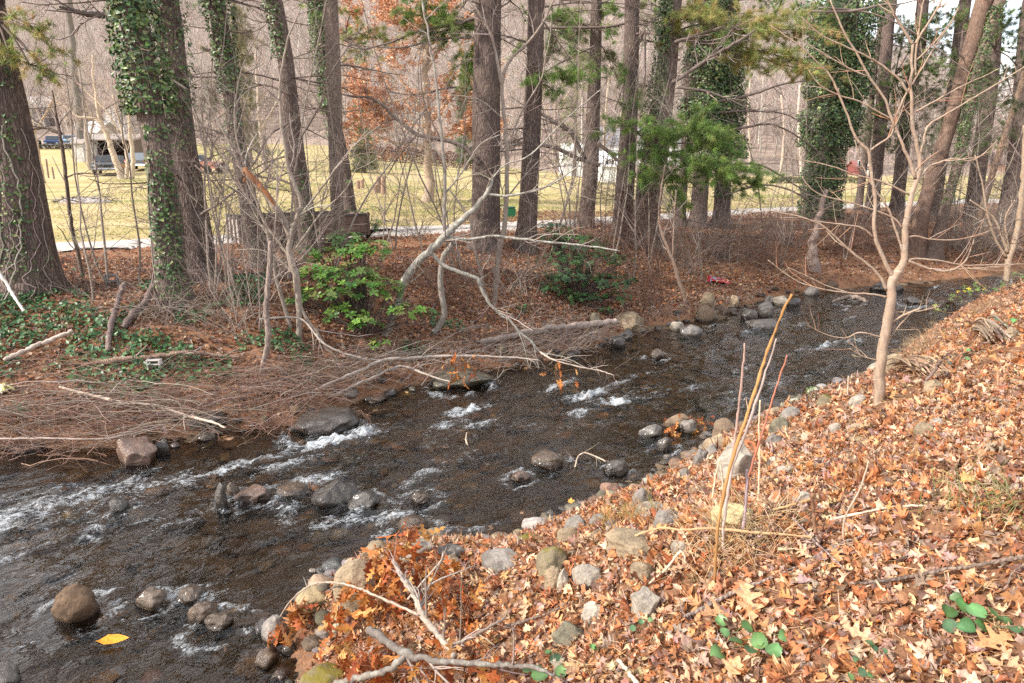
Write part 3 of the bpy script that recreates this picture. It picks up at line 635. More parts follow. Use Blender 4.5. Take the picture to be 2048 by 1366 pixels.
A_['T15a'] = pine('left trunk of the twin pines under one thick ivy coat', [(1416, -20, 34), (1414, 0, 34), (1412, 200, 34), (1399, 404, 32), (1394, 455, 36)], ivy=[(60, 330, -.15, 2.9, 150, .55, .13), (-60, 70, -.4, 2.2, 90, .35, .12)], seed=17, dead=(6, 1, 5, (1, 2.4)))
A_['T15b'] = pine('right trunk of the twin pines under one thick ivy coat', [(1452, -20, 32), (1452, 0, 32), (1450, 200, 33), (1444, 404, 32), (1440, 452, 36)], ivy=[(55, 320, .1, 2.9, 150, .5, .13), (-60, 60, .3, 2.2, 60, .3, .12), (320, 400, .2, 1.5, 60, .15, .11)], seed=18, dead=(8, .5, 6, (1, 2.8)))
A_['T16'] = pine('stout pine wholly sleeved in ivy, widest just below its boughs', [(1690, -20, 60), (1686, 0, 62), (1675, 168, 66), (1657, 269, 62), (1645, 370, 58), (1640, 435, 62)], ivy=[(-60, 130, .3, 3.1, 95, 1.0, .15), (110, 300, 0, 3.1, 110, .55, .15), (290, 440, 0, 3.1, 90, .28, .14)], seed=19, dead=(8, .8, 5, (1, 3)))
for k, (lab, path) in enumerate([
    ('dark pine just right of the ivy sleeved one, by the far hedge', [(1782, 0, 22), (1775, 67, 22), (1762, 236, 24), (1745, 404, 25), (1742, 424, 27)]),
    ('slim dark pole crossing the yellow field left of the pale sapling', [(1745, 180, 10), (1735, 280, 12), (1724, 360, 13), (1716, 420, 14)]),
    ('dark straight pine right behind the pale sapling', [(1846, 0, 22), (1838, 100, 23), (1815, 220, 24), (1795, 404, 25), (1790, 424, 28)]),
    ('dark pine leaning in the shade behind the ivied slim trunk', [(1922, 60, 24), (1905, 200, 25), (1880, 330, 25), (1868, 430, 26)]),
    ('dark pine in the right hand thicket, leaning a little left', [(1992, -10, 26), (1982, 150, 28), (1962, 300, 29), (1948, 405, 30), (1945, 436, 33)]),
    ('dark trunk close to the right edge behind the twigs', [(2052, 60, 26), (2034, 300, 30), (2014, 420, 32), (2010, 450, 34)]),
    ('pale brown leaning trunk thin among the right hand pines', [(2048, 150, 10), (2010, 270, 11), (1975, 380, 12), (1950, 470, 13)])]):
    A_['R%d' % k] = pine(lab, path, BARK if k < 6 else (.26, .19, .14), seed=30 + k, dead=(9, 1, 7, (1, 2.8)), crown=(12 if k < 6 else 0), cz=(4.2 if k in (0, 2, 3, 4) else 6))
pine('brown leaning trunk crossing behind the pale sapling, roots on the bank', [(1976, -10, 32), (1969, 0, 32), (1931, 135, 29), (1903, 236, 27), (1861, 370, 27), (1842, 440, 29), (1833, 507, 36)], (.205, .145, .115), 'grey_bark', seed=41, dead=(6, 2, 7, (1, 2.4)), crown=8, name='leaning_tree')
pine('slim trunk wrapped in small leaved ivy beside the brown leaning one', [(2004, -10, 20), (2000, 0, 20), (1952, 150, 19), (1922, 300, 19), (1890, 420, 19), (1866, 516, 30)], (.19, .15, .13), 'grey_bark', ivy=[(-60, 330, .2, 2.2, 130, .10, .075), (330, 420, .2, 1.6, 60, .06, .07)], seed=42, dead=(4, 2, 7, (1, 2)), crown=0, name='leaning_tree')
# ---- boughs of needles that come down into the view
def bough(host, start, blobs, Y, cols, dens=1.0, seed=1, ln=.18, rs=.03):
    rng = np.random.default_rng(seed); s = at(*start, Y + .4)
    t = A_[host][0]; bb, nb = MB(), MB()
    for (u, v, ru, rv) in blobs:
        c = at(u, v, Y); a, b = wpx(c, ru), wpx(c, rv); n = int(max(30, 620 * a * max(b, .12) * dens)); k = max(7, n // 10)
        mid = (s + c) / 2 + [0, 0, .12]; pl = resample(np.array([s, mid, c]), 8); tubes(bb, pl, np.linspace(rs, rs * .4, 8), 5, DTW[1])
        q = rng.normal(size=(k, 3)); q = q / np.linalg.norm(q, axis=1, keepdims=True) * rng.uniform(.3, 1.45, (k, 1)); e = c + q * [a * 1.1, a * .8, b * .9]; e[:, 2] -= .3 * b * q[:, 0] ** 2
        o = pl[rng.integers(4, 8, k)] * .75 + c * .25; m_ = (o + e) / 2 + rng.normal(size=(k, 3)) * .05 + [0, 0, .06]; B = np.stack([o, m_ * .5 + .25 * (o + e), m_, m_ * .3 + e * .7, e], 1)
        tubes(bb, B, np.ones((k, 1)) * np.linspace(.007, .0025, 5), 3, pick(rng, k, DTW)); I = rng.integers(0, k, n); t_ = rng.uniform(.35, 1, n) * 3.999; j = t_.astype(int)
        pos = B[I, j] + (B[I, j + 1] - B[I, j]) * (t_ - j)[:, None] + rng.normal(size=(n, 3)) * .02; tufts(nb, pos, nrm(B[I, j + 1] - B[I, j]) + [0, 0, .1], ln, .0095, 18, cols, rng, .9)
    g_ = bb.build('bough', M['twig'], t); nb.build('needles', M['needle'], g_)
bough('T13', (1300, 300), [(1255, 252, 62, 22), (1330, 275, 55, 26), (1395, 262, 85, 42), (1300, 312, 62, 26), (1385, 330, 95, 28), (1455, 352, 95, 26), (1500, 375, 55, 22), (1275, 345, 45, 24), (1340, 365, 60, 18), (1430, 290, 60, 30), (1365, 405, 30, 30)], 19.0, GREEN, 1.0, 61)
bough('T15a', (1320, 75), [(1390, 30, 70, 36), (1455, 45, 85, 45), (1520, 60, 70, 55), (1500, 120, 70, 30), (1570, 115, 60, 40), (1620, 145, 50, 30), (1600, 60, 60, 40), (1360, 60, 30, 22)], 21.0, YGREEN, .8, 62)
bough('T10', (1060, 170), [(1130, 155, 55, 22), (1165, 140, 30, 20), (1090, 165, 30, 16), (1120, 190, 40, 10)], 18.5, GREEN, 1.1, 63)
bough('T9', (965, 60), [(900, 65, 55, 34), (870, 40, 60, 26), (930, 140, 40, 40), (815, 30, 50, 18), (960, 110, 30, 30), (845, 75, 40, 14), (935, 175, 30, 14)], 19.5, GREEN, .8, 64)
bough('T8', (690, 80), [(735, 70, 45, 18), (790, 85, 50, 16), (735, 110, 50, 12), (700, 30, 25, 20)], 23.0, YGREEN, .5, 65)
bough('L', (-10, 40), [(25, 40, 40, 35), (75, 60, 45, 40), (110, 100, 30, 30), (60, 130, 45, 30), (100, 160, 30, 18), (20, 110, 30, 40)], 12.2, YGREEN, .45, 66, .13)
bough('T11', (1090, 40), [(1120, 30, 50, 26), (1060, 90, 40, 26), (1140, 75, 30, 20), (1220, 20, 40, 14), (1230, 70, 26, 20)], 24.0, GREEN, .6, 67)
bough('R2', (1790, 150), [(1810, 60, 50, 40), (1840, 130, 40, 40), (1790, 190, 40, 40), (1850, 190, 50, 40), (1760, 250, 50, 40), (1810, 260, 40, 40), (1885, 90, 30, 40), (1900, 210, 40, 30), (1870, 30, 40, 25)], 32.0, DGREEN, .5, 68, .18)
bough('R4', (1990, 100), [(2010, 60, 50, 40), (2040, 140, 40, 40), (1980, 140, 40, 30), (2030, 210, 40, 20), (1960, 50, 30, 30), (2000, 20, 60, 20), (1930, 40, 40, 30)], 26.0, DGREEN, .4, 69, .16)
bough('T4', (430, 60), [(440, 120, 40, 50), (490, 60, 40, 50), (500, 170, 40, 30), (420, 210, 30, 40), (500, 250, 30, 40)], 24.0, [(.20, .19, .10), (.26, .23, .13), (.15, .15, .07)], .4, 70, .17)
bough('T12', (1120, 0), [(1140, 60, 40, 50), (1230, 130, 40, 50), (1100, 110, 30, 40), (1300, 30, 30, 40)], 24.5, [(.16, .18, .07), (.22, .22, .10)], .45, 71, .25)
bough('R4', (1925, 60), [(1920, 130, 40, 40), (1960, 200, 40, 40), (1900, 260, 40, 40), (1990, 270, 40, 30)], 30.0, DGREEN, .5, 72, .18)
bough('R0', (1760, 60), [(1740, 110, 40, 40), (1760, 180, 30, 40), (1700, 60, 40, 40), (1775, 300, 30, 30)], 34.0, DGREEN, .5, 73, .18)
bough('T13', (1290, 60), [(1240, 150, 40, 16), (1290, 190, 40, 14), (1230, 220, 40, 14)], 21.0, GREEN, .6, 74)
# ---- traced bare trees and stems
def bare(name, label, mains, Y, tint, mat, levels, cols, seed=1, cat='tree', group=None, host=None, sides=9, thin=3):
    """mains: photo polylines (u, v, width[, nearer by metres]) at distance Y; those from the first (thin) on are boughs too fine for the trunk mesh"""
    rng = np.random.default_rng(seed); first = mains[0][0]
    f = at(first[0], first[1], Y); t = thing(name, label, cat, (f[0], f[1], f[2]), group) if host is None else host
    tb, lb, Ps, Rs = MB(), MB(), [], []
    for k, m in enumerate(mains):
        P = np.array([at(q[0], q[1], Y - (q[3] if len(q) > 3 else 0)) for q in m]); R = np.array([q[2] / 2 / F * depth(p) for q, p in zip(m, P)])
        if k == 0 and host is None: P, R = sink(P, R, .25)
        q = resample(np.concatenate([P, R[:, None]], 1), 16 + 2 * len(m)); q[1:-1, :3] += rng.normal(size=(len(q) - 2, 3)) * R.mean() * .18
        b_ = tb if (k == 0 and host is None) else MB(); tubes(b_, q[:, :3], np.maximum(q[:, 3], .0013), sides if k < thin else 6, tint, cap=True)
        if b_ is not tb: b_.build('bough' if host is None else 'dead_limb', M[mat], t)
        q8 = resample(q, 10); Ps.append(q8[:, :3]); Rs.append(np.maximum(q8[:, 3], .0015))
    if tb.n: tb.build('trunk', M[mat], t)
    for k, (Q, r) in enumerate(grow(np.array(Ps), np.array(Rs), levels, rng)): tubes(lb, Q, np.minimum(r, .012), 4 if k == 0 else 3, pick(rng, len(Q), cols, .15))
    if lb.n: lb.build('crown', M['sapling_bark' if mat == 'sapling_bark' else 'twig'], t)
    return t
c1 = lambda x, y: (1640 + x / 4.554, y / 4.554)      # points measured on an enlargement of the top right corner
c2 = lambda x, y: (1600 + x / 4.554, 280 + y / 4.554)
def tr(f, *pts): return [(*f(x, y), w) for x, y, w in pts]
SY = gp(1757, 806)[1]
SAP = [[(1757, 806, 21), (1760, 740, 21), (1768, 680, 19), (1779, 620, 18), (1786, 560, 17)] + tr(c2, (900, 1180, 15), (945, 1090, 13), (955, 880, 12), (985, 640, 11), (1020, 480, 10), (1075, 350, 9), (1085, 180, 8), (1055, 0, 7)) + tr(c1, (840, 1100, 7), (825, 850, 6), (838, 560, 5), (845, 400, 5)),
       tr(c2, (855, 1250, 11), (790, 1150, 8), (730, 1010, 8), (680, 870, 7), (672, 760, 7), (685, 560, 7), (660, 380, 6), (635, 200, 6), (625, 100, 6)) + tr(c1, (330, 1260, 5), (250, 1050, 4), (170, 860, 4), (90, 680, 3.5), (0, 590, 3), (-180, 420, 2.5), (-450, 230, 2)),
       tr(c2, (1050, 350, 7), (1000, 190, 6), (940, 60, 5.5)) + tr(c1, (740, 1280, 5), (650, 1080, 5), (590, 900, 4.5), (440, 680, 4), (330, 480, 4), (215, 290, 3.5), (150, 130, 3), (95, 0, 2.5)),
       tr(c2, (790, 1366, 7), (740, 1260, 6), (640, 1150, 5), (490, 1040, 5), (330, 890, 4), (190, 770, 3.5), (0, 700, 3), (-300, 640, 2.5)),
       tr(c2, (660, 880, 4), (560, 800, 4), (400, 770, 3), (150, 740, 2.5), (0, 705, 2)),
       tr(c2, (990, 495, 4), (800, 400, 4), (640, 350, 3.5), (480, 310, 3), (290, 240, 2.6), (0, 180, 2), (-250, 140, 1.6)),
       tr(c2, (930, 800, 4), (850, 710, 4), (620, 620, 3.5), (420, 560, 3), (190, 500, 2.5), (60, 400, 2), (20, 330, 1.5)),
       tr(c2, (950, 1050, 6), (920, 960, 5), (870, 820, 4.5), (810, 640, 4), (720, 500, 3.5), (640, 380, 3), (550, 180, 2.5), (500, 0, 2)),
       tr(c2, (980, 1100, 7), (1080, 1140, 6), (1200, 1180, 5), (1330, 1195, 4.5), (1450, 1150, 4), (1530, 1060, 3), (1585, 900, 2)),
       tr(c2, (980, 1090, 4), (1100, 1080, 4), (1300, 1105, 3.5), (1500, 1140, 3), (1800, 1135, 2.5), (2040, 1130, 2)),
       tr(c2, (1330, 1195, 2.5), (1500, 1170, 2.5), (1700, 1160, 2), (2000, 1130, 1.6)),
       tr(c2, (980, 890, 4), (1050, 875, 4), (1200, 905, 3), (1400, 910, 2.6), (1560, 880, 2), (1730, 825, 1.6)),
       tr(c2, (1070, 370, 5), (1120, 300, 4.5), (1200, 230, 4), (1400, 170, 3.5), (1560, 190, 2.5), (1700, 100, 2), (1800, 0, 1.6)),
       tr(c2, (1090, 130, 5), (1120, 40, 4.5)) + tr(c1, (960, 1200, 4), (1000, 1130, 4), (1200, 1010, 3.5), (1400, 890, 3), (1650, 740, 2.6), (1858, 610, 2.2), (2000, 520, 2)),
       tr(c1, (830, 1030, 4), (900, 1000, 3.5), (1100, 890, 3), (1300, 780, 2.5), (1500, 690, 2), (1640, 620, 1.6)),
       tr(c1, (800, 850, 5), (740, 740, 4.5), (660, 670, 4), (540, 580, 4), (380, 490, 3.5), (200, 410, 3), (0, 310, 2.4), (-170, 150, 1.8)),
       tr(c1, (640, 1080, 3.5), (480, 990, 3), (350, 920, 3), (180, 870, 2.6), (0, 775, 2.2), (-100, 640, 1.8)),
       tr(c1, (700, 1050, 4), (760, 900, 3.5), (840, 760, 3.2), (960, 570, 2.8), (1060, 400, 2.4), (1200, 200, 2), (1265, 60, 1.6)),
       tr(c1, (840, 400, 6), (780, 300, 5), (690, 150, 4), (610, 0, 3.6), (560, -120, 3)),
       tr(c1, (870, 395, 5), (920, 310, 4.5), (1020, 160, 4), (1110, 0, 3.4), (1150, -90, 3)),
       tr(c1, (870, 690, 4), (870, 500, 4), (900, 300, 3.4), (920, 120, 3), (945, 0, 2.6)),
       tr(c1, (460, 1366, 4), (540, 1310, 4), (640, 1240, 3.5), (680, 1150, 3), (740, 1020, 2), (790, 820, 1.6)),
       tr(c1, (875, 550, 3), (1000, 430, 3), (1090, 330, 2.4), (1190, 200, 1.8), (1265, 60, 1.4)),
       tr(c1, (420, 690, 3), (280, 630, 3), (120, 540, 2.5), (0, 465, 2.2), (-230, 340, 1.8)),
       [(1765, 625 + 50, 3), (1720, 665, 3), (1690, 676, 2.5), (1650, 668, 2.2), (1615, 650, 1.6)],
       [(1776, 617, 3), (1800, 624, 2.6), (1840, 622, 2.2), (1880, 612, 1.6)], [(1775, 685, 3), (1795, 655, 2.2), (1826, 620, 1.6)],
       [(1752, 720, 3), (1725, 712, 2.2), (1700, 697, 1.6)],
       [(1775, 594, 5), (1740, 588, 4), (1700, 586, 3.5), (1640, 577, 3), (1590, 560, 2.4), (1536, 520, 1.6)], [(1700, 586, 3), (1650, 570, 2.4), (1610, 550, 1.8), (1576, 535, 1.4)]]
bare('young_tree', 'pale smooth sapling forking low beside the stream on the near bank', SAP, SY, (.33, .245, .185), 'sapling_bark', [(5, (.18, .5), (35, 65), .5, .12, .1, .25), (1, (.06, .2), (30, 60), .7, .1, .1, .3)], [(.36, .19, .12), (.36, .24, .17), (.40, .30, .23)], 81, thin=3)
t2 = [(40, .3, 1), ]
TW2 = [(7, (.4, 1.3), (25, 65), .5, .03, .15, .2), (5, (.15, .5), (30, 70), .6, .03, .2, .15)]
GY = gp(775, 672)[1]
bare('crooked_tree', 'crooked lichen spotted tree leaning right from the bank, its top snapped', [[(770, 676, 15), (795, 608, 15), (808, 561, 16), (825, 538, 15), (859, 504, 16), (886, 477, 15), (913, 450, 13), (946, 421, 11), (973, 387, 9), (983, 357, 8)], [(862, 502, 8), (882, 527, 8), (916, 543, 8), (956, 558, 8), (961, 575, 7), (980, 608, 6), (1000, 628, 6), (1024, 644, 5), (1037, 662, 5), (1068, 689, 4), (1081, 706, 3)], [(890, 478, 6), (950, 477, 6), (990, 472, 6), (1024, 476, 6), (1091, 484, 5), (1175, 492, 4), (1239, 502, 3)], [(973, 387, 6), (1000, 392, 6), (1040, 388, 5), (1100, 370, 4), (1160, 330, 3)], [(1068, 689, 3), (1080, 740, 2.5), (1110, 780, 2), (1130, 805, 1.5)], [(1081, 706, 3), (1130, 715, 2.5), (1180, 740, 2), (1225, 760, 1.4)], [(1037, 662, 3), (1050, 700, 2.5), (1060, 760, 2), (1040, 790, 1.5)], [(983, 360, 4), (1010, 330, 3.5), (1060, 310, 3), (1130, 240, 2.5), (1200, 180, 2)]], GY, (.27, .25, .22), 'lichen_bark', TW2, TWIG, 82)
bare('crooked_tree', 'S curved grey stem rising straight from the bank left of the lichen branch', [[(844, 691, 11), (869, 665, 12), (889, 632, 12), (886, 608, 12), (881, 575, 12), (881, 544, 11), (886, 517, 11), (902, 490, 11), (904, 474, 9), (889, 455, 8), (890, 387, 7), (888, 320, 7), (880, 240, 6), (870, 150, 5), (855, 60, 4), (840, -20, 3)], [(890, 387, 4), (920, 350, 3.5), (960, 290, 3), (1000, 270, 2)], [(888, 320, 4), (850, 270, 3), (800, 200, 2)]], GY + .5, (.25, .22, .195), 'smooth_bark', TW2, TWIG, 83)
bare('bare_tree', 'slender forked grey tree in front of the big mid pine', [[(988, 612, 11), (993, 551, 11), (1000, 490, 11), (1010, 440, 10), (1014, 303, 8), (1004, 175, 7), (1020, 120, 6), (1060, 80, 5), (1100, 20, 4), (1120, -30, 3)], [(975, 606, 7), (960, 540, 7), (945, 480, 6), (940, 440, 5), (900, 380, 4)], [(1003, 168, 6), (985, 80, 5), (960, 30, 4), (930, -10, 3)], [(1014, 303, 4), (1040, 230, 4), (1085, 150, 3), (1090, 60, 2.5)], [(1010, 400, 4), (1060, 340, 3), (1110, 290, 2.5), (1180, 220, 2)], [(1008, 240, 3), (960, 200, 2.5), (900, 190, 2)]], gp(990, 612)[1], (.25, .20, .17), 'smooth_bark', TW2, TWIG, 84)
bare('bare_tree', 'pale barked sprouting tree left of the bright green bush', [[(598, 675, 13), (599, 615, 13), (593, 554, 14), (580, 514, 14), (581, 478, 11), (592, 440, 9), (600, 400, 8), (575, 330, 7), (560, 200, 5), (570, 100, 4), (600, 20, 3)], [(581, 478, 11), (566, 438, 13), (540, 400, 14), (517, 370, 14), (500, 350, 13), (488, 338, 11)], [(600, 612, 7), (615, 640, 6), (635, 665, 5), (655, 700, 4), (690, 720, 3)], [(592, 440, 5), (640, 380, 4), (700, 300, 3), (760, 250, 2.4)], [(590, 500, 5), (640, 430, 4), (690, 380, 3), (720, 320, 2)], [(580, 514, 5), (540, 460, 4), (500, 400, 3), (440, 330, 2)], [(593, 554, 4), (560, 520, 3), (520, 500, 2.4), (470, 500, 2)]], gp(598, 680)[1], (.27, .22, .185), 'smooth_bark', TW2, TWIG, 85)
bare('broken_trunk', 'snapped stub with split orange heartwood leaning over the trailer', [[(488, 336, 6), (500, 350, 11), (516, 368, 12), (535, 389, 9), (552, 412, 5)]], gp(598, 680)[1] - .25, (.24, .10, .045), 'wood', [], TWIG, 86)
bare('young_tree', 'thin straight pole with an elbow branch between the left pines', [[(166, 557, 9), (155, 500, 8), (145, 460, 7.5), (133, 370, 7), (125, 296, 7), (111, 219, 4), (104, 180, 2.5)], [(123, 268, 7), (108, 262, 7), (90, 255, 6), (72, 257, 5), (55, 262, 4)], [(133, 355, 3), (155, 347, 3), (190, 348, 2), (215, 352, 1.5)], [(135, 420, 3), (142, 440, 2), (150, 470, 2)]], gp(166, 557)[1], (.17, .14, .12), 'grey_bark', TW2[:1], TWIG, 87)
bare('snag', 'grey dead stake with a broken top rooted above the water', [[(524, 746, 9), (530, 715, 11), (537, 676, 12), (534, 640, 11), (532, 608, 11), (538, 550, 11), (542, 482, 10)]], gp(524, 746)[1], (.30, .25, .225), 'grey_bark', [], TWIG, 88)
bare('bare_tree', 'thin grey stem bending behind the dead stake', [[(581, 655, 8), (565, 600, 8), (550, 545, 8), (545, 500, 7), (520, 420, 6), (480, 330, 5), (440, 250, 4), (400, 170, 3)], [(520, 420, 4), (500, 360, 4), (470, 260, 3), (480, 150, 2.5), (520, 60, 2)], [(545, 500, 4), (600, 430, 3), (660, 390, 2.5)]], gp(581, 655)[1], (.25, .205, .175), 'smooth_bark', TW2, TWIG, 89)
bare('leaning_stub', 'weathered grey leaning stub with a splayed root foot below the ivied pine', [[(1627, 538, 26), (1624, 500, 18), (1631, 460, 14), (1640, 420, 11), (1652, 380, 8)]], gp(1627, 540)[1], (.34, .27, .24), 'grey_bark', TW2[:1], TWIG, 90)
bare('bare_tree', 'tan barked tree at the right edge above the green vines', [[(2014, 560, 12), (2018, 520, 12), (2030, 480, 11), (2040, 420, 10), (2046, 360, 9), (2050, 250, 8)], [(2015, 505, 6), (2005, 475, 5), (1990, 440, 4), (1975, 425, 3.5), (1940, 400, 3)], [(2012, 515, 5), (1992, 480, 4), (1975, 430, 4), (1965, 370, 3), (1950, 310, 2)], [(2018, 500, 4), (2010, 440, 3), (2030, 400, 2)]], gp(2014, 560)[1], (.34, .25, .18), 'smooth_bark', TW2, TWIG, 91)
bare('bare_tree', 'thin dark sapling leaning from the bank right of the red wrapper', [[(1372, 606, 8), (1358, 562, 8), (1345, 520, 7), (1325, 470, 6), (1318, 420, 4), (1330, 330, 3)], [(1345, 520, 3), (1348, 440, 3), (1352, 380, 2)]], gp(1372, 606)[1], (.24, .16, .12), 'smooth_bark', TW2, TWIG, 92)
# long dead limbs of the pines that cross the view, each traced
def limb(host, mains, Y, seed, tint=(.15, .115, .10), cols=TWIG, levels=TW2):
    bare('', '', mains, Y, tint, 'twig', levels, cols, seed, host=A_[host][0], thin=9, sides=7)
limb('T9', [[(960, 330, 8), (926, 293, 8), (882, 279, 8), (835, 269, 8), (798, 242, 7), (748, 199, 5), (690, 190, 4), (600, 160, 2.5)], [(835, 269, 4), (800, 310, 3), (775, 350, 2)], [(882, 279, 4), (850, 210, 3), (840, 130, 2)]], 18.6, 101)
limb('T11', [[(1170, 318, 9), (1155, 290, 10), (1140, 262, 10), (1110, 245, 9), (1085, 228, 7), (1050, 215, 5), (1000, 220, 3)], [(1200, 330, 8), (1160, 318, 9), (1120, 300, 8), (1080, 288, 7), (1030, 285, 5), (960, 270, 3)]], 22.5, 102)
limb('T11', [[(1195, 285, 8), (1220, 305, 8), (1240, 325, 7), (1270, 345, 5), (1300, 370, 3)]], 22.3, 103)
limb('T13', [[(1345, 165, 8), (1380, 143, 8), (1420, 115, 7), (1455, 95, 6), (1484, 78, 5), (1510, 60, 3)], [(1355, 175, 5), (1410, 182, 5), (1460, 200, 4), (1500, 218, 3), (1540, 225, 2)]], 19.6, 104)
limb('T13', [[(1350, 85, 7), (1400, 68, 7), (1450, 55, 6), (1490, 62, 3)], [(1360, 82, 4), (1430, 82, 4), (1480, 88, 2)]], 20.6, 105)
limb('T15b', [[(1440, 265, 6), (1490, 255, 5), (1550, 250, 4), (1620, 290, 3), (1660, 330, 2)], [(1430, 205, 5), (1500, 190, 5), (1560, 170, 4), (1620, 160, 2.5)], [(1440, 225, 4), (1500, 222, 4), (1570, 228, 3), (1640, 270, 2)], [(1450, 330, 4), (1520, 330, 4), (1590, 370, 3), (1650, 410, 2)], [(1450, 390, 4), (1530, 370, 4), (1600, 390, 3), (1660, 440, 2)]], 24.0, 106)
limb('T16', [[(1600, 22, 5), (1700, 22, 5), (1760, 10, 4), (1800, 8, 3), (1850, -5, 2)], [(1640, 15, 4), (1720, 22, 3.5), (1780, 40, 3), (1850, 80, 2.4), (1930, 140, 2)]], 24.0, 107, (.22, .17, .15))
limb('T3a', [[(232, 34, 13), (200, 30, 12), (175, 28, 11), (148, 22, 9), (120, 14, 5)]], 13.2, 108)
limb('T9', [[(955, 35, 7), (900, 50, 6), (840, 62, 5), (780, 85, 4), (720, 100, 2.5)], [(955, 75, 5), (880, 78, 4), (800, 95, 3), (700, 90, 2)], [(950, 180, 4), (900, 175, 4), (830, 190, 3), (760, 180, 2)]], 19.4, 109)
limb('T12', [[(1060, 55, 4), (1130, 55, 5), (1200, 55, 5), (1260, 47, 5), (1300, 50, 3)], [(1190, 92, 4), (1130, 120, 4), (1080, 150, 3)]], 23.5, 110)
limb('T3b', [[(400, 430, 5), (440, 405, 5), (480, 375, 4), (540, 330, 3), (600, 260, 2)], [(390, 330, 4), (430, 370, 4), (470, 430, 3), (520, 480, 2)], [(400, 250, 4), (450, 270, 4), (510, 300, 3), (580, 350, 2)], [(375, 180, 4), (330, 150, 4), (270, 110, 3), (200, 70, 2)], [(380, 480, 4), (330, 455, 3), (270, 440, 2)]], 13.0, 111, (.24, .19, .165), TWIG)
limb('T6', [[(590, 240, 6), (540, 270, 5), (505, 330, 4), (470, 350, 3)], [(598, 280, 5), (640, 210, 4), (660, 150, 3), (720, 60, 2.4)], [(580, 190, 5), (530, 170, 4), (470, 180, 3), (400, 150, 2)], [(612, 380, 4), (560, 360, 4), (500, 350, 3), (420, 330, 2)]], 17.5, 112)

# slender understorey trees, grown
def slender(label, u, v, ht, seed, tint=(.26, .21, .18), stems=2, lean=(0, 0), r=.022, cols=TWIG, k=(9, 7, 4)):
    rng = np.random.default_rng(seed); f = gp(u, v); t = thing('slender_tree', label, 'tree', (f[0], f[1], hz(f)), 'slender bare trees on the far bank'); P, R = [], []
    for s_ in range(stems):
        d = nrm(np.array([rng.normal() * .18 + lean[0], rng.normal() * .12 + lean[1], 1])); p = f - [0, 0, .15]; pts = [p]
        for j in range(9): d = nrm(d + rng.normal(size=3) * .09 + [0, 0, .02]); p = p + d * ht * (1 - .15 * s_) / 9; pts.append(p)
        P.append(pts); R.append(r * (1 - .2 * s_) * np.linspace(1, .25, 10))
    P, R = np.array(P), np.array(R)
    for a_, b_ in zip(P, R): m = MB(); tubes(m, a_, b_, 8, tint); m.build('trunk', M['smooth_bark'], t)
    tb = MB()
    for j, (Q, r_) in enumerate(grow(P, R, [(k[0], (.7, 2.0), (30, 65), .45, .10, .13, .2), (k[1], (.3, 1.0), (25, 60), .6, .05, .16, .15), (k[2], (.12, .5), (25, 65), .65, .02, .2, .1)], rng)): tubes(tb, Q, r_, (5, 3, 3)[j], pick(rng, len(Q), cols, .15))
    tb.build('crown', M['twig'], t)
for k, (lab, u, v, ht, st, ln) in enumerate([
    ('slender bare tree between the close pair of pines and the thin leaning one', 452, 575, 4.6, 2, (.05, 0)), ('slender bare tree in front of the trailer tailgate', 487, 610, 4.2, 2, (-.1, 0)), ('slender bare tree leaning right beside the dead stake', 515, 660, 3.6, 2, (.2, 0)),
    ('slender bare tree on the slope below the thick left pine', 185, 600, 3.2, 1, (.1, 0)), ('slender bare tree at the lane side left of the big mid pine', 905, 540, 4.6, 2, (.1, 0)), ('slender bare tree behind the crooked lichen one', 850, 505, 4.4, 2, (-.1, 0)),
    ('slender bare tree behind the bright green bush', 765, 505, 4.8, 2, (0, 0)), ('slender bare tree over the holly bush', 1125, 560, 4.0, 2, (.05, 0)), ('slender bare tree between holly bush and lichen barked pine', 1265, 560, 4.2, 2, (-.1, 0)),
    ('slender bare tree above the leaning pair of brown boulders', 1405, 560, 3.6, 2, (.1, 0)), ('slender bare tree below the twin ivied pines', 1455, 520, 4.2, 2, (-.05, 0)), ('slender bare tree left of the weathered stub', 1560, 540, 4.6, 2, (-.15, 0)),
    ('slender bare tree right of the weathered stub', 1690, 520, 4.8, 2, (0, 0)), ('slender bare tree behind the brown leaning trunk', 1900, 500, 5.0, 2, (.1, 0)), ('slender bare tree in the tangle at the right edge', 1985, 510, 5.2, 3, (.05, 0)),
    ('slender bare tree near the road between slender pine and block house pine', 1208, 480, 4.6, 2, (0, 0)), ('slender bare tree by the lane left of the smooth trunk', 640, 520, 4.8, 2, (-.1, 0)), ('slender bare tree left of the close pair of pines', 275, 570, 4.4, 1, (-.1, 0))]): slender(lab, u, v, ht, 900 + k, stems=st, lean=ln)

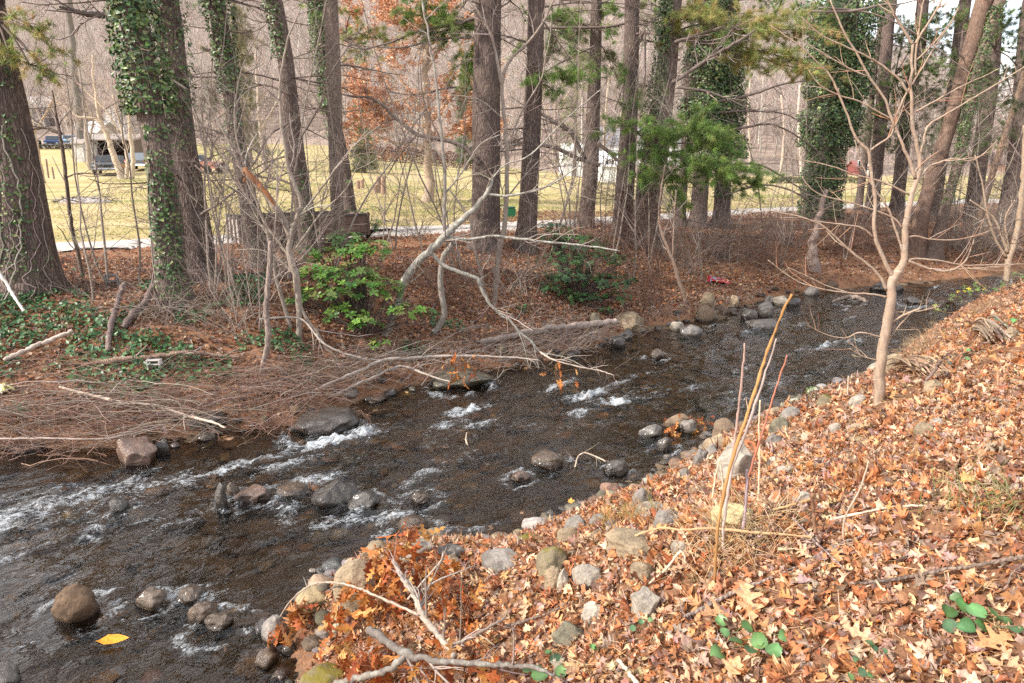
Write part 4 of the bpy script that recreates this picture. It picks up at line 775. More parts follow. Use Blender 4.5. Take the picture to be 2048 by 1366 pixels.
for k, (lab, u, v, ht, st, ln) in enumerate([
    ('tall thin bare tree before the big mid pine, leaning left', 935, 560, 6.5, 2, (-.15, 0)), ('tall thin bare tree behind the holly bush', 1095, 520, 7, 2, (.1, 0)), ('tall thin bare tree right of the straight holly side pine', 1145, 500, 7, 3, (.05, 0)),
    ('tall thin bare tree before the block house pine', 1225, 520, 6.5, 2, (.1, 0)), ('tall thin bare tree at the foot of the lichen barked pine', 1300, 540, 6.5, 2, (.1, 0)), ('tall thin bare tree under the widest green bough', 1350, 520, 5.5, 3, (.05, 0)),
    ('tall thin bare tree between the ivied twin pines and ivy sleeve', 1530, 500, 6.5, 3, (0, 0)), ('tall thin bare tree left against the ivy sleeved pine', 1610, 480, 6, 2, (-.15, 0)), ('tall thin bare tree just right of the ivy sleeved pine', 1715, 470, 7, 3, (0, 0)),
    ('tall thin bare tree behind the low fork of the sapling', 1770, 490, 7, 3, (.1, 0)), ('tall thin bare tree over the shaded right bank', 1850, 480, 7.5, 3, (.1, 0)), ('tall thin bare tree right of the ivied slim trunk', 1910, 480, 7.5, 3, (.1, 0)),
    ('tall thin bare tree among the last pines on the right', 1950, 490, 8, 3, (-.05, 0)), ('tall thin bare tree by the right edge of the far bank', 2025, 490, 8, 3, (-.1, 0)), ('tall thin bare tree left of the tan oak by the lane', 790, 500, 6.5, 2, (-.1, 0)),
    ('tall thin bare tree in front of the smooth trunk', 668, 540, 6.5, 2, (.05, 0)), ('tall thin bare tree crossing the slim pine behind the trailer', 575, 560, 6.5, 3, (0, 0)), ('tall thin bare tree right beside the close pair of pines', 425, 590, 6.5, 3, (.1, 0)), ('tall thin bare tree between thick left pine and the close pair', 215, 565, 6, 2, (.05, 0))]): slender(lab, u, v, ht, 950 + k, stems=st, lean=ln, r=.026, k=(12, 8, 4))
# ---------------------------------------------------------------- brush, bushes, rocks, sticks
def brush(label, u, v, n, L, spread, cols, seed, lean=(0, 0), lv=TW2, r=.008, name='bare_shrub', up=1.0, group='bare brush on the far bank'):
    rng = np.random.default_rng(seed); f = gp(u, v); P = []; n = int(n * 1.5)
    for k in range(n):
        d = nrm(np.array([rng.normal() * spread + lean[0], rng.normal() * spread * .7 + lean[1], up])); p = f + np.array([rng.normal() * .22, rng.normal() * .2, 0]); p[2] = hz(p) - .05
        l = L * rng.uniform(.55, 1.15); pts = [p]
        for j in range(7):
            d = nrm(d + rng.normal(size=3) * .12 + [0, 0, -.07 * j * rng.uniform(.2, 1)]); p = p + d * l / 7; p = np.array([p[0], p[1], max(p[2], hz(p) + .01)]) if j > 3 else p; pts.append(p)
        P.append(pts)
    P = np.array(P); R = r * rng.uniform(.6, 1.3, (n, 1)) * np.linspace(1, .3, 8)
    mb = MB(); twiggery(mb, P, R, rng, lv, cols, (5, 3, 3, 3)); return tag(mb.build(name, M['twig'], None, (f[0], f[1], hz(f))), label, 'shrub', group)
LV1 = [(6, (.3, 1.0), (20, 60), .55, .03, .15, .2), (3, (.12, .4), (25, 65), .6, .02, .2, .1)]
for k, (lab, u, v, n, L, sp, cols, lean) in enumerate([
    ('brown brush tangle under the lichen barked pine', 1310, 560, 26, 2.4, .7, RTW, (0, 0)), ('brush of thin arching canes left of the red wrapper', 1380, 545, 30, 2.8, .7, TWIG, (-.1, 0)),
    ('tall thicket of dead stalks above the red wrapper', 1450, 520, 40, 2.9, .6, TWIG, (0, 0)), ('reddish tangle of canes between wrapper and weathered stub', 1530, 530, 40, 2.8, .8, RTW, (-.2, 0)),
    ('brush spilling left from the foot of the ivy sleeved pine', 1580, 490, 36, 2.6, .9, TWIG, (-.5, 0)), ('low brush at the foot of the stoutest ivied pine', 1670, 500, 34, 2.2, .9, RTW, (0, 0)),
    ('brown brush behind the pale sapling trunk', 1735, 500, 34, 2.4, .9, RTW, (.1, 0)), ('grey brush between sapling and brown leaning trunk', 1790, 470, 30, 2.4, .8, TWIG, (0, 0)),
    ('dense grey tangle right of the ivied slim trunk', 1920, 500, 44, 3.2, .8, TWIG, (.1, 0)), ('dense grey tangle filling the right edge of the far bank', 2000, 500, 48, 3.4, .8, TWIG, (-.1, 0)),
    ('tall pale canes in front of the right hand pines', 1960, 520, 30, 3.6, .6, TWIG, (-.2, 0)), ('twiggy brush low beside the holly bush', 1290, 610, 18, 1.4, .8, RTW, (0, 0)),
    ('reddish brush on the slope below the big mid pine', 900, 600, 26, 1.5, .9, RTW, (0, 0)), ('thin brush at the road edge beside the tan leaves', 830, 480, 20, 1.6, .7, DTW, (0, 0)),
    ('grey brush below the smooth trunk behind the green bush', 730, 470, 16, 1.9, .7, TWIG, (0, 0)), ('pale twigs between the close pair of pines and the trailer', 450, 560, 24, 2.6, .7, TWIG, (0, 0)),
    ('fine pale brush left of the dead stake', 480, 650, 20, 2.0, .8, TWIG, (0, 0)), ('thin brush in front of the trailer', 560, 560, 22, 2.6, .7, TWIG, (.1, 0)),
    ('wispy brush at the foot of the close pair of pines', 330, 640, 16, 1.2, 1.0, TWIG, (.2, 0)), ('thin twigs beside the thick left pine', 160, 590, 10, 1.3, .8, DTW, (0, 0)),
    ('grey canes between the two bushes on the mid bank', 1030, 590, 22, 1.9, .8, TWIG, (0, 0)), ('bare twigs standing over the holly bush', 1190, 560, 18, 2.2, .7, RTW, (0, 0)),
    ('thin twigs in front of the slender road edge pine', 1165, 480, 20, 2.4, .7, RTW, (0, 0)), ('thin twigs in front of the block house pine', 1245, 500, 20, 2.6, .7, RTW, (0, 0))]):
    brush(lab, u, v, n, L, sp, cols, 200 + k, lean, LV1)
# low flood wrack: dead twigs combed along the far waterline
def wrack(label, pts, n, L, seed, cols=TWIG, spread=.35, lift=.12, dirn=(1, .1), r=.0048):
    rng = np.random.default_rng(seed); P = []; n = int(n * 1.7)
    base = np.array([gp(*q) for q in pts]); c = resample(base, 40)
    for k in range(n):
        p = c[rng.integers(0, 40)] + rng.normal(size=3) * [.25, .3, 0]; a = rng.normal() * spread; d = np.array([dirn[0] * math.cos(a) - dirn[1] * math.sin(a), dirn[0] * math.sin(a) + dirn[1] * math.cos(a), rng.normal() * .12]); d = nrm(d); l = L * rng.uniform(.4, 1.2)
        q = p + d * np.linspace(-.5, .5, 8)[:, None] * l + np.cumsum(rng.normal(size=(8, 3)) * .025, 0); hh = np.maximum(H(q[:, 0], q[:, 1]), 0); lf = lift * rng.uniform(.1, 1.6); q[:, 2] = np.maximum(hh + .01, hh.mean() + lf + (q[:, 2] - p[2]) + .1 * np.sin(np.linspace(0, 3.1, 8))); P.append(q)
    P = np.array(P); R = r * rng.uniform(.5, 1.5, (n, 1)) * np.linspace(1, .4, 8); mb = MB(); twiggery(mb, P, R, rng, [(4, (.15, .6), (20, 60), .6, .0, .15, .2)], cols, (5, 3, 3))
    return tag(mb.build('driftwood_tangle', M['twig'], None, tuple(c[20])), label, 'driftwood', 'twig tangles along the far waterline')
wrack('long tangle of drift twigs over the dark water at the left', [(-40, 850), (150, 850), (330, 850), (420, 840)], 120, 1.9, 301, TWIG + RTW, .3, .22)
wrack('reddish drift twigs and roots hanging over the left water edge', [(0, 880), (120, 885), (230, 880)], 70, 1.2, 302, RTW, .5, .1)
wrack('bundle of grey drift branches beside the leaf topped boulder', [(640, 780), (760, 745), (860, 735), (980, 715)], 70, 1.7, 303, TWIG, .35, .2, (1, .6))
wrack('drift twigs on the bank right of the leaf topped boulder', [(1010, 715), (1100, 690), (1180, 680)], 46, 1.2, 304, RTW + TWIG, .5, .15, (1, .6))
wrack('thin twigs along the slope under the ivy patch', [(60, 800), (250, 790), (480, 775), (600, 760)], 60, 1.5, 305, RTW, .35, .08)
wrack('root mat over the undercut edge left of the flat dark rock', [(480, 850), (560, 840), (640, 815)], 50, .7, 306, RTW, .7, .06)
wrack('grey twigs trailing over the water below the fallen log end', [(1000, 730), (1100, 712), (1200, 690)], 60, 1.3, 307, TWIG, .4, .2, (1, .7))
wrack('brown twigs massed on the slope over the flat dark rock', [(450, 800), (560, 790), (680, 770)], 70, 1.4, 308, RTW + TWIG, .4, .15, (1, .4))
wrack('loose twigs strewn along the far waterline of the long glide', [(1230, 660), (1330, 640), (1420, 620), (1500, 600)], 60, 1.0, 309, RTW + TWIG, .5, .15, (1, .6))
# evergreen bushes: whorls of leaves at the branch ends
def bush(label, foot, blobs, Y, cols, size, per, seed, name='evergreen_bush', dens=1.0):
    rng = np.random.default_rng(seed); f = gp(*foot); t = thing(name, label, 'bush', (f[0], f[1], hz(f))); lb, sb = MB(), MB()
    for (u, v, ru, rv, dY) in blobs:
        c = at(u, v, Y + dY); a, b = wpx(c, ru), wpx(c, rv); N = int(max(5, 95 * a * max(a, b) * dens))
        q = nrm(rng.normal(size=(N, 3))); q[:, 2] = np.where(q[:, 2] < -.25, -q[:, 2], q[:, 2]); q *= rng.uniform(.35, 1.05, (N, 1)) ** .6
        pos = c + q * [a, a * .7, b]; nr = nrm(q * [.7, .7, .6] + [0, -.12, .75])
        k = rng.integers(max(3, per - 2), per + 3, N); I = np.repeat(np.arange(N), k); yaw = rng.uniform(0, 6.28, N)[I] + np.concatenate([np.arange(m) * 6.283 / m for m in k]) + rng.normal(size=len(I)) * .15
        A = nr[I]; ref = np.stack([np.cos(yaw), np.sin(yaw), np.zeros(len(I))], 1); X = nrm(ref - (ref * A).sum(1, keepdims=True) * A); droop = rng.uniform(-.25, .5, (len(I), 1)); X2 = nrm(X - A * droop * .8 + A * .15); N2 = nrm(A + X * droop)
        sz = size * rng.uniform(.65, 1.2, len(I)); Y2 = np.cross(N2, X2); L = OVAL[0].copy(); L[:, 0] += .55
        P = pos[I][:, None] + sz[:, None, None] * (L[None, :, 0:1] * X2[:, None] + L[None, :, 1:2] * Y2[:, None] * 1.05 + L[None, :, 2:3] * N2[:, None])
        off = (np.arange(len(I)) * len(L))[:, None, None]; lb.add(P.reshape(-1, 3), (OVAL[1][None] + off).reshape(-1, 4), np.repeat(pick(rng, N, cols, .2)[I] * rng.uniform(.8, 1.2, (len(I), 1)), len(L), 0))
        o = np.repeat((f + [0, 0, .02])[None], N, 0); m1 = o * .55 + c * .45 + rng.normal(size=(N, 3)) * .05; m2 = c * .6 + pos * .4
        sel = rng.random(N) < .55; P5 = np.stack([o, m1, m2, (m2 + pos) / 2 + rng.normal(size=(N, 3)) * .02, pos], 1)[sel]; tubes(sb, P5, np.ones((sel.sum(), 1)) * np.array([.009, .007, .005, .004, .003]), 4, pick(rng, sel.sum(), DTW))
    sb.build('stems', M['twig'], t); lb.build('leaves', M['evergreen'], t); return t
BY = gp(760, 690)[1]
EV = [(.085, .20, .025), (.12, .25, .035), (.16, .27, .05), (.06, .15, .025), (.20, .26, .06)]
bush('bright green broad leaved bush spilling down the bank by the crooked tree', (735, 672), [(650, 515, 55, 26, .7), (720, 505, 60, 24, .8), (760, 510, 30, 30, .8), (630, 560, 50, 30, .3), (700, 560, 70, 40, .1), (600, 590, 28, 26, .1), (660, 590, 60, 30, -.1), (740, 585, 55, 35, 0), (780, 590, 35, 30, .1), (690, 630, 50, 26, -.3), (725, 650, 40, 24, -.35), (800, 625, 40, 20, 0), (845, 628, 28, 18, 0), (760, 690, 26, 16, -.4), (690, 480, 40, 18, 1.0), (580, 605, 14, 14, .1)], BY, EV, .105, 7, 401, dens=1.35)
DK = [(.03, .085, .022), (.045, .11, .028), (.022, .065, .02), (.07, .14, .04)]
bush('dark green holly bush on the bank between two pines', (1150, 600), [(1110, 478, 45, 22, .9), (1160, 490, 60, 26, .7), (1120, 525, 50, 28, .4), (1190, 525, 60, 32, .3), (1235, 530, 35, 28, .4), (1140, 560, 60, 26, 0), (1210, 570, 55, 26, 0), (1255, 565, 26, 14, .1), (1110, 580, 36, 18, 0), (1170, 600, 40, 18, -.2), (1230, 598, 35, 16, -.2), (1215, 625, 22, 12, -.3), (1090, 555, 20, 18, .2), (1110, 455, 30, 12, 1.1)], gp(1160, 610)[1], DK, .09, 6, 402, dens=1.5)
bush('loose laurel sprays beside the smooth trunk, against the yellow field', (735, 478), [(745, 425, 22, 14, 0), (710, 430, 26, 14, 0), (760, 445, 20, 12, 0), (700, 370, 14, 10, .2), (795, 385, 12, 10, 0), (735, 460, 35, 14, 0), (690, 455, 24, 14, 0)], gp(735, 480)[1], [(.06, .13, .03), (.1, .17, .04)], .10, 5, 403, 'laurel_shrub', .8)
bush('green and yellow leaved creeper on the near bank crest', (1900, 600), [(1905, 600, 22, 14, 0), (1880, 618, 18, 14, 0), (1925, 590, 22, 12, .2), (1880, 645, 16, 12, -.2), (1940, 580, 24, 10, .4), (1870, 640, 10, 16, -.1), (1960, 575, 20, 10, .6)], gp(1895, 618)[1], [(.16, .24, .05), (.22, .28, .06), (.45, .34, .03), (.12, .2, .05)], .07, 5, 404, 'creeper', 1.3)
bush('feathery green tuft of weeds at the right edge of the near bank', (2030, 570), [(2035, 560, 24, 18, 0), (2010, 575, 20, 12, -.2), (2045, 580, 16, 16, 0), (1990, 585, 22, 10, 0), (2000, 640, 28, 10, -1), (1960, 660, 20, 8, -1.4)], gp(2020, 580)[1], [(.10, .19, .05), (.14, .22, .07)], .06, 6, 405, 'green_weeds', 1.4)
bush('sprig of green weeds at the water edge left of the sapling foot', (1630, 805), [(1622, 785, 12, 14, 0), (1642, 795, 12, 10, 0), (1612, 792, 8, 10, 0)], gp(1628, 803)[1], [(.14, .2, .06), (.2, .2, .07)], .05, 6, 406, 'green_weeds', 2)
# ---------------------------------------------------------------- rocks
GRY = (.27, .245, .225); BRN = (.25, .18, .125); TAN = (.40, .31, .21); PAL = (.45, .40, .34); DRK = (.10, .085, .075); DBR = (.13, .085, .055); RED = (.27, .17, .13); MOS = (.27, .225, .15); OLV = (.20, .18, .13); YEL = (.48, .40, .22)
def rock(label, u0, v0, u1, v1, tint, kind='rock', ang=.5, seed=None, rot=None, group=None, name='rock', dz=0, sub=4, squash=1.0):
    s_ = int(u0 * 7 + v0 * 13) % 99991 if seed is None else seed; rng = np.random.default_rng(s_)
    uc, vc = (u0 + u1) / 2, (v0 + v1) / 2; b = gp(uc, v1 - .06 * (v1 - v0)); sx = wpx(b, u1 - u0) / 2; sy = sx * rng.uniform(.7, .9)
    dep = math.atan2(4 - b[2], math.hypot(b[0], b[1])); ve = wpx(b, v1 - v0) / 2; sz = math.sqrt(max(ve ** 2 - (sy * math.sin(dep)) ** 2, (.32 * sx) ** 2)) / math.cos(dep) * squash
    sz *= .72 if b[2] < .12 else .92; c = at(uc, vc, b[1] + sy * .6); v, f = rock_mesh(rng, (sx, sy, sz), sub, ang, .07 + .13 * ang); lo = np.minimum(v[:, 2], 0) / sz; v[:, :2] *= (1 + .22 * lo * lo)[:, None]; v[:, 2] = np.where(v[:, 2] < 0, v[:, 2] * 1.7, v[:, 2]) * .82; zb = max(hz(c), 0); top = c[2] + sz; top = max(top, zb + .04); lo_ = zb - .10 - .75 * (top - zb); v[:, 2] = (v[:, 2] - v[:, 2].min()) / (v[:, 2].max() - v[:, 2].min()) * (top - lo_) + lo_ + dz - c[2]
    if rot: v = rotz(v, rot)
    t = np.array(tint) * (.62 if kind == 'wetrock' else .82) * (1 + .12 * rng.normal()); mb = MB(); mb.add(v + c, f, t); return tag(mb.build(name, M[kind], None, tuple(c)), label, 'rock', group)
ROCKS = '''60 domed brown boulder standing alone in the stream, lower left corner|104 1159 189 1247 DBR rock .2
small brown rounded rock right of the domed brown boulder|270 1170 330 1216 BRN wetrock .4
wet brown rock washed over, middle one of a row in the shallows|352 1164 410 1204 DBR wetrock .3
broad wet brown hump just under the shallows|375 1195 440 1245 DBR wetrock .2
long wet stone at the end of the row in the shallows|410 1218 468 1260 DBR wetrock .5
dark rock cut by the bottom left corner of the view|-30 1320 42 1380 DRK wetrock .5
small dark upright rock alone in the left current|216 993 254 1022 DRK wetrock .5
tall narrow dark rock beside the flat reddish one|428 958 454 1016 DRK wetrock .5
dark knob with withered leaves between narrow and reddish rocks|450 960 478 994 DBR wetrock .5
flat reddish brown rock in the middle of the rapids|472 962 546 1000 RED wetrock .9
low wet dome between the reddish rock and the big dark one|550 963 614 990 DBR wetrock .2
big dark angular boulder in midstream below the rapids|622 950 716 1016 DRK wetrock .9
wet dark slab tucked against the big angular boulder|690 972 760 1020 DRK wetrock .5
brown sunken rock right of the rapids, under thin water|795 1022 858 1070 DBR wetrock .2
brown sunken rock under the narrow white chute|820 978 860 1008 DBR wetrock .3
pale flat topped rock behind the orange leaf sprays|722 1070 790 1110 TAN rock .8
beige angular rock under the topmost orange leaf spray|796 1074 868 1126 PAL rock .9
large pale rounded boulder half covered by orange leaf sprays|668 1114 758 1222 TAN rock .1
grey split rock at the water edge right of the leaf sprays|874 1082 938 1120 GRY rock .9
beige wedge rock below the grey split one|880 1106 926 1142 TAN rock .9
rounded grey boulder at the water edge, smooth and half in leaves|962 1092 1052 1142 GRY rock .1
small grey stone leaning on the rounded grey boulder|984 1124 1022 1152 GRY rock .4
round boulder with a cap of yellow moss|1072 1088 1140 1152 MOS mossrock .15
low mossy stone lying in the shallows like a loaf|1028 1063 1084 1090 OLV mossrock .1
square shouldered grey brown stone at the water edge|1114 1054 1158 1092 TAN rock .7
taller grey stone behind the square shouldered one|1128 1028 1172 1064 GRY rock .5
grey rounded stone between two pairs at the water edge|1178 1026 1216 1054 GRY rock .3
flat grey stone beside the dry grass clump|1206 1037 1242 1060 GRY rock .5
brown cobble under the flat grey stone|1178 1058 1206 1084 BRN rock .3
smooth pinkish grey stone sitting in still shallows|1200 958 1244 998 RED rock .2
twin lobed grey stone at the still shallows|1264 972 1308 1016 GRY rock .3
lichen speckled pale boulder on the near waterline|1268 998 1336 1036 PAL rock .3
blue grey boulder behind the fallen stalks|1308 1014 1364 1062 GRY rock .4
long tan slab sunk in leaves with a notched top|1214 1064 1324 1112 TAN rock .7
yellowish boulder behind the tall orange stalk's foot|1424 1000 1516 1062 YEL rock .5
big white angular rock, the brightest on the near bank|1434 878 1514 966 PAL rock 1
dark wet rounded rock alone in the still shallows|1208 912 1258 948 DRK wetrock .2
low wet rock barely above water, mid stream|1060 894 1126 932 DBR wetrock .3
small flat wet rock at the tail of the glide|1022 938 1062 960 RED wetrock .3
grey rock at the still inlet left of the white rock|1386 896 1418 926 GRY rock .6
small grey stone below the inlet rock|1358 934 1384 960 GRY rock .4
grey stone touching the left side of the white rock|1410 886 1440 912 GRY rock .5
dark upright shard of stone under the mossy capped boulder|1088 1128 1118 1184 TAN rock 1
thin beige shard next to the dark upright one|1112 1134 1140 1186 PAL rock 1
long white stone sloping down among the leaves|1144 1124 1212 1178 PAL rock .9
tan dome of rock in the leaves, mid foreground|1260 1120 1314 1162 TAN rock .4
pale pink topped rock in the leaves nearer the camera|1262 1178 1324 1242 PAL rock .9
white jagged bit of rock in the leaves, left of the pink topped one|1162 1204 1212 1242 PAL rock 1
olive rock sloping out of the leaves near the lower middle|1102 1244 1176 1290 OLV rock .6
small white rock behind the bent dry stalks|1338 1080 1378 1106 PAL rock .8
big mossy rock cut by the bottom edge under the cut branch|596 1326 706 1390 MOS mossrock .6
smooth grey rounded boulder at the lower water edge|520 1222 574 1288 GRY rock .1
little dark wet cobble by the smooth grey boulder|564 1278 594 1310 DRK wetrock .1
grey stone between hanging leaf sprays|652 1234 694 1258 GRY rock .3
brown boulder topped with orange leaves at the far waterline|858 724 990 776 OLV wetrock .35
wide flat dark rock where the white rapids begin|594 808 720 864 DRK wetrock .5
upright mossy stone half buried above the leaf topped boulder|992 688 1016 716 OLV mossrock .5
reddish angular rock at the left far waterline|236 860 312 934 RED wetrock 1
dark stones pile beside the reddish angular rock|306 874 340 910 DRK wetrock .4
dark rock under the drift twigs, left far edge|372 816 450 866 DRK wetrock .6
dark slab in shade at the far left waterline|20 880 90 910 DRK wetrock .5
big tan boulder with a flat tilted face on the far bank|1222 616 1292 668 TAN rock .9
grey brown boulder behind the fallen log end|1176 624 1206 656 OLV rock .5
dark stone below the tan tilted boulder|1236 655 1266 680 DRK wetrock .5
wet dark stone at the water below the log end|1216 668 1252 694 DRK wetrock .4
smooth grey oval stone at the far edge of the long glide|1360 644 1406 672 GRY wetrock .1
pale chip of stone left of the smooth oval one|1340 640 1368 662 PAL rock .9
brown leaning boulder, wet at its foot, below the red wrapper|1390 602 1432 644 BRN rock .2
taller tan boulder leaning behind the wet footed one|1400 582 1432 620 TAN rock .5
squat brown boulder right of the leaning pair|1432 604 1460 632 BRN rock .3
tan boulder furthest right under the red wrapper|1456 585 1478 616 TAN rock .4
dark grey boulder at the foot of the brushy bank|1514 598 1548 634 GRY wetrock .2
dark rounded rock left of the dark grey boulder|1482 614 1516 640 DRK wetrock .2
flat dark slab at the water's edge by the brushy bank|1494 632 1556 658 DRK wetrock .5
grey lichen dotted stone above the flat dark slab|1528 588 1552 608 GRY rock .3
pale long stone beside the tall orange stalk's tip|1548 588 1580 612 PAL rock .5
dark stone right of the stalk tip|1576 592 1604 614 DRK wetrock .3
grey rock upstream at the foot of the weathered stub|1608 570 1640 592 GRY rock .4
orange brown rock by the upstream waterline|1646 558 1678 582 BRN rock .5
dark slab upstream behind the sapling|1740 560 1782 582 DRK wetrock .5
dark wet block upstream right of the sapling|1784 566 1806 582 DRK wetrock .4
brown rock just breaking the long glide|1300 694 1330 716 DBR wetrock .3
flat brown rock on the small gravel spit|1322 820 1384 856 BRN rock .5
leaning grey rock on the small gravel spit|1360 832 1394 868 GRY rock .5
low grey slab at the tip of the gravel spit|1276 844 1328 874 GRY wetrock .4
dark round rock in the pool before the gravel spit|1314 868 1344 902 DRK wetrock .2
brown rounded rock behind the spit's leaf heap|1428 836 1476 872 BRN rock .2
long grey brown rock beside the pool|1406 868 1466 898 TAN rock .4
tan boulder at the water just right of the sapling foot|1762 704 1806 746 TAN rock .4
pale stone left of the sapling foot|1698 786 1734 812 PAL rock .3
mossy orange slab at the water left of the sapling foot|1634 786 1676 810 MOS mossrock .4
wide grey stone at the waterline left of the mossy orange slab|1560 812 1606 838 GRY rock .3
olive boulder behind the white rock and stalks|1540 834 1582 868 OLV rock .4
grey stone under the olive boulder|1530 866 1570 892 GRY rock .4
white grey stone out in the leaves below the sapling|1655 844 1696 870 PAL rock .4
tan stone half buried below the sapling's right|1828 842 1868 872 TAN rock .4
flat whitish stone on the right slope|1858 836 1902 856 PAL rock .8
tan stone under the splintered drift log|1846 756 1880 784 TAN rock .7
tan stone by the rotten log at the right edge|2008 653 2042 680 TAN rock .5
grey white stone flat in the leaves, mid near bank|1534 910 1572 930 PAL rock .3
cream lobed stone beside the snapped stalk|1584 980 1630 1012 PAL rock .2
small cream stone in the leaves above the lobed one|1552 930 1580 950 PAL rock .5
pale stone flat by the right hand foreground stick|1840 1142 1876 1170 PAL rock .9
brown stone near the upper right of the leafy slope|1700 845 1730 862 TAN rock .4
pointed drift wave stone upstream with white water|1812 590 1844 608 DRK wetrock .5'''
for ln in ROCKS.split('\n'):
    lab, d = ln.split('|'); lab = lab[3:] if lab[:2] == '60' else lab; q = d.split(); rock(lab, *map(float, q[:4]), globals()[q[4]], q[5], float(q[6]))
def cobbles(line, n, seed, label, group, wet, smin=.04, smax=.12, off=(-.25, .42), near=True):
    rng = np.random.default_rng(seed); c = resample(line, 400)[:, :2]; T = nrm(np.gradient(c, axis=0)); N = np.stack([T[:, 1], -T[:, 0]], 1) * (1 if near else -1)
    for k in range(n):
        i = rng.integers(0, 400); p = c[i] + N[i] * rng.uniform(*off); s = rng.uniform(smin, smax) * (1.5 if rng.random() < .15 else 1); z = H(p[0], p[1])
        w = z < .03; v, f = rock_mesh(rng, (s, s * rng.uniform(.6, 1), s * rng.uniform(.4, .75)), 2, rng.uniform(.1, .7)); v = rotz(v, rng.uniform(0, 6.28)); mb = MB(); mb.add(v + [p[0], p[1], z + s * .28], f, pick(rng, 1, [DRK, GRY, DBR, BRN] if (wet or w) else [GRY, TAN, BRN, PAL, OLV], .2)[0] * .75)
        tag(mb.build('cobble', M['wetrock' if (wet and z < .06) or w else 'rock'], None, (p[0], p[1], z)), label, 'cobble', group)
cobbles(NEAR[5:17], 230, 501, 'small loose cobble along the near waterline', 'cobbles along the near waterline', False)
cobbles(FAR[4:16], 110, 502, 'small dark cobble along the far waterline', 'cobbles along the far waterline', True, .04, .13, (-.3, .2), False)
rng = np.random.default_rng(77); mb = MB()
for k in range(900):                                # stones lying on the creek bed
    i = rng.integers(80, 760); t = rng.random() ** .8; p = CN[i] * (1 - t) + CF[i] * t; s = rng.uniform(.04, .15) * (1.6 if rng.random() < .1 else 1); z = H(p[0], p[1])
    if z > .02: continue
    v, f = rock_mesh(rng, (s, s * rng.uniform(.6, 1), s * rng.uniform(.3, .6)), 2, .3); v = rotz(v, rng.uniform(0, 6.28)); top = min(z + s * .2, -.015 - s * .35); mb.add(v + [p[0], p[1], top], f, pick(rng, 1, [(.21, .14, .08), (.15, .10, .06), (.26, .18, .11), (.11, .08, .055), (.26, .16, .07)], .2)[0])
tag(mb.build('creek_bed_stones', M['bedrock']), kind='stuff')
# ---------------------------------------------------------------- fallen wood and stalks
def stick(label, pts, tint, seed=1, mat='grey_bark', name='fallen_branch', lift=.0, lv=None, cols=TWIG, raise_=None, cat='branch', sides=8, Y=None, cut=None, group=None):
    """pts: photo points (u, v, width px[, height above the ground])"""
    rng = np.random.default_rng(seed); P, R = [], []
    for q in pts:
        hgt = q[3] if len(q) > 3 else lift; p = at(q[0], q[1], Y) if Y else gp(q[0], q[1], hgt); r = q[2] / 2 / F * depth(p)
        P.append(p + [0, 0, 0 if Y else r * .8]); R.append(r)
    q = resample(np.concatenate([np.array(P), np.array(R)[:, None]], 1), 10 + 5 * len(pts)); mb = MB(); Q, r = q[:, :3].copy(), np.maximum(q[:, 3], .0015); Q[1:-1] += rng.normal(size=(len(Q) - 2, 3)) * r.mean() * .22
    tubes(mb, Q, r * (1 + .12 * rng.normal(size=len(r))), sides, tint, cap=True); o = tuple(P[0])
    if lv is None and cut is None: return tag(mb.build(name, M[mat], None, o), label, cat, group)
    t = thing(name, label, cat, o, group); mb.build('stem', M[mat], t)
    if cut: cb = MB(); d = nrm(Q[0] - Q[1]); tubes(cb, np.stack([Q[0] - d * .004, Q[0] + d * .004]), np.full(2, r[0] * .97), 14, cut, cap=True); cb.build('cut_end', M['wood'], t)
    if lv:
        q8 = resample(q, 8); g_ = grow(q8[None, :, :3], q8[None, :, 3], lv, rng)
        for B, rr in g_: B[..., 2] = np.maximum(B[..., 2], H(B[..., 0].ravel(), B[..., 1].ravel()).reshape(B.shape[:2]) + .01)
        for j in range(len(g_[0][0])):
            tb = MB(); ct = pick(rng, 1, cols)[0]; tubes(tb, g_[0][0][j], g_[0][1][j], 4, ct)
            if len(g_) > 1: k2 = lv[1][0]; tubes(tb, g_[1][0][j * k2:(j + 1) * k2], g_[1][1][j * k2:(j + 1) * k2], 4, ct)
            tb.build('twig', M['twig'], t)
    return t
GST = (.28, .235, .21); PST = (.48, .38, .29); BST = (.20, .155, .13); OST = (.40, .26, .14)
LVS = [(8, (.15, .5), (25, 60), .5, .06, .15, .1), (3, (.08, .25), (25, 60), .6, .05, .2, .1)]
stick('sawn grey branch in the near foreground, its cut end facing out', [(738, 1266, 16, .30), (765, 1281, 16, .29), (792, 1302, 16, .27), (825, 1318, 15, .26), (880, 1328, 14, .24), (940, 1331, 12, .22), (1000, 1334, 11, .2), (1065, 1337, 9, .16), (1110, 1352, 6, .1)], (.14, .12, .108), 601, 'smooth_bark', 'sawn_branch', lv=LVS, cut=(.62, .44, .28))
stick('grey limb forking down from the sawn branch to the bottom edge', [(812, 1312, 14, .26), (796, 1332, 14, .24), (768, 1346, 14, .22), (735, 1356, 13, .2), (690, 1366, 12, .16), (640, 1385, 12, .12)], (.19, .165, .145), 602, 'smooth_bark')
stick('pale limb climbing from the sawn branch up to the leaf sprays', [(910, 1318, 13, .22), (888, 1288, 13, .24), (865, 1262, 13, .28), (843, 1228, 12, .32), (828, 1192, 11, .36), (808, 1165, 10, .4), (796, 1143, 9, .44), (786, 1124, 7, .46)], (.30, .25, .21), 603, 'smooth_bark', lv=LVS)
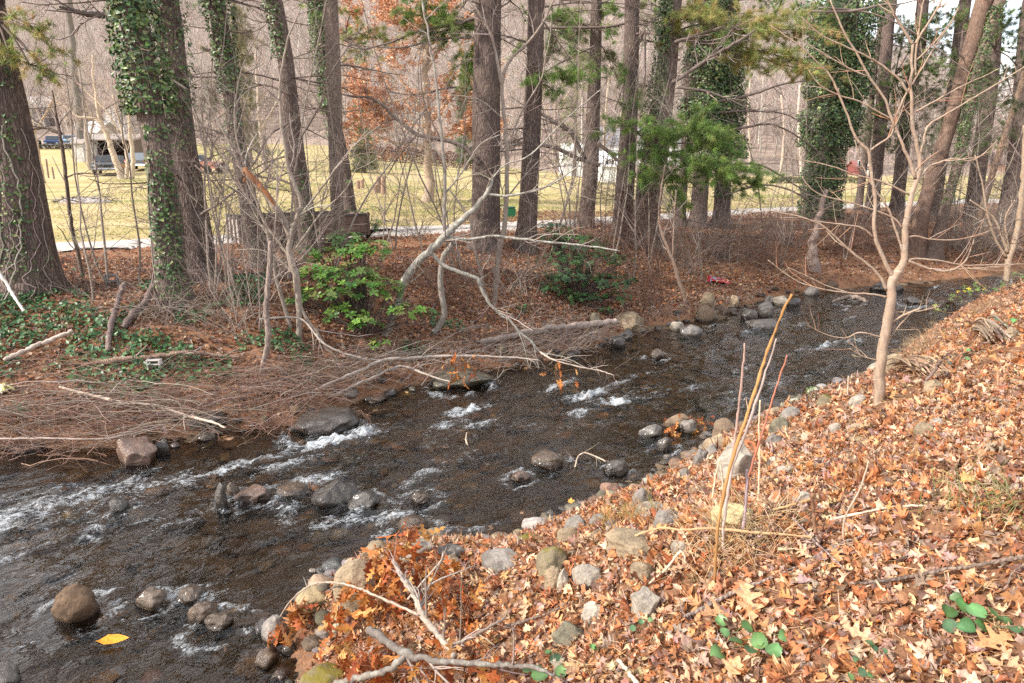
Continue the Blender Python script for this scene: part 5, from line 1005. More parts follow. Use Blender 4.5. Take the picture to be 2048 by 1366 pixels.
stick('thin pale twig arching left over the water from the leaf sprays', [(838, 1232, 6, .32), (790, 1210, 6, .36), (745, 1190, 5, .4), (705, 1174, 5, .42), (660, 1166, 4, .42), (620, 1172, 3.5, .4), (585, 1200, 3, .36), (560, 1235, 2.5, .3)], (.33, .26, .21), 604, 'smooth_bark', lv=[(5, (.1, .25), (30, 60), .5, .1, .15, .2)])
stick('thin twig rising right out of the leaf sprays', [(815, 1200, 4, .3), (850, 1160, 4, .33), (880, 1125, 3, .36), (886, 1106, 2, .4)], (.4, .33, .27), 605, 'smooth_bark')
stick('grey twig looping right across the leaves above the sawn branch', [(905, 1292, 7, .2), (940, 1278, 7, .2), (980, 1255, 6, .2), (1010, 1238, 5, .16)], BST, 606, 'smooth_bark', lv=LVS[:1])
stick('thin twig slanting right from the pale limb', [(840, 1185, 4, .3), (880, 1160, 3.6, .3), (930, 1140, 3, .26), (950, 1132, 2, .2)], GST, 607, 'smooth_bark')
stick('grey twig lying between sawn branch and the olive rock', [(1010, 1256, 6, .08), (1058, 1241, 6, .06), (1090, 1230, 5, .05), (1120, 1217, 4, .04)], BST, 608)
stick('straight grey branch lying along the foreground leaves', [(1368, 1238, 8, .03), (1433, 1204, 8, .03), (1478, 1183, 8, .03), (1536, 1160, 6, .03), (1604, 1129, 5, .02), (1670, 1095, 5, .02), (1727, 1072, 4, .02)], GST, 609)
stick('curved grey brown stick at the lower right, lying on leaves', [(1707, 1169, 5, .02), (1754, 1166, 7, .03), (1822, 1156, 8, .04), (1877, 1144, 8, .05), (1945, 1135, 8, .06), (2013, 1122, 9, .07), (2070, 1114, 9, .08)], BST, 610)
stick('thin purple grey twig slanting into the curved stick', [(1584, 1036, 4, .08), (1620, 1075, 4, .06), (1655, 1108, 4, .04), (1707, 1156, 4, .02)], (.3, .24, .23), 611)
stick('tan straw stalk lying flat on the right hand leaves', [(1659, 1041, 5, .02), (1720, 1028, 5, .03), (1782, 1016, 5, .03), (1864, 1012, 4, .03)], PST, 612, 'wood')
stick('pale thin stem curving upright from the right hand leaves', [(1686, 1081, 4, 0), (1690, 1036, 4, .15), (1720, 978, 3.5, .35), (1737, 924, 2.5, .5)], PST, 613, 'wood')
stick('pale forked twig at the bottom edge of the leaves', [(1236, 1322, 7, .03), (1255, 1345, 8, .04), (1275, 1372, 9, .05)], PST, 614, 'wood')
stick('dark twig hooked at the far right edge', [(2015, 1172, 4, .02), (2025, 1148, 4, .05), (2048, 1130, 4, .06)], BST, 615)
stick('bent tan stalk over the long tan slab', [(1270, 1072, 4, .06), (1320, 1058, 5, .12), (1364, 1062, 5, .16), (1420, 1058, 5, .16), (1500, 1066, 6, .14), (1560, 1070, 5, .1), (1625, 1076, 4, .06)], OST, 616, 'wood')
stick('broken straw stalk bent like a hook in the leaves', [(1298, 1168, 4, .01), (1330, 1142, 5, .05), (1362, 1105, 5, .12), (1372, 1128, 4, .04)], PST, 617, 'wood')
stick('upright snapped brown stalk beside the cream lobed stone', [(1633, 1082, 7, 0), (1628, 1040, 7, .18), (1623, 990, 8, .38)], (.24, .13, .08), 618, 'wood')
stick('tan stalk leaning on the snapped brown one', [(1530, 1026, 4, .02), (1580, 1012, 5, .1), (1624, 1000, 6, .24)], OST, 619, 'wood')
YS = gp(1429, 1173)[1]
stick('tall thick orange stalk leaning right over the water, tip broken', [(1429, 1176, 6), (1432, 1090, 6), (1446, 996, 6.5), (1464, 921, 7), (1492, 836, 7), (1525, 733, 6.5), (1544, 677, 6), (1567, 621, 5.5), (1584, 588, 5)], (.36, .19, .07), 620, 'wood', 'weed_stalk', Y=YS, cat='stalk', lv=[(3, (.04, .1), (30, 70), .4, .1, .2, .6)], cols=[(.4, .25, .15)])
stick('pale grey stalk crossing right behind the orange one', [(1445, 1140, 6), (1448, 1040, 6), (1464, 940, 6), (1492, 864, 6), (1520, 780, 5), (1540, 720, 4), (1553, 677, 3)], (.36, .29, .26), 621, 'wood', 'weed_stalk', Y=YS + .25, cat='stalk')
stick('slim pink stalk, leftmost of the tall weeds', [(1455, 1000, 4), (1462, 920, 5), (1469, 883, 5), (1481, 785, 5), (1487, 720, 4), (1489, 686, 3)], (.38, .25, .21), 622, 'wood', 'weed_stalk', Y=gp(1455, 1010)[1], cat='stalk')
stick('red brown stalk leaning furthest right of the tall weeds', [(1483, 1122, 6), (1490, 1040, 6), (1497, 958, 5), (1525, 864, 4), (1551, 780, 3.5), (1574, 710, 2.5)], (.36, .14, .09), 623, 'wood', 'weed_stalk', Y=YS + .4, cat='stalk')
stick('purple grey stalk low among the tall weeds', [(1480, 1150, 8), (1484, 1080, 8), (1492, 1000, 7), (1494, 940, 5)], (.33, .25, .26), 624, 'wood', 'weed_stalk', Y=YS + .3, cat='stalk')
stick('short straw colored stalk right of the tall weeds', [(1516, 1005, 3.5), (1519, 930, 4), (1518, 850, 3.5), (1520, 800, 3)], (.62, .48, .33), 625, 'wood', 'weed_stalk', Y=gp(1516, 1010)[1], cat='stalk')
stick('crossed straw stalk beside the white rock', [(1424, 1000, 4), (1432, 950, 4), (1440, 918, 3)], (.66, .52, .36), 626, 'wood', 'weed_stalk', Y=gp(1424, 1004)[1], cat='stalk')
stick('pale straw stalk leaning the other way by the white rock', [(1447, 985, 4), (1444, 950, 4), (1440, 918, 3)], (.66, .54, .4), 627, 'wood', 'weed_stalk', Y=gp(1447, 988)[1], cat='stalk')
stick('thin grey stalk alone at the water left of the sapling', [(1695, 793, 3), (1696, 770, 3), (1697, 752, 2)], PST, 628, 'wood', 'weed_stalk', Y=gp(1695, 794)[1], cat='stalk')
stick('bleached straight pole lying on the ivy at the left edge', [(10, 724, 9, .08), (60, 700, 9, .12), (105, 682, 9, .14), (146, 664, 8, .14)], (.42, .34, .29), 631, 'wood')
stick('long crooked brown limb lying across the ivy above the block', [(165, 732, 7, .06), (240, 722, 9, .08), (337, 713, 9, .14), (385, 708, 9, .18), (432, 714, 8, .1), (480, 716, 5, .06)], (.30, .22, .175), 632, lv=[(4, (.2, .5), (20, 50), .5, 0, .1, .3)])
stick('grey mossy log leaning down to the ivy, left of a pair', [(250, 570, 9, .25), (240, 595, 10, .2), (226, 640, 11, .14), (220, 665, 11, .1), (218, 706, 10, .04)], (.22, .175, .165), 633)
stick('thicker grey log sloping down to the ivy, right of a pair', [(318, 554, 9, .25), (305, 580, 11, .2), (291, 608, 13, .14), (270, 632, 14, .1), (247, 660, 13, .04)], (.21, .165, .155), 634)
stick('thin bleached stick on the slope beside the pair of logs', [(283, 612, 4, .05), (310, 600, 5, .06), (325, 596, 4, .06)], (.45, .36, .3), 635, 'wood')
stick('white birch stick leaning at the far left edge', [(-8, 535, 5, .6), (14, 570, 6, .35), (35, 605, 6, .15), (52, 628, 5, .02)], (.62, .56, .52), 636, 'wood')
stick('long pale branch reaching from the ivy down over the water', [(120, 776, 5, .2), (180, 792, 6, .2), (242, 806, 6, .2), (300, 812, 6, .25), (370, 832, 6, .35), (420, 845, 5, .4), (452, 857, 4, .4)], (.46, .36, .29), 637, 'wood', lv=LVS[:1])
stick('thin branch lying level above the dark left water', [(-10, 879, 4, .3), (100, 878, 4, .3), (220, 878, 4, .25), (330, 850, 3, .2)], (.38, .3, .26), 638, 'wood')
stick('grey log with a broken end lying level on the far bank', [(960, 688, 10, .02), (1024, 676, 12, .04), (1091, 662, 12, .08), (1165, 655, 13, .12), (1231, 647, 12, .16)], (.36, .29, .25), 639, 'wood')
stick('long curved grey branch lying from the bank over the leaf topped boulder', [(630, 782, 5, .15), (700, 752, 6, .2), (768, 723, 7, .3), (815, 719, 6, .35), (869, 716, 6, .4), (945, 714, 5, .4), (1020, 716, 4, .35), (1080, 722, 2.5, .3)], (.36, .30, .27), 640, 'smooth_bark', lv=LVS)
stick('second grey branch below it, bending to the water', [(660, 795, 5, .1), (740, 760, 6, .2), (800, 735, 6, .26), (850, 750, 4, .3), (900, 765, 3, .3)], (.32, .27, .24), 641, 'smooth_bark', lv=LVS)
stick('pale branch arching low over the rapids from the left', [(520, 640, 4, .6), (600, 640, 4, .5), (650, 690, 4, .4), (720, 718, 4, .35), (790, 722, 3, .3)], (.34, .29, .26), 642, 'smooth_bark', lv=LVS[:1])
stick('short snapped branch floating against the dark rocks upstream', [(1665, 606, 5, .05), (1690, 598, 8, .08), (1715, 600, 10, .08), (1732, 606, 7, .04)], (.22, .17, .14), 643, 'wood')
stick('dark stub of root leaning by the splintered drift log', [(1848, 768, 6, .05), (1862, 752, 7, .12), (1875, 735, 6, .2), (1882, 722, 4, .3)], (.2, .14, .12), 644, 'wood')
stick('twig standing in the tail of the glide', [(935, 893, 4, 0), (932, 880, 3, .05), (933, 866, 2, .12)], PST, 645, 'wood')
stick('thin twig curling over the still shallows with a pine sprig', [(1150, 935, 2.5, .05), (1158, 912, 3, .1), (1175, 908, 3, .12), (1212, 924, 3, .08)], PST, 646, 'wood', lv=LVS[:1])
stick('hanging branchlet over the stream trailing dead leaves', [(1081, 706, 4, .55), (1110, 722, 3.5, .5), (1160, 735, 3, .42), (1200, 742, 2.5, .36), (1228, 752, 2, .3)], (.4, .33, .28), 647, 'smooth_bark', lv=LVS)
# splintered drift log and rotten log: bundles of long splinters in one body each
def splinter(label, a, b, n, r, tint, seed, name):
    rng = np.random.default_rng(seed); A, B = gp(*a), gp(*b); mb = MB(); d = B - A; P, R = [], []
    for k in range(n):
        o = rng.normal(size=3) * [r, r, r * .55]; s = rng.uniform(0, .3); e = rng.uniform(.6, 1.05); q = A + o + d * np.linspace(s, e, 7)[:, None] + np.array([0, 0, r * .8]) + np.sin(np.linspace(0, 3.14, 7))[:, None] * np.array([0, 0, r * 1.2]) + rng.normal(size=(7, 3)) * r * .08
        P.append(q); R.append(r * rng.uniform(.08, .24) * np.array([.4, .9, 1, 1, .9, .7, .2]))
    tubes(mb, np.array(P), np.array(R), 6, pick(rng, n, [tint, tuple(np.array(tint) * .75), tuple(np.array(tint) * 1.2)], .12), cap=True); return tag(mb.build(name, M['wood'], None, tuple(A)), label, 'log')
splinter('splintered tan drift log curling by the sapling on the near bank', (1885, 757), (1800, 742), 130, .07, (.36, .24, .16), 651, 'drift_log')
splinter('rotten grey brown log half sunk in leaves near the right edge', (2015, 696), (1950, 662), 40, .09, (.34, .25, .18), 652, 'rotten_log')
# ---------------------------------------------------------------- leaf litter
rng = np.random.default_rng(900)
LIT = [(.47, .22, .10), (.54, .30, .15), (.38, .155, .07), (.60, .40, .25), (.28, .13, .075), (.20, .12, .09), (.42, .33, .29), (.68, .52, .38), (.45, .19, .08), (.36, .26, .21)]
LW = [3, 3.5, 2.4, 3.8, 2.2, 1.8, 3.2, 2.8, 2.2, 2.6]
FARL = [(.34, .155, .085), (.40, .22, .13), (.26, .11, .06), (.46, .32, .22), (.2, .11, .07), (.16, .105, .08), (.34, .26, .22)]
def cand(x0, x1, y0, y1, N):
    return rng.uniform(x0, x1, N), rng.uniform(y0, y1, N)
def in_view(x, y, z, m=60):
    q = np.stack([x, y, z - 4], 1); d = y * CP - q[:, 2] * SP; u = W / 2 + F * x / np.maximum(d, .1); v = HP / 2 - F * (q[:, 1] * SP + q[:, 2] * CP) / np.maximum(d, .1)
    return (d > .5) & (u > -m * 3) & (u < W + m * 3) & (v > -m) & (v < HP + m * 5)
def litter(mb, x, y, tpl, smin, smax, cols, wts, tilt, lift, pw=1.6, cm=(.97, .89, .83)):
    z, far, ins, df, dn = H(x, y, True); k = in_view(x, y, z) & ~ins; k &= np.minimum(df, dn) > .05 + .55 * rng.random(len(x)) ** 2.2
    x, y, z = x[k], y[k], z[k]; N = len(x)
    if N == 0: return
    pos = np.stack([x, y, z + rng.uniform(.0, lift, N)], 1); s = smin + (smax - smin) * rng.random(N) ** pw; cols = np.array(cols) * cm; cu = np.stack([rng.normal(size=N) * 1.1, rng.normal(size=N) * 2.4, rng.normal(size=N) * 1.2], 1)
    nr = gnormal(x, y); scatter(mb, *tpl, pos, nr, rng.uniform(0, 6.28, N), s, pick(rng, N, cols, .18, wts), cu, tilt, rng)
nb = MB()
for tpl, sh, s0, s1 in ((OAK, .26, .045, .135), (MAPLE, .25, .035, .09), (PLAIN, .75, .022, .07)):
    x, y = cand(-3.2, 6.5, 1.2, 7.0, int(26000 * sh * 2.3)); litter(nb, x, y, tpl, s0, s1, LIT, LW, .55, .04)
for tpl, sh, s0, s1 in ((MAPLE, .4, .05, .12), (PLAIN, .6, .04, .10)):
    x, y = cand(0, 16, 6.0, 21, int(70000 * sh)); litter(nb, x, y, tpl, s0, s1, LIT, LW, .5, .035)
tag(nb.build('leaf_litter', M['leaf']), kind='stuff')
fb = MB()
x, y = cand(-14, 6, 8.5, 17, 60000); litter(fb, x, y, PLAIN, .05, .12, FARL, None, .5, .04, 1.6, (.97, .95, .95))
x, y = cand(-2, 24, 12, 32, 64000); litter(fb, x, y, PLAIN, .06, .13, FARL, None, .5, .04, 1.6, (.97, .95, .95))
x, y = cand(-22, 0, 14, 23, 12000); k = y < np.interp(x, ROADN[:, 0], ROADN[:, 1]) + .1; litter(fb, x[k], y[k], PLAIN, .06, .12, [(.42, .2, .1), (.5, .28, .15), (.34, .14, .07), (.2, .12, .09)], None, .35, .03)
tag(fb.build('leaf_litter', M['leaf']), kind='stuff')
# pine straw and dry stems on the near bank
N = 22000; x, y = cand(-2, 12, 1.5, 15, N); z, far, ins, df, dn = H(x, y, True); k = in_view(x, y, z) & ~ins & ~far; x, y, z = x[k], y[k], z[k]; N = len(x)
a = rng.uniform(0, 6.28, N); L = rng.uniform(.05, .22, N); dirs = np.stack([np.cos(a), np.sin(a), rng.normal(size=N) * .22], 1); p0 = np.stack([x, y, z + .02], 1); c = np.stack([p0 - dirs * L[:, None] / 2, p0 + [0, 0, .012], p0 + dirs * L[:, None] / 2], 1)
e = H(c[:, ::2, 0].ravel(), c[:, ::2, 1].ravel()).reshape(N, 2); c[:, 0, 2] = np.maximum(c[:, 0, 2], e[:, 0] + .008); c[:, 2, 2] = np.maximum(c[:, 2, 2], e[:, 1] + .008)
sb = MB(); tubes(sb, c, np.ones((N, 3)) * rng.uniform(.0008, .0022, (N, 1)), 3, pick(rng, N, [(.55, .36, .2), (.48, .28, .14), (.36, .2, .1), (.62, .46, .3), (.25, .17, .13)], .15)); tag(sb.build('dry_straw', M['twig']), kind='stuff')
# ground ivy on the far bank
N = 60000; x, y = cand(-13, 7, 9, 16.5, N); z, far, ins, df, dn = H(x, y, True)
IVM = np.full(N, -1.0)
for (u, v, ru, rv, s) in [(60, 640, 120, 55, 1), (150, 650, 80, 40, .8), (60, 740, 90, 40, .6), (190, 690, 90, 40, .8), (260, 640, 60, 50, .6), (280, 700, 110, 45, 1), (400, 640, 110, 45, .7), (500, 620, 80, 50, .5), (230, 760, 120, 35, .9), (330, 740, 110, 35, .9), (420, 745, 90, 35, .6), (60, 590, 60, 30, .6), (150, 555, 80, 20, .4), (330, 570, 70, 30, .6), (500, 560, 70, 40, .5), (560, 690, 60, 40, .6), (470, 690, 80, 30, .4), (600, 720, 70, 30, .5), (830, 700, 60, 25, .4), (900, 660, 50, 40, .2), (1400, 590, 40, 30, .6), (1330, 600, 50, 30, .4), (1430, 540, 40, 20, .4), (560, 790, 60, 20, .2), (80, 825, 80, 20, .4), (1060, 620, 60, 30, .3)]:
    p = gp(u, v); q = gp(u + ru, v); r1 = abs(q[0] - p[0]) + .1; q1, q2 = gp(u, v - rv), gp(u, v + rv); r2 = abs(q1[1] - q2[1]) / 2 + .1
    IVM = np.maximum(IVM, s - ((x - p[0]) / r1) ** 2 - ((y - p[1]) / r2) ** 2)
k = far & ~ins & (df > .2) & (IVM + .9 * fbm(x * 1.6, y * 1.6, 3, 91) > .25); x, y, z = x[k], y[k], z[k]; N = len(x)
ib = MB(); scatter(ib, *IVYL, np.stack([x, y, z + rng.uniform(.02, .13, N)], 1), gnormal(x, y), rng.uniform(0, 6.28, N), rng.uniform(.045, .095, N), pick(rng, N, [(.04, .10, .035), (.06, .14, .045), (.08, .17, .06), (.03, .075, .03)], .2), None, .45, rng); tag(ib.build('ground_ivy', M['ivy']), kind='stuff')
# short grass by the road
N = 70000; x, y = cand(-22, 26, 18, 46, N); z, far, ins, df, dn = H(x, y, True); k = far & (y > np.interp(x, ROADN[:, 0], ROADN[:, 1]) + 2.5) & in_view(x, y, z); x, y, z = x[k], y[k], z[k]; N = len(x)
p = np.stack([x, y, z - .01], 1); sd = np.stack([np.cos(q_ := rng.uniform(0, 6.28, N)), np.sin(q_), 0 * x], 1) * rng.uniform(.012, .03, (N, 1)); tip = p + np.stack([rng.normal(size=N) * .05, rng.normal(size=N) * .05, rng.uniform(.03, .09, N)], 1)
gb = MB(); gc = np.where((fbm(x * .35, y * .6, 4, 41) > .05)[:, None], pick(rng, N, [(.44, .355, .175), (.49, .40, .22), (.38, .32, .13)], .12), pick(rng, N, [(.32, .32, .09), (.38, .36, .12), (.24, .28, .07)], .12)); gb.add(np.stack([p - sd, p + sd, tip], 1).reshape(-1, 3), np.arange(3 * N).reshape(-1, 3), np.repeat(gc, 3, 0)); tag(gb.build('short_grass', M['grass']), kind='stuff')
# tuft of grass on the near bank at the right
def grasstuft(label, spots, n, L, cols, seed):
    r_ = np.random.default_rng(seed); b = MB(); o = gp(*spots[0]); P, R = [], []
    for k in range(n):
        s = gp(*spots[r_.integers(len(spots))]) + np.clip(r_.normal(size=3), -1.6, 1.6) * [.13, .13, 0]; s[2] = hz(s); d = nrm(np.array([r_.normal() * .5, r_.normal() * .5, 1.0])); l = L * r_.uniform(.5, 1.2); pts = [s]
        for j in range(4): d = nrm(d + [r_.normal() * .15, r_.normal() * .15, -.3 * (j > 0)]); pts.append(pts[-1] + d * l / 4)
        P.append(pts); R.append(np.array([.0028, .0026, .0022, .0016, .0006]))
    tubes(b, np.array(P), np.array(R), 3, pick(r_, n, cols, .15)); return tag(b.build('grass_tuft', M['grass'], None, tuple(o)), label, 'grass')
grasstuft('thin tuft of green grass in the leaves near the right edge', [(1960, 990), (1985, 1000), (1940, 1020), (1995, 975), (1950, 1010), (1990, 1015)], 130, .2, [(.24, .30, .10), (.36, .34, .15), (.5, .40, .22)], 701)
grasstuft('clump of dry orange grass at the waterline stones', [(1252, 1042), (1262, 1040), (1248, 1048), (1266, 1050)], 160, .28, [(.5, .28, .1), (.42, .24, .1), (.3, .3, .1)], 702)
grasstuft('wisps of straw grass round the tall weed stalks', [(1440, 1100), (1480, 1090), (1500, 1070), (1440, 1060), (1420, 1090), (1520, 1090)], 260, .3, [(.6, .42, .24), (.52, .3, .14), (.66, .52, .34)], 703)
grasstuft('straw grass hanging off the crest by the splintered log', [(1840, 700), (1855, 690), (1820, 712), (1865, 675), (1835, 715)], 260, .4, [(.5, .33, .2), (.42, .27, .16), (.6, .45, .3)], 704)
grasstuft('matted dry grass on the crest above the rotten log', [(1960, 622), (1970, 618), (1980, 622), (1955, 628), (1985, 618), (1970, 628)], 320, .4, [(.45, .28, .17), (.38, .22, .13), (.55, .4, .27)], 705)
# seedlings with round scalloped leaves
def seedling(label, leaves, seed, cols=((.07, .15, .05), (.10, .19, .07), (.06, .13, .055))):
    r_ = np.random.default_rng(seed); o = gp(leaves[0][0], leaves[0][1] + 15); t = thing('green_seedling', label, 'plant', (o[0], o[1], hz(o)), 'round leaved seedlings in the leaf litter'); vf = np.where(np.arange(len(ROUND[0])) < len(ROUND[0]) // 3, 1.45, np.where(np.arange(len(ROUND[0])) % 2 == 0, .9, 1.0))
    for (u, v, w) in leaves:
        h_ = r_.uniform(.04, .10); c = gp(u, v, h_); s = wpx(c, w) * r_.uniform(.68, .85); lb = MB(); scatter(lb, *ROUND, c[None], np.array([[r_.normal() * .3, -.25 + r_.normal() * .25, 1]]), r_.uniform(0, 6.28, 1), np.array([s]), pick(r_, 1, cols, .22), np.array([[r_.normal() * .35, r_.normal() * .5 - .2, r_.normal() * .3]]), .08, r_)
        lb.t[0] = lb.t[0] * vf[:, None]; f = o * .5 + np.array([c[0], c[1], hz(c)]) * .5; f[2] = hz(f); tubes(lb, np.stack([f, f * .5 + c * .5 + [0, 0, .02], c]), np.array([.002, .0018, .0015]), 4, (.2, .22, .08)); lb.build('leaf', M['evergreen'], t)
    return t
seedling('large round leaved green plant at the lower right corner', [(1895, 1222, 42), (1925, 1215, 40), (1955, 1225, 44), (1985, 1228, 46), (2010, 1240, 44), (1900, 1250, 40), (1930, 1255, 44), (1965, 1250, 40), (2028, 1258, 36), (1915, 1200, 34)], 711)
seedling('round leaved plant below the straight grey branch', [(1440, 1244, 34), (1494, 1255, 36), (1470, 1282, 40), (1435, 1304, 46), (1520, 1288, 44), (1500, 1300, 34), (1568, 1272, 40), (1545, 1300, 40), (1450, 1262, 26)], 712)
seedling('small round leaved plant under the sawn branch', [(1110, 1320, 34), (1080, 1350, 44), (1120, 1345, 30), (1055, 1338, 24), (1098, 1306, 22)], 713)
seedling('single small green leaf left of the pale forked twig', [(1184, 1292, 20), (1192, 1298, 14)], 714)
seedling('small dark green sprig behind the straight grey branch', [(1283, 1245, 18), (1300, 1240, 14), (1265, 1255, 16)], 715)
seedling('sprig of two small green leaves on the right foreground leaves', [(1741, 1288, 22), (1750, 1298, 16), (1770, 1302, 14)], 716)
seedling('small green sprig at the bottom right of the leaves', [(1713, 1320, 20), (1725, 1345, 26), (1700, 1352, 22), (1740, 1350, 18)], 717)
seedling('round green leaf pair on the slope right of the drift log', [(1900, 726, 20), (1928, 708, 18), (1936, 700, 14), (1935, 715, 12)], 718)
seedling('dark green herb on the right slope under the rotten log', [(1995, 640, 16), (2010, 650, 18), (1980, 655, 16), (2030, 640, 18)], 719, ((.05, .15, .05), (.08, .2, .06)))
# orange oak leaves hanging in sprays on the fallen branch
SPR = [(.36, .10, .028), (.44, .14, .035), (.28, .075, .025), (.52, .22, .06), (.6, .32, .12)]
def spray(label, u, v, n, spread, hgt, seed, size=.12):
    r_ = np.random.default_rng(seed); c = gp(u, v, hgt); a = wpx(c, spread); pos = c + r_.normal(size=(n, 3)) * [a * .5, a * .45, a * .4]; pos[:, 2] = np.maximum(pos[:, 2], H(pos[:, 0], pos[:, 1]) + .03)
    th = r_.uniform(0, 6.28, n); nr = np.stack([np.sin(th), np.cos(th), r_.normal(size=n) * .5], 1); b = MB(); d = np.stack([np.cos(th) * .3, -np.sin(th) * .3, -np.ones(n) + r_.normal(size=n) * .45], 1)
    L = OAK[0].copy(); L[:, 0] += .5; X = nrm(d - (d * nrm(nr)).sum(1, keepdims=True) * nrm(nr)); Nn = nrm(nr); Yv = np.cross(Nn, X); s = size * r_.uniform(.7, 1.25, n); cu = r_.normal(size=(n, 2)) * [.8, 1.6]
    Lz = L[None, :, 2] + cu[:, :1] * L[None, :, 0] ** 2 + cu[:, 1:] * L[None, :, 1] ** 2
    P = pos[:, None] + s[:, None, None] * (L[None, :, :1] * X[:, None] + L[None, :, 1:2] * Yv[:, None] + Lz[..., None] * Nn[:, None]); off = (np.arange(n) * len(L))[:, None, None]
    b.add(P.reshape(-1, 3), (OAK[1][None] + off).reshape(-1, 4), np.repeat(pick(r_, n, SPR, .15), len(L), 0)); t = c + [0, 0, .02]
    tubes(b, np.stack([np.repeat(t[None], n, 0) + r_.normal(size=(n, 3)) * .02, (t + pos) / 2 + r_.normal(size=(n, 3)) * .015, pos], 1), np.ones((n, 3)) * .0016, 3, (.36, .2, .12)); return tag(b.build('leaf_spray', M['leaf'], None, tuple(c)), label, 'leaves', 'sprays of orange oak leaves on the fallen branch')
for k, q in enumerate([('topmost spray of orange oak leaves against the dark water', 826, 1062, 16, 26, .48), ('orange leaf spray just left under the topmost one', 790, 1092, 20, 28, .46), ('orange leaf spray in front of the pale flat topped rock', 762, 1118, 18, 28, .42), ('bright leaf cluster at the middle of the fallen branch', 800, 1140, 22, 40, .34), ('leaf spray against the pale rounded boulder', 716, 1165, 14, 30, .36), ('hanging clump of rust red leaves over the water, leftmost', 590, 1222, 22, 24, .3), ('rust red clump hanging below the pale rounded boulder', 670, 1218, 18, 24, .28), ('rust red leaves on the right flank of the fallen branch', 870, 1140, 24, 46, .28), ('wide mat of orange leaves above the pale limb', 900, 1180, 26, 60, .2), ('orange leaves heaped between pale limb and boulder', 760, 1200, 30, 50, .22), ('rust red leaf clump at the left tip of a drooping twig', 562, 1258, 14, 22, .22), ('hanging orange leaves beside the sawn cut end', 715, 1300, 22, 40, .26), ('orange leaves under the sawn branch', 860, 1346, 22, 60, .14), ('orange leaf heap left of the sawn cut end', 680, 1285, 18, 36, .16), ('orange leaf spray at the bottom under the grey limb', 760, 1340, 20, 40, .16), ('large orange leaves right of the sawn branch fork', 960, 1290, 20, 60, .12), ('rust leaves low by the rounded grey boulder', 930, 1230, 18, 60, .12), ('curled orange leaf clump on the flat brown rock of the spit', 1400, 850, 26, 36, .06), ('orange leaves caught on the low grey slab of the spit', 1340, 862, 16, 24, .05), ('withered leaves dangling from the branchlet over the stream', 1110, 750, 14, 60, .4), ('orange leaves lying on top of the brown far boulder', 915, 738, 40, 44, .36)]): spray(*q, 730 + k)
def oneleaf(label, u, v, w, tint, seed, tpl=OAK, lift=.02, yaw=0):
    c = gp(u, v, lift); b = MB(); r_ = np.random.default_rng(seed); scatter(b, *tpl, c[None], np.array([[0, -.15, 1.]]), np.array([yaw]), np.array([wpx(c, w)]), np.array([tint]), np.array([[.3, .3]]), .05, r_); tag(b.build('fallen_leaf', M['leaf'], None, tuple(c)), label, 'leaf')
oneleaf('bright orange leaf floating alone in the lower left shallows', 229, 1282, 56, (.80, .36, .04), 1, PLAIN, .035, .2)
oneleaf('yellow orange leaf afloat in the still brown shallows', 1146, 1005, 20, (.75, .42, .12), 2, MAPLE, .03)
oneleaf('big pale tan oak leaf, largest in the foreground', 1494, 1204, 92, (.66, .40, .22), 3, OAK, .06, 1.5)
oneleaf('big tan oak leaf beside the large green plant', 1985, 1285, 90, (.60, .32, .15), 4, OAK, .05, .3)
oneleaf('pale oak leaf standing out left of the large green plant', 1720, 1270, 70, (.66, .42, .25), 5, OAK, .05, 2.5)
oneleaf('tan oak leaf behind the round leaved plant', 1430, 1225, 70, (.58, .33, .17), 6, OAK, .04, .4)
oneleaf('cream broad leaf at the bottom beneath the round leaved plant', 1470, 1332, 54, (.70, .46, .24), 7, MAPLE, .04, 1.0)
# ---------------------------------------------------------------- the field, the houses and the hill beyond
def vis(u, v): p = gp(u, v); return p
def build_tree(name, label, mains, Y, tint, mat, levels, cols, seed, group=None, leaves=None):
    t = bare(name, label, mains, Y, tint, mat, levels, cols, seed, 'tree', group); return t
FT = [(8, (1.2, 3.2), (25, 60), .5, .10, .10, .2), (6, (.5, 1.4), (25, 60), .55, .05, .14, .2), (4, (.2, .7), (25, 60), .6, .03, .18, .2)]
FTW = [(.36, .28, .22), (.30, .23, .18), (.42, .34, .28)]
OY = gp(856, 404)[1]
oak = bare('tan_oak', 'young oak in the field still holding its orange brown leaves', [[(856, 405, 27), (857, 390, 22), (857, 350, 19), (857, 300, 17), (852, 220, 15), (850, 140, 12), (855, 60, 9), (860, -30, 6)], [(857, 300, 9), (830, 290, 7), (790, 285, 5), (750, 270, 3)], [(855, 250, 9), (890, 210, 7), (920, 170, 5), (950, 130, 3)], [(852, 220, 8), (810, 170, 6), (770, 120, 4), (730, 60, 3)], [(850, 150, 7), (880, 90, 5), (910, 30, 3)], [(851, 180, 6), (800, 200, 4), (740, 210, 3)], [(856, 280, 6), (900, 270, 4), (940, 250, 3)], [(850, 120, 6), (820, 60, 4), (790, 0, 3)]], OY, (.36, .27, .20), 'smooth_bark', FT, FTW, 801)
rng = np.random.default_rng(802); lb = MB(); o = np.array(oak.location); PP = []
br = [c for c in oak.children if c.name.startswith('crown')][0]
co = np.zeros(len(br.data.vertices) * 3, np.float32); br.data.vertices.foreach_get('co', co); co = co.reshape(-1, 3) + o
k = rng.choice(len(co), 30000); pos = co[k] + rng.normal(size=(30000, 3)) * .10; pos = pos[(pos[:, 2] > H(o[0], o[1]) + 2.0)]; cl = fbm(pos[:, 0] * 1.5, pos[:, 2] * 1.5, 3, 7) > -.30; pos = pos[cl]; N = len(pos)
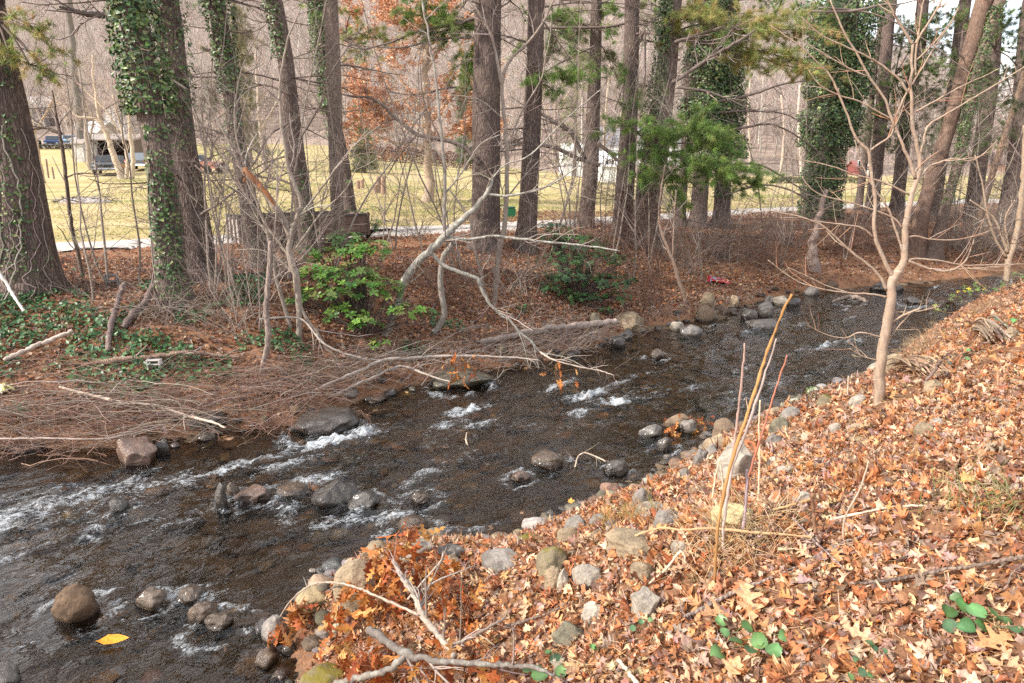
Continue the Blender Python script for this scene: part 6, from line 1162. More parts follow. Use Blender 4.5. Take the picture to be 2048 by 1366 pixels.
scatter(lb, *PLAIN, pos, nrm(rng.normal(size=(N, 3))), rng.uniform(0, 6.28, N), rng.uniform(.09, .19, N), pick(rng, N, [(.56, .26, .13), (.48, .20, .09), (.64, .36, .21), (.40, .17, .09), (.62, .42, .29)], .15), None, .3, rng); lb.build('leaves', M['leaf'], oak)
SYC = gp(258, 358)[1]
bare('sycamore', 'many stemmed pale sycamore leaning over the parked wagon', [[(245, 360, 16), (238, 335, 13), (230, 317, 12), (215, 271, 10), (205, 251, 9), (197, 225, 7), (190, 180, 5), (185, 110, 3)], [(262, 358, 12), (266, 330, 9), (265, 304, 8), (261, 266, 7), (258, 220, 6), (262, 150, 4), (258, 70, 3)], [(253, 358, 10), (255, 330, 7), (252, 300, 6), (240, 250, 4), (225, 190, 3)], [(205, 251, 6), (192, 238, 6), (172, 235, 5), (155, 233, 4), (138, 218, 3), (110, 200, 2)], [(238, 262, 4), (215, 225, 4), (200, 208, 3.5), (180, 190, 3), (150, 160, 2)]], SYC, (.50, .40, .31), 'smooth_bark', FT, [(.44, .34, .28), (.5, .4, .34)], 803)
for k, (lab, m, tint) in enumerate([
    ('dark barked pole leaning in front of the shed, left of the sycamore', [[(172, 322, 13), (165, 290, 14), (158, 240, 14), (152, 180, 14), (147, 120, 13), (141, 60, 13), (138, -20, 12)]], (.15, .13, .12)),
    ('pale brown field tree just right of the thick left pine', [[(84, 366, 15), (78, 335, 13), (70, 290, 11), (60, 245, 9), (50, 200, 7), (40, 140, 5)], [(66, 270, 5), (90, 230, 4), (110, 190, 3)]], (.38, .28, .2)),
    ('grey field tree with a thick stem behind the parked wagon', [[(180, 338, 10), (177, 310, 9), (174, 275, 9), (172, 250, 7), (168, 200, 5), (160, 140, 3)], [(175, 280, 5), (182, 268, 4), (190, 230, 3)]], (.30, .24, .2)),
    ('small forked tree in the field beside the broken trunk', [[(416, 345, 7), (420, 320, 6), (424, 290, 5), (420, 230, 4), (430, 150, 3)], [(422, 300, 4), (450, 240, 3), (470, 180, 2)]], (.22, .17, .15)),
    ('pale field tree behind the slim dark pine', [[(530, 345, 12), (528, 310, 10), (520, 250, 8), (515, 180, 6), (510, 80, 4)], [(522, 260, 5), (560, 190, 4), (580, 120, 3)]], (.42, .34, .29)),
    ('white stemmed tree behind the tan oak crown', [[(962, 330, 8), (960, 250, 7), (955, 150, 6), (948, 40, 4)], [(958, 200, 4), (985, 130, 3)]], (.52, .45, .38)),
    ('bare tree at the field end left of the white sheds', [[(1105, 338, 7), (1108, 290, 6), (1110, 220, 5), (1115, 120, 3)], [(1109, 260, 4), (1085, 200, 3)], [(1110, 230, 4), (1140, 180, 3)]], (.40, .32, .26)),
    ('bare tree over the white sheds', [[(1205, 352, 8), (1207, 300, 7), (1212, 230, 6), (1220, 130, 4)], [(1208, 290, 4), (1235, 250, 3), (1245, 210, 2)], [(1210, 250, 4), (1190, 190, 3)]], (.42, .34, .28)),
    ('slim pale tree before the wooded hill, right of the twin pines', [[(1498, 360, 5), (1500, 300, 5), (1497, 230, 4), (1500, 160, 3)]], (.45, .36, .30)),
    ('second slim pale tree before the wooded hill, nearer the ivied pine', [[(1560, 350, 5), (1566, 300, 5), (1568, 250, 4), (1562, 190, 3)]], (.48, .38, .32)),
    ('white stemmed tree touching the ivied pine on its left', [[(1602, 352, 6), (1601, 300, 6), (1596, 240, 5), (1600, 170, 4)]], (.55, .47, .42))]):
    bare('bare_tree', lab, m, gp(m[0][0][0], m[0][0][1])[1], tint, 'smooth_bark', FT if k in (1, 2, 4, 5, 6, 7) else FT[:2], FTW, 820 + k, 'tree', 'bare trees beyond the road')
for k, (lab, u, v, w, h, cols) in enumerate([('pale green conifer at the field end left of the tan oak', 725, 292, 60, 130, [(.20, .22, .09), (.26, .27, .12)]), ('yellow green conifer behind the olive bough', 500, 300, 90, 300, [(.24, .23, .12), (.30, .27, .15), (.18, .18, .08)]), ('dark green conifer peeping between tan oak and big mid pine', 930, 280, 50, 200, [(.10, .15, .06), (.16, .2, .08)]), ('tall weeping conifer behind the slender pine', 1150, 300, 110, 420, [(.22, .24, .11), (.28, .28, .14), (.16, .18, .08)])]):
    f = at(u, v, 62 + 10 * k); f[2] = H(f[0], f[1]); r_ = np.random.default_rng(840 + k); ht = wpx(f, h) ; wd = wpx(f, w) / 2; t = thing('conifer', lab, 'tree', f, 'conifers beyond the field'); tb, nb_ = MB(), MB()
    tubes(tb, np.array([f, f + [0, 0, ht * .5], f + [0, 0, ht]]), np.array([.22, .15, .03]), 8, BARK); n_ = 110; z = r_.uniform(.08, .97, n_); a = r_.uniform(0, 6.28, n_); L = wd * (1.05 - z) ** .7 * r_.uniform(.6, 1.1, n_); d = np.stack([np.cos(a), np.sin(a), r_.normal(size=n_) * .15 - .15], 1); s = f + np.stack([0 * z, 0 * z, z * ht], 1); q = s[:, None] + d[:, None] * (np.linspace(0, 1, 5)[None, :] * L[:, None])[..., None]; q[..., 2] -= (np.linspace(0, 1, 5) ** 2)[None] * L[:, None] * .25
    tubes(tb, q, np.ones((n_, 5)) * .02, 3, DTW[0]); tb.build('trunk', M['twig'], t); I = r_.integers(0, n_, 2600); u_ = r_.uniform(.2, 1, 2600) * 3.99; j = u_.astype(int); pos = q[I, j] + (q[I, j + 1] - q[I, j]) * (u_ - j)[:, None] + r_.normal(size=(2600, 3)) * .15
    tufts(nb_, pos, d[I] + [0, 0, -.5], .38, .035, 7, cols, r_, .7); nb_.build('needles', M['needle'], t)
# wooded hill: one mass of leafless trees
rng = np.random.default_rng(850); N = 9000; yy = 96 + 330 * rng.random(N) ** .75; xx = yy * rng.uniform(-.95, .95, N); R_ = sstep(.16, -.34, xx / yy); k = yy > 100 + 36 * R_ + rng.uniform(0, 12, N); xx, yy = xx[k], yy[k]; zz = H(xx, yy); N = len(xx)
ht = rng.uniform(8, 17, N); lean = rng.normal(size=(N, 2)) * .04; hm = MB(); s5 = np.linspace(0, 1, 4)
P = np.stack([xx[:, None] + lean[:, :1] * ht[:, None] * s5, yy[:, None] + lean[:, 1:] * ht[:, None] * s5, zz[:, None] - .5 + ht[:, None] * s5], 2); R = rng.uniform(.07, .17, (N, 1)) * np.array([1.1, .8, .5, .1])
HC = [(.40, .33, .295), (.49, .415, .37), (.31, .255, .23), (.57, .50, .455), (.41, .31, .26)]
tubes(hm, P, R, 3, pick(rng, N, HC, .15))
for (Q, r) in grow(P, R, [(20, (2.0, 5.5), (25, 60), .5, .20, .14, .2), (4, (.8, 2.4), (25, 60), .65, .12, .18, .25)], rng): tubes(hm, Q[:, ::2], np.maximum(r[:, ::2], .022), 3, pick(rng, len(Q), HC, .18))
tag(hm.build('forest', M['twig']), kind='stuff')
# ---- buildings
def house(name, label, u0, u1, v0, v1, Y, wall, roof, roof_h=.35, deep=6.0, gable='side', doors=(), wins=(), open_front=False, rz=0.0, cat='house', over=.25):
    """front wall seen between u0..u1 and v0 (eaves) .. v1 (foot) at distance Y"""
    a, b = at(u0, v1, Y), at(u1, v1, Y); w = abs(b[0] - a[0]); c = (a + b) / 2; top = at((u0 + u1) / 2, v0, Y)[2]; g = min(H(c[0], c[1]), c[2]) - .3; h = top - g
    t = thing(name, label, cat, (c[0], c[1], g)); o = (c[0], c[1], g); wb = MB()
    if open_front:
        box(wb, (0, deep, h / 2), (w, .15, h), 0, wall, 0, o); box(wb, (-w / 2, deep / 2, h / 2), (.15, deep - .2, h), 0, wall, 0, o); box(wb, (w / 2, deep / 2, h / 2), (.15, deep - .2, h), 0, wall, 0, o)
        pb = MB()
        for q in np.linspace(-w / 2 + .12, w / 2 - .12, 4): box(pb, (q, .1, h / 2 - .02), (.16, .16, h - .06), 0, (.24, .18, .14), 0, o)
        pb.build('posts', M['wood'], t)
    else: box(wb, (0, deep / 2, h / 2), (w, deep, h), 0, wall, 0, o)
    rb = MB(); e = over; th = .12
    if gable == 'side':
        rh = roof_h * deep; prism(rb, [(-e, h + .01), (deep / 2, h + rh), (deep + e, h + .01), (deep + e, h + .01 + th), (deep / 2, h + rh + th), (-e, h + .01 + th)], 0, -w / 2 - e, w / 2 + e, 0, o, roof)
        prism(wb, [(0.02, h), (deep - .02, h), (deep / 2, h + rh - .02)], 0, -w / 2 + .002, w / 2 - .002, 0, o, wall)
    else:
        rh = roof_h * w; prism(rb, [(-w / 2 - e, h + .01), (0, h + rh), (w / 2 + e, h + .01), (w / 2 + e, h + .01 + th), (0, h + rh + th), (-w / 2 - e, h + .01 + th)], 1, -e, deep + e, 0, o, roof)
        prism(wb, [(-w / 2 + .02, h), (w / 2 - .02, h), (0, h + rh - .02)], 1, .002, deep - .002, 0, o, wall)
    wb.build('wall', M['matte'], t, smooth=False); rb.build('roof', M['roofing'], t, smooth=False)
    for (x, wd, hh, colr) in doors:
        db = MB(); box(db, (x * w / 2, -.04, hh / 2 + .3), (wd, .06, hh), 0, colr, .01, o); d = db.build('door', M['matte'], t, smooth=False)
    for (x, z, wd, hh) in wins:
        fb_ = MB()
        for (dx, dz, a_, b_) in ((0, hh / 2 + .05, wd + .2, .1), (0, -hh / 2 - .05, wd + .2, .1), (-wd / 2 - .05, 0, .1, hh), (wd / 2 + .05, 0, .1, hh)): box(fb_, (x * w / 2 + dx, -.04, z + dz), (a_, .08, b_), 0, (.8, .8, .78), 0, o)
        fr = fb_.build('window', M['matte'], t, smooth=False); gb_ = MB(); box(gb_, (x * w / 2, -.01, z), (wd, .06, hh), 0, (.03, .035, .045), 0, o); gb_.build('pane', M['glass'], fr, smooth=False)
    return t
house('white_shed', 'long white metal shed with plain walls, left of the block house', 1126, 1196, 303, 350, 92, (.80, .80, .80), (.70, .70, .70), .12, 8, 'side', over=.1)
house('block_house', 'small white block house with a dark square window and pale door', 1203, 1236, 334, 367, 72, (.78, .76, .73), (.74, .74, .75), .3, 5, 'side', [(-.35, .85, 1.75, (.70, .72, .70))], [(-.3, 2.35, .55, .5), (.15, 2.4, .45, .5)])
house('grey_roof_house', 'white house with a wide grey roof behind the small block house', 1196, 1366, 291, 338, 112, (.76, .75, .74), (.27, .26, .28), .32, 9, 'side', [(.5, 1.0, 2.0, (.3, .25, .22))], [(-.6, 2.6, 1.3, 1.1), (-.1, 2.6, 1.3, 1.1), (.8, 2.6, 1.1, 1.1)])
house('open_shed', 'open fronted dark shed with a pale tin roof behind the wagon', 150, 268, 281, 314, 78, (.16, .12, .10), (.30, .25, .215), .10, 7, 'side', open_front=True, cat='shed', over=.4)
house('white_lean_to', 'little white lean-to at the left end of the open shed', 150, 168, 288, 312, 75, (.50, .48, .46), (.34, .29, .26), .2, 2.5, 'side', cat='shed')
house('hill_house', 'white gabled house with a brown roof high behind the sycamore', 210, 246, 226, 246, 150, (.78, .77, .75), (.34, .24, .19), .5, 7, 'front', [], [(0, 1.9, .9, 1.2)])
house('low_barn', 'long low grey roofed barn on the hill at the upper left', 40, 96, 217, 228, 165, (.22, .2, .2), (.62, .62, .62), .35, 8, 'side', cat='barn')
house('dark_barn', 'small dark barn on the hill between left pine and dark pole', 116, 142, 216, 230, 168, (.12, .10, .10), (.18, .15, .15), .3, 7, 'side', cat='barn')
house('tin_roof_house', 'house with a white tin roof behind the open shed', 160, 196, 266, 282, 122, (.45, .38, .32), (.62, .62, .62), .25, 8, 'side')
house('red_barn', 'small red barn glimpsed between the dark pines right of the ivied one', 1712, 1738, 336, 353, 100, (.26, .08, .07), (.28, .11, .10), .3, 3, 'side', [(.3, 1.6, 2.2, (.7, .65, .6))], [(-.5, 2.0, .8, .9)], cat='barn')
# clipped hedges, and a leafy strip for the dark line by the drive
def hedge(label, u0, u1, v0, v1, Y, cols, seed, name='hedge'):
    r_ = np.random.default_rng(seed); a, b = at(u0, v1, Y), at(u1, v1, Y); a[2] = H(a[0], a[1]); b[2] = H(b[0], b[1]); h = max(.5, at(u0, v0, Y)[2] - a[2]); n_ = int(260 * np.linalg.norm(b - a) * h); t = r_.random(n_)
    p = a + (b - a) * t[:, None] + np.stack([0 * t, r_.uniform(-.6, .6, n_), h * r_.random(n_) ** .7 * (1 + .12 * vn(t * 30, t * 0, 4))], 1); m = MB(); scatter(m, *PLAIN, p, nrm(r_.normal(size=(n_, 3)) + [0, -.3, .5]), r_.uniform(0, 6.28, n_), r_.uniform(.14, .26, n_), pick(r_, n_, cols, .25), None, .3, r_)
    t = thing(name, label, 'hedge', (a + b) / 2); m.build('foliage', M['ivy'], t); s_ = MB(); k = np.linspace(.01, .99, max(6, int(np.linalg.norm(b - a) * 1.5))); q = a + (b - a) * k[:, None]; tubes(s_, np.stack([q, q + [0, 0, h * .4], q + [.05, 0, h * .8]], 1), np.ones((len(k), 3)) * .03, 4, DTW[0]); s_.build('stems', M['twig'], t)
hedge('green clipped hedge at the far side of the field by the ivied pine', 1545, 1730, 354, 374, 70, [(.07, .10, .025), (.11, .14, .04), (.05, .075, .02)], 861)
hedge('low brown hedge along the top of the field behind the tan oak', 745, 965, 289, 299, 88, [(.20, .10, .08), (.26, .15, .11), (.15, .09, .07)], 862)
hedge('dark shadow line at the ditch wall under the pickup by the pale drive', 60, 152, 289, 296, 109, [(.08, .06, .05), (.12, .1, .06)], 863)  # leaves added as a dark strip, drawing the shadow line along the drive
# ---- vehicles
def wheel(t, x, y, r, w, rz, o, hub=(.5, .5, .5)):
    tb = MB(); lathe(tb, [(r * .62, -w / 2), (r * .9, -w / 2), (r, -w * .32), (r, w * .32), (r * .9, w / 2), (r * .62, w / 2)], 0, (x, y, r), rz, o, (.02, .02, .02)); wl = tb.build('wheel', M['rubber'], t); rb = MB(); s = 1 if x > 0 else -1; lathe(rb, [(r * .6, -w * .4), (r * .6, w * .4), (r * .25, w * .3)], 0, (x, y, r), rz, o, hub); rb.build('rim', M['metal'], wl)
def car(name, label, p, rz, body, L=4.8, Wd=1.85, kind='wagon', side=None, roofc=None, glass=(.05, .06, .07), cat='car', grille=True, tail=False):
    o = (p[0], p[1], p[2]); t = thing(name, label, cat, o); y0, y1 = -L / 2, L / 2; b = MB()
    low = [(y0, .45), (y0 + .05, .35), (y1 - .05, .35), (y1, .5), (y1, .85), (y1 - .1, .92), (y0 + 1.45, .95), (y0 + .25, .88), (y0, .78)]
    if kind == 'pickup': low = [(y0, .6), (y1, .6), (y1, 1.15), (y0 + 1.4, 1.15), (y0 + .1, 1.08), (y0, .95)]
    prism(b, low, 0, -Wd / 2, Wd / 2, rz, o, body); h0 = .93 if kind != 'pickup' else 1.13
    yc1 = {'wagon': y1 - .1, 'sedan': y1 - 1.0, 'pickup': y0 + 3.3}[kind]; c0 = y0 + 1.35; top = h0 + (.53 if kind != 'pickup' else .68)
    cab = [(c0, h0), (c0 + .65, top), (yc1 - (.55 if kind == 'sedan' else .12), top), (yc1, h0)]
    prism(b, cab, 0, -Wd / 2 + .12, Wd / 2 - .12, rz, o, roofc or body)
    if kind == 'pickup': box(b, (0, (yc1 + y1) / 2, 1.16), (Wd - .3, y1 - yc1 - .1, .012), rz, (.03, .03, .03), 0, o)
    b.build('body', M['paint'], t, smooth=False); g = MB()
    for s in (-1, 1): prism(g, [(c0 + .3, h0 + .06), (c0 + .72, top - .07), (yc1 - (.6 if kind == 'sedan' else .25), top - .07), (yc1 - .25, h0 + .06)], 0, s * (Wd / 2 - .118), s * (Wd / 2 - .105), rz, o, glass)
    g.build('side_window', M['glass'], t, smooth=False); g = MB(); n0 = np.array([c0 + .05, h0 + .06]); n1 = np.array([c0 + .6, top - .05]); q = .014
    prism(g, [tuple(n0 + [-q, q]), tuple(n1 + [-q, q]), tuple(n1), tuple(n0)], 0, -Wd / 2 + .2, Wd / 2 - .2, rz, o, glass); g.build('windscreen', M['glass'], t, smooth=False)
    if side is not None:
        g = MB()
        for s in (-1, 1): box(g, (s * (Wd / 2 + .006), .05, .66), (.012, L - .9, .30), rz, side, 0, o)
        g.build('side_panel', M['wood'], t, smooth=False)
    g = MB(); box(g, (0, y0 - .05, .47), (Wd + .04, .14, .16), rz, (.6, .6, .6), .03, o); g.build('bumper', M['metal'], t); g = MB(); box(g, (0, y1 + .05, .47), (Wd + .04, .14, .16), rz, (.6, .6, .6), .03, o); g.build('bumper', M['metal'], t)
    if grille: g = MB(); box(g, (0, y0 - .012, .69), (Wd - .75, .03, .17), rz, (.05, .05, .05), 0, o); g.build('grille', M['metal'], t, smooth=False)
    for s in (-1, 1):
        g = MB(); box(g, (s * (Wd / 2 - .2), y0 - .016, .69), (.30, .04, .15), rz, (.7, .72, .72), .02, o); g.build('headlight', M['glass'], t)
        g = MB(); box(g, (s * (Wd / 2 - .12), y1 + .012, .78), (.2, .03, .22), rz, (.55, .02, .02), .01, o); g.build('taillight', M['glass'], t)
    for x in (-1, 1):
        for y in (y0 + .85, y1 - .95): wheel(t, x * (Wd / 2 - .08), y, .34 if kind != 'pickup' else .38, .2, rz, o)
    return t
p = gp(222, 349); car('wood_sided_wagon', 'old dark station wagon with wood sides and chrome front parked by the sycamore', p, math.radians(24), (.06, .07, .085), 5.2, 1.95, 'wagon', (.42, .24, .10), (.10, .11, .12))
p = gp(285, 340); car('grey_car', 'grey car with a red tail light half hidden by the ivied pine', p, math.radians(195), (.16, .18, .2), 4.5, 1.8, 'sedan')
p = gp(398, 346); car('red_car', 'low faded red car with a pale roof in the yard between the pines', p, math.radians(80), (.36, .16, .13), 4.4, 1.75, 'sedan', None, (.45, .46, .5))
p = at(108, 291, 112); p[2] = H(p[0], p[1]) + .1; car('blue_pickup', 'dark blue pickup seen from its front beside the pale drive', p, math.radians(25), (.035, .06, .16), 5.0, 1.95, 'pickup', cat='truck')
p = at(140, 287, 118); p[2] = H(p[0], p[1]) + .1; car('light_blue_truck', 'light blue truck right of the dark blue pickup', p, math.radians(20), (.30, .45, .60), 4.8, 1.85, 'pickup', cat='truck')
p = at(71, 292, 110); p[2] = H(p[0], p[1]) + .1; tr_ = thing('red_tractor', 'small red tractor beside the left pine on the drive', 'tractor', p); b = MB(); box(b, (0, -.5, .95), (.6, 1.7, .5), .5, (.45, .05, .03), .08, p); box(b, (0, .65, 1.2), (.9, .7, .35), .5, (.40, .05, .03), .08, p); b.build('body', M['paint'], tr_); b = MB(); box(b, (0, .6, 1.5), (.45, .45, .2), .5, (.03, .03, .03), .04, p); tubes(b, np.array([p + [0, 0, 1.0], p + [-.2, -.4, 1.55]]), np.full(2, .03), 6, (.05, .05, .05)); b.build('seat', M['rubber'], tr_)
for x, y, r in ((-.6, .7, .62), (.6, .7, .62), (-.45, -1.0, .36), (.45, -1.0, .36)): wheel(tr_, x, y, r, .3, .5, p)
# trailer by the road
phi = math.radians(33); p = gp(487, 503); p[2] = 1.58; tl = thing('utility_trailer', 'rusty board sided trailer parked under the pines beside the lane', 'trailer', p); Lt, Wt = 3.6, 1.55; ztop = .93; zb = .28
RUS = (.17, .125, .105); b = MB(); box(b, (Lt / 2, Wt / 2, zb), (Lt, Wt, .09), phi, (.12, .1, .09), .01, p); b.build('bed', M['wood'], tl, smooth=False)
for nm, y in (('side_board', 0.0), ('side_board', Wt)):
    b = MB()
    for z in (zb + .165, zb + .415): box(b, (Lt / 2, y, z), (Lt, .04, .235), phi, RUS, .005, p)
    box(b, (Lt / 2, y, ztop - .085), (Lt + .04, .07, .07), phi, (.10, .085, .08), .005, p)
    for x in (.04, .95, 1.85, 2.7, Lt - .04): box(b, (x, y - .035, zb + .3), (.07, .05, .66), phi, (.13, .1, .09), .005, p)
    b.build(nm, M['wood'], tl, smooth=False)
b = MB(); box(b, (-.02, Wt / 2, zb + .3), (.03, Wt - .06, .5), phi, (.36, .31, .28), .004, p)
for y in (.05, .52, 1.02, Wt - .05): box(b, (-.06, y, zb + .28), (.05, .07, .72), phi, (.3, .27, .25), .004, p)
b.build('tailgate', M['wood'], tl, smooth=False); b = MB(); box(b, (Lt - .02, Wt / 2, zb + .3), (.04, Wt - .1, .5), phi, RUS, .004, p); b.build('headboard', M['wood'], tl, smooth=False)
for y in (-.14, Wt + .14):
    o_ = np.array(p) + rotz(np.array([[1.75, y, 0]]), phi)[0]; tb = MB(); r = .31; v0 = np.array([0, 0, 0.]); lathe(tb, [(r * .6, -.09), (r * .92, -.09), (r, -.05), (r, .05), (r * .92, .09), (r * .6, .09)], 1, (1.75, y, r), phi, p, (.02, .02, .02)); w_ = tb.build('wheel', M['rubber'], tl); rb = MB(); lathe(rb, [(r * .58, -.06), (r * .58, .06), (.05, .05)], 1, (1.75, y, r), phi, p, (.3, .3, .3)); rb.build('rim', M['metal'], w_)
b = MB(); box(b, (Lt + .5, Wt / 2, zb), (1.1, .09, .07), phi, (.08, .07, .07), .01, p); b.build('drawbar', M['metal'], tl, smooth=False)
# yard things
p = gp(1004, 420); t = thing('spoked_wheel', 'black spoked wheel standing up in the grass beyond the big mid pine', 'wheel', p); c = p + [0, 0, .13]; tb = MB(); th = np.linspace(0, 2 * np.pi, 25); tubes(tb, np.stack([np.cos(th) * .11 + c[0], 0 * th + c[1], np.sin(th) * .11 + c[2]], 1), np.full(25, .028), 8, (.015, .015, .015)); tb.build('tyre', M['rubber'], t); sb_ = MB(); lathe(sb_, [(.03, -.03), (.03, .03)], 1, c, 0, (0, 0, 0), (.3, .3, .3), 10)
for a in np.linspace(0, 3.14, 6, endpoint=False): box(sb_, (0, 0, 0), (.2 * abs(math.cos(a)) + .014, .012, .2 * abs(math.sin(a)) + .014), 0, (.2, .2, .22), 0, c) if False else tubes(sb_, np.array([c - [math.cos(a) * .1, 0, math.sin(a) * .1], c + [math.cos(a) * .1, 0, math.sin(a) * .1]]), np.full(2, .007), 5, (.25, .25, .27))
sb_.build('spokes', M['metal'], t)
p = gp(1021, 433); b = MB(); prism(b, [(-.15, 0), (.15, 0), (.19, .28), (.14, .36), (-.14, .36), (-.19, .28)], 1, -.16, .16, .3, p, (.02, .20, .09)); t = thing('green_bin', 'small green plastic bin at the lane edge between two pines', 'bin', p); b.build('tub', M['plastic'], t, smooth=False); b = MB(); box(b, (0, 0, .385), (.36, .36, .04), .3, (.015, .14, .07), .015, p); b.build('lid', M['plastic'], t)
for k, (lab, u, vt, vb, w) in enumerate([('left short cut log standing in the field', 716, 361, 378, 8), ('second short cut log standing beside the smooth trunk', 724, 359, 376, 8), ('low cut log leaning left of the tall pair', 751, 370, 386, 9), ('left one of the tall pair of cut logs in the field', 757, 353, 386, 9), ('right one of the tall pair of cut logs in the field', 767, 353, 389, 10)]):
    f = gp(u, vb); top = at(u, vt, f[1]); r = wpx(f, w) / 2; t = thing('cut_log', lab, 'log', f, 'cut logs standing in the field'); b = MB(); P_ = resample(np.array([f - [0, 0, .1], (f + top) / 2, top]), 10); trunk_mesh(b, P_, np.full(10, r), (.36, .26, .20), 14, k, f[2], .15, .06, 12); b.build('bark', M['grey_bark'], t); b = MB(); tubes(b, np.array([top - [0, 0, .01], top + [0, 0, .012]]), np.full(2, r * .97), 14, (.52, .38, .26), cap=True); b.build('cut_face', M['wood'], t)
p = gp(160, 405); t = thing('burn_pile', 'low pile of grey ash and charred sticks in the left field', 'ash pile', p); b = MB(); v, f = ICO[4]; v = v.copy(); q = v * [1.25, .55, .22]; q[:, 2] = np.maximum(q[:, 2], -.05) * (1 + .5 * fbm(q[:, 0] * 4, q[:, 1] * 4, 4, 3)); b.add(q + p + [.25, 0, 0], f, pick(np.random.default_rng(1), len(v), [(.50, .47, .46), (.42, .38, .37), (.30, .26, .25)], .1)); b.build('ash', M['ground'], t)
r_ = np.random.default_rng(5); n_ = 70; a = r_.uniform(0, 3.14, n_); c = p + np.stack([r_.normal(size=n_) * .75 + .1, r_.normal(size=n_) * .3, r_.uniform(.03, .24, n_)], 1); d = np.stack([np.cos(a), np.sin(a) * .6, r_.normal(size=n_) * .25], 1) * r_.uniform(.15, .5, (n_, 1)); b = MB(); tubes(b, np.stack([c - d, c + r_.normal(size=(n_, 3)) * .03, c + d], 1), r_.uniform(.012, .03, (n_, 1)) * np.ones(3), 5, pick(r_, n_, [(.08, .07, .065), (.2, .17, .15), (.4, .35, .32)], .1)); b.build('sticks', M['twig'], t)
for lab, u0, v0, u1, v1, w in (('taller thin grey fence post left in the field', 92, 318, 97, 356, 3.5), ('shorter thin grey fence post left in the field', 104, 334, 108, 358, 3.5)):
    f = gp(u1, v1); tp = at(u0, v0, f[1]); b = MB(); tubes(b, resample(np.array([f - [0, 0, .15], tp]), 6), np.full(6, wpx(f, w) / 2), 7, (.24, .17, .14), cap=True); tag(b.build('fence_post', M['wood'], None, tuple(f)), lab, 'post')
# ---- litter on the banks
def crumple(name, label, u, v, w, h, cols, seed, cat='wrapper'):
    r_ = np.random.default_rng(seed); f = gp(u, v + h * .35); a = wpx(f, w) / 2; n_ = 40; X, Y_ = np.meshgrid(np.linspace(-1, 1, n_), np.linspace(-1, 1, n_)); x, y = X.ravel(), Y_.ravel()
    z = .35 + .55 * fbm(x * 1.7, y * 1.7, 2, seed) + .35 * np.abs(fbm(x * 4, y * 4, 3, seed + 3)); fold = .35 * fbm(x * 2.2, y * 2.2, 2, seed + 9)
    V = np.stack([a * (x + fold) * .95, a * .75 * (y - fold), a * .85 * np.maximum(z * (1 - .55 * np.maximum(np.abs(x), np.abs(y)) ** 2), .02)], 1) + f; i = np.arange(n_ * n_).reshape(n_, n_)
    k = ((fbm(x * 2.1 + 5, y * 2.1, 2, seed + 20) + 1) / 2 * 1.3 - .15).clip(0, .999); c = np.array(cols)[(k * len(cols)).astype(int)]; b = MB(); F_ = np.stack([i[:-1, :-1], i[:-1, 1:], i[1:, 1:], i[1:, :-1]], -1).reshape(-1, 4)
    b.add(V, F_, c); b.add(V - [0, 0, .003], F_[:, ::-1], c * .95); tag(b.build(name, M['plastic'], None, tuple(f)), label, cat)
crumple('red_wrapper', 'crumpled bright red wrapper lying on the far bank under the brush', 1434, 553, 50, 34, [(.62, .02, .03), (.55, .02, .03), (.62, .02, .03), (.35, .42, .55), (.6, .03, .04), (.75, .55, .35), (.5, .02, .03)], 11)
crumple('yellow_wrapper', 'crumpled pale yellow wrapper at the left edge on the ivy', 2, 773, 52, 26, [(.72, .66, .20), (.78, .74, .38), (.66, .60, .15), (.85, .83, .78)], 12)
def block(label, u, v, w, h, tint, rz, tilt):
    f = gp(u, v + h * .45); s = wpx(f, w); t = thing('concrete_block', label, 'block', f); b = MB(); hh = wpx(f, h) * 1.05; d = s * .5; e = s * .13
    for (x, z, sx, sz) in ((-s / 2 + e / 2, hh / 2, e, hh), (s / 2 - e / 2, hh / 2, e, hh), (0, hh / 2, s - 2 * e - .002, e * .8), (0, hh - e / 2, s - 2 * e - .002, e * .8)): box(b, (x, 0, z), (sx, d, sz), rz, tint, .006, f)
    b.build('shell', M['concrete'], t); return t
block('pale concrete block with open cells half sunk in the ivy', 310, 729, 27, 19, (.52, .47, .44), .1, 0)
block('dim grey concrete block on the slope near the tops of the paired logs', 226, 564, 24, 26, (.23, .22, .22), .4, 0)
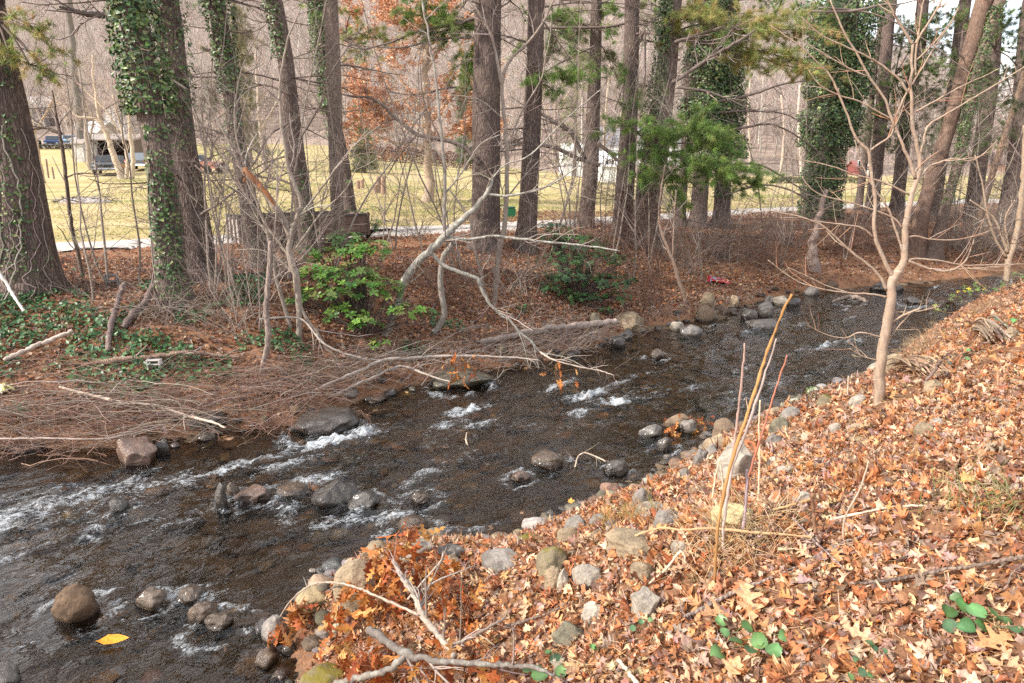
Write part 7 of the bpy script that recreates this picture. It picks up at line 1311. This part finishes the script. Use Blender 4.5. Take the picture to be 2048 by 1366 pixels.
# ---------------------------------------------------------------- light, sky, camera
S = nrm(np.array([-.80, -.36, .60]))
sun = bpy.data.lights.new('sun', 'SUN'); sun.energy = 4.0; sun.angle = math.radians(.6); sun.color = (1, .93, .83); so = bpy.data.objects.new('sun', sun); C.objects.link(so); so.rotation_euler = Vector(-S).to_track_quat('-Z', 'Y').to_euler(); so.location = (0, 0, 30)
wd = bpy.data.worlds.new('World'); bpy.context.scene.world = wd; wd.use_nodes = True; nt = wd.node_tree; bg = nt.nodes['Background']
sk = nt.nodes.new('ShaderNodeTexSky'); sk.sky_type = 'NISHITA'; sk.sun_disc = False; sk.sun_elevation = math.asin(S[2]); sk.sun_rotation = math.atan2(S[0], S[1]); sk.air_density = 1.0; sk.dust_density = 1.5
tc = nt.nodes.new('ShaderNodeTexCoord'); mp = nt.nodes.new('ShaderNodeMapping'); mp.inputs['Scale'].default_value = (2.2, 2.2, 5); nz = nt.nodes.new('ShaderNodeTexNoise'); nz.inputs['Scale'].default_value = 1.6; nz.inputs['Detail'].default_value = 6
nt.links.new(tc.outputs['Generated'], mp.inputs[0]); nt.links.new(mp.outputs[0], nz.inputs['Vector']); rp = nt.nodes.new('ShaderNodeValToRGB'); rp.color_ramp.elements[0].position = .36; rp.color_ramp.elements[1].position = .58; nt.links.new(nz.outputs[0], rp.inputs[0])
mx = nt.nodes.new('ShaderNodeMix'); mx.data_type = 'RGBA'; nt.links.new(rp.outputs[0], mx.inputs[0]); nt.links.new(sk.outputs[0], mx.inputs[6]); mx.inputs[7].default_value = (8.5, 8.4, 8.3, 1); nt.links.new(mx.outputs[2], bg.inputs[0]); bg.inputs[1].default_value = .15
cd = bpy.data.cameras.new('camera'); cam = bpy.data.objects.new('camera', cd); C.objects.link(cam); cam.location = CAM; cam.rotation_euler = (math.pi / 2 - PITCH, 0, 0); cd.sensor_width = 36; cd.lens = 36 * F / W; cd.clip_end = 3000; cd.clip_start = .05
sc = bpy.context.scene; sc.camera = cam; sc.render.resolution_x, sc.render.resolution_y = 1024, 683
sc.view_settings.view_transform = 'Standard'; sc.view_settings.look = 'None'; sc.view_settings.exposure = .8; sc.view_settings.gamma = 1
sc.cycles.use_denoising = False; sc.cycles.use_adaptive_sampling = False; sc.cycles.max_bounces = 6; sc.cycles.diffuse_bounces = 3; sc.cycles.transparent_max_bounces = 8; sc.cycles.caustics_reflective = False; sc.cycles.caustics_refractive = False; sc.cycles.sample_clamp_indirect = 4; sc.cycles.sample_clamp_direct = 3.5
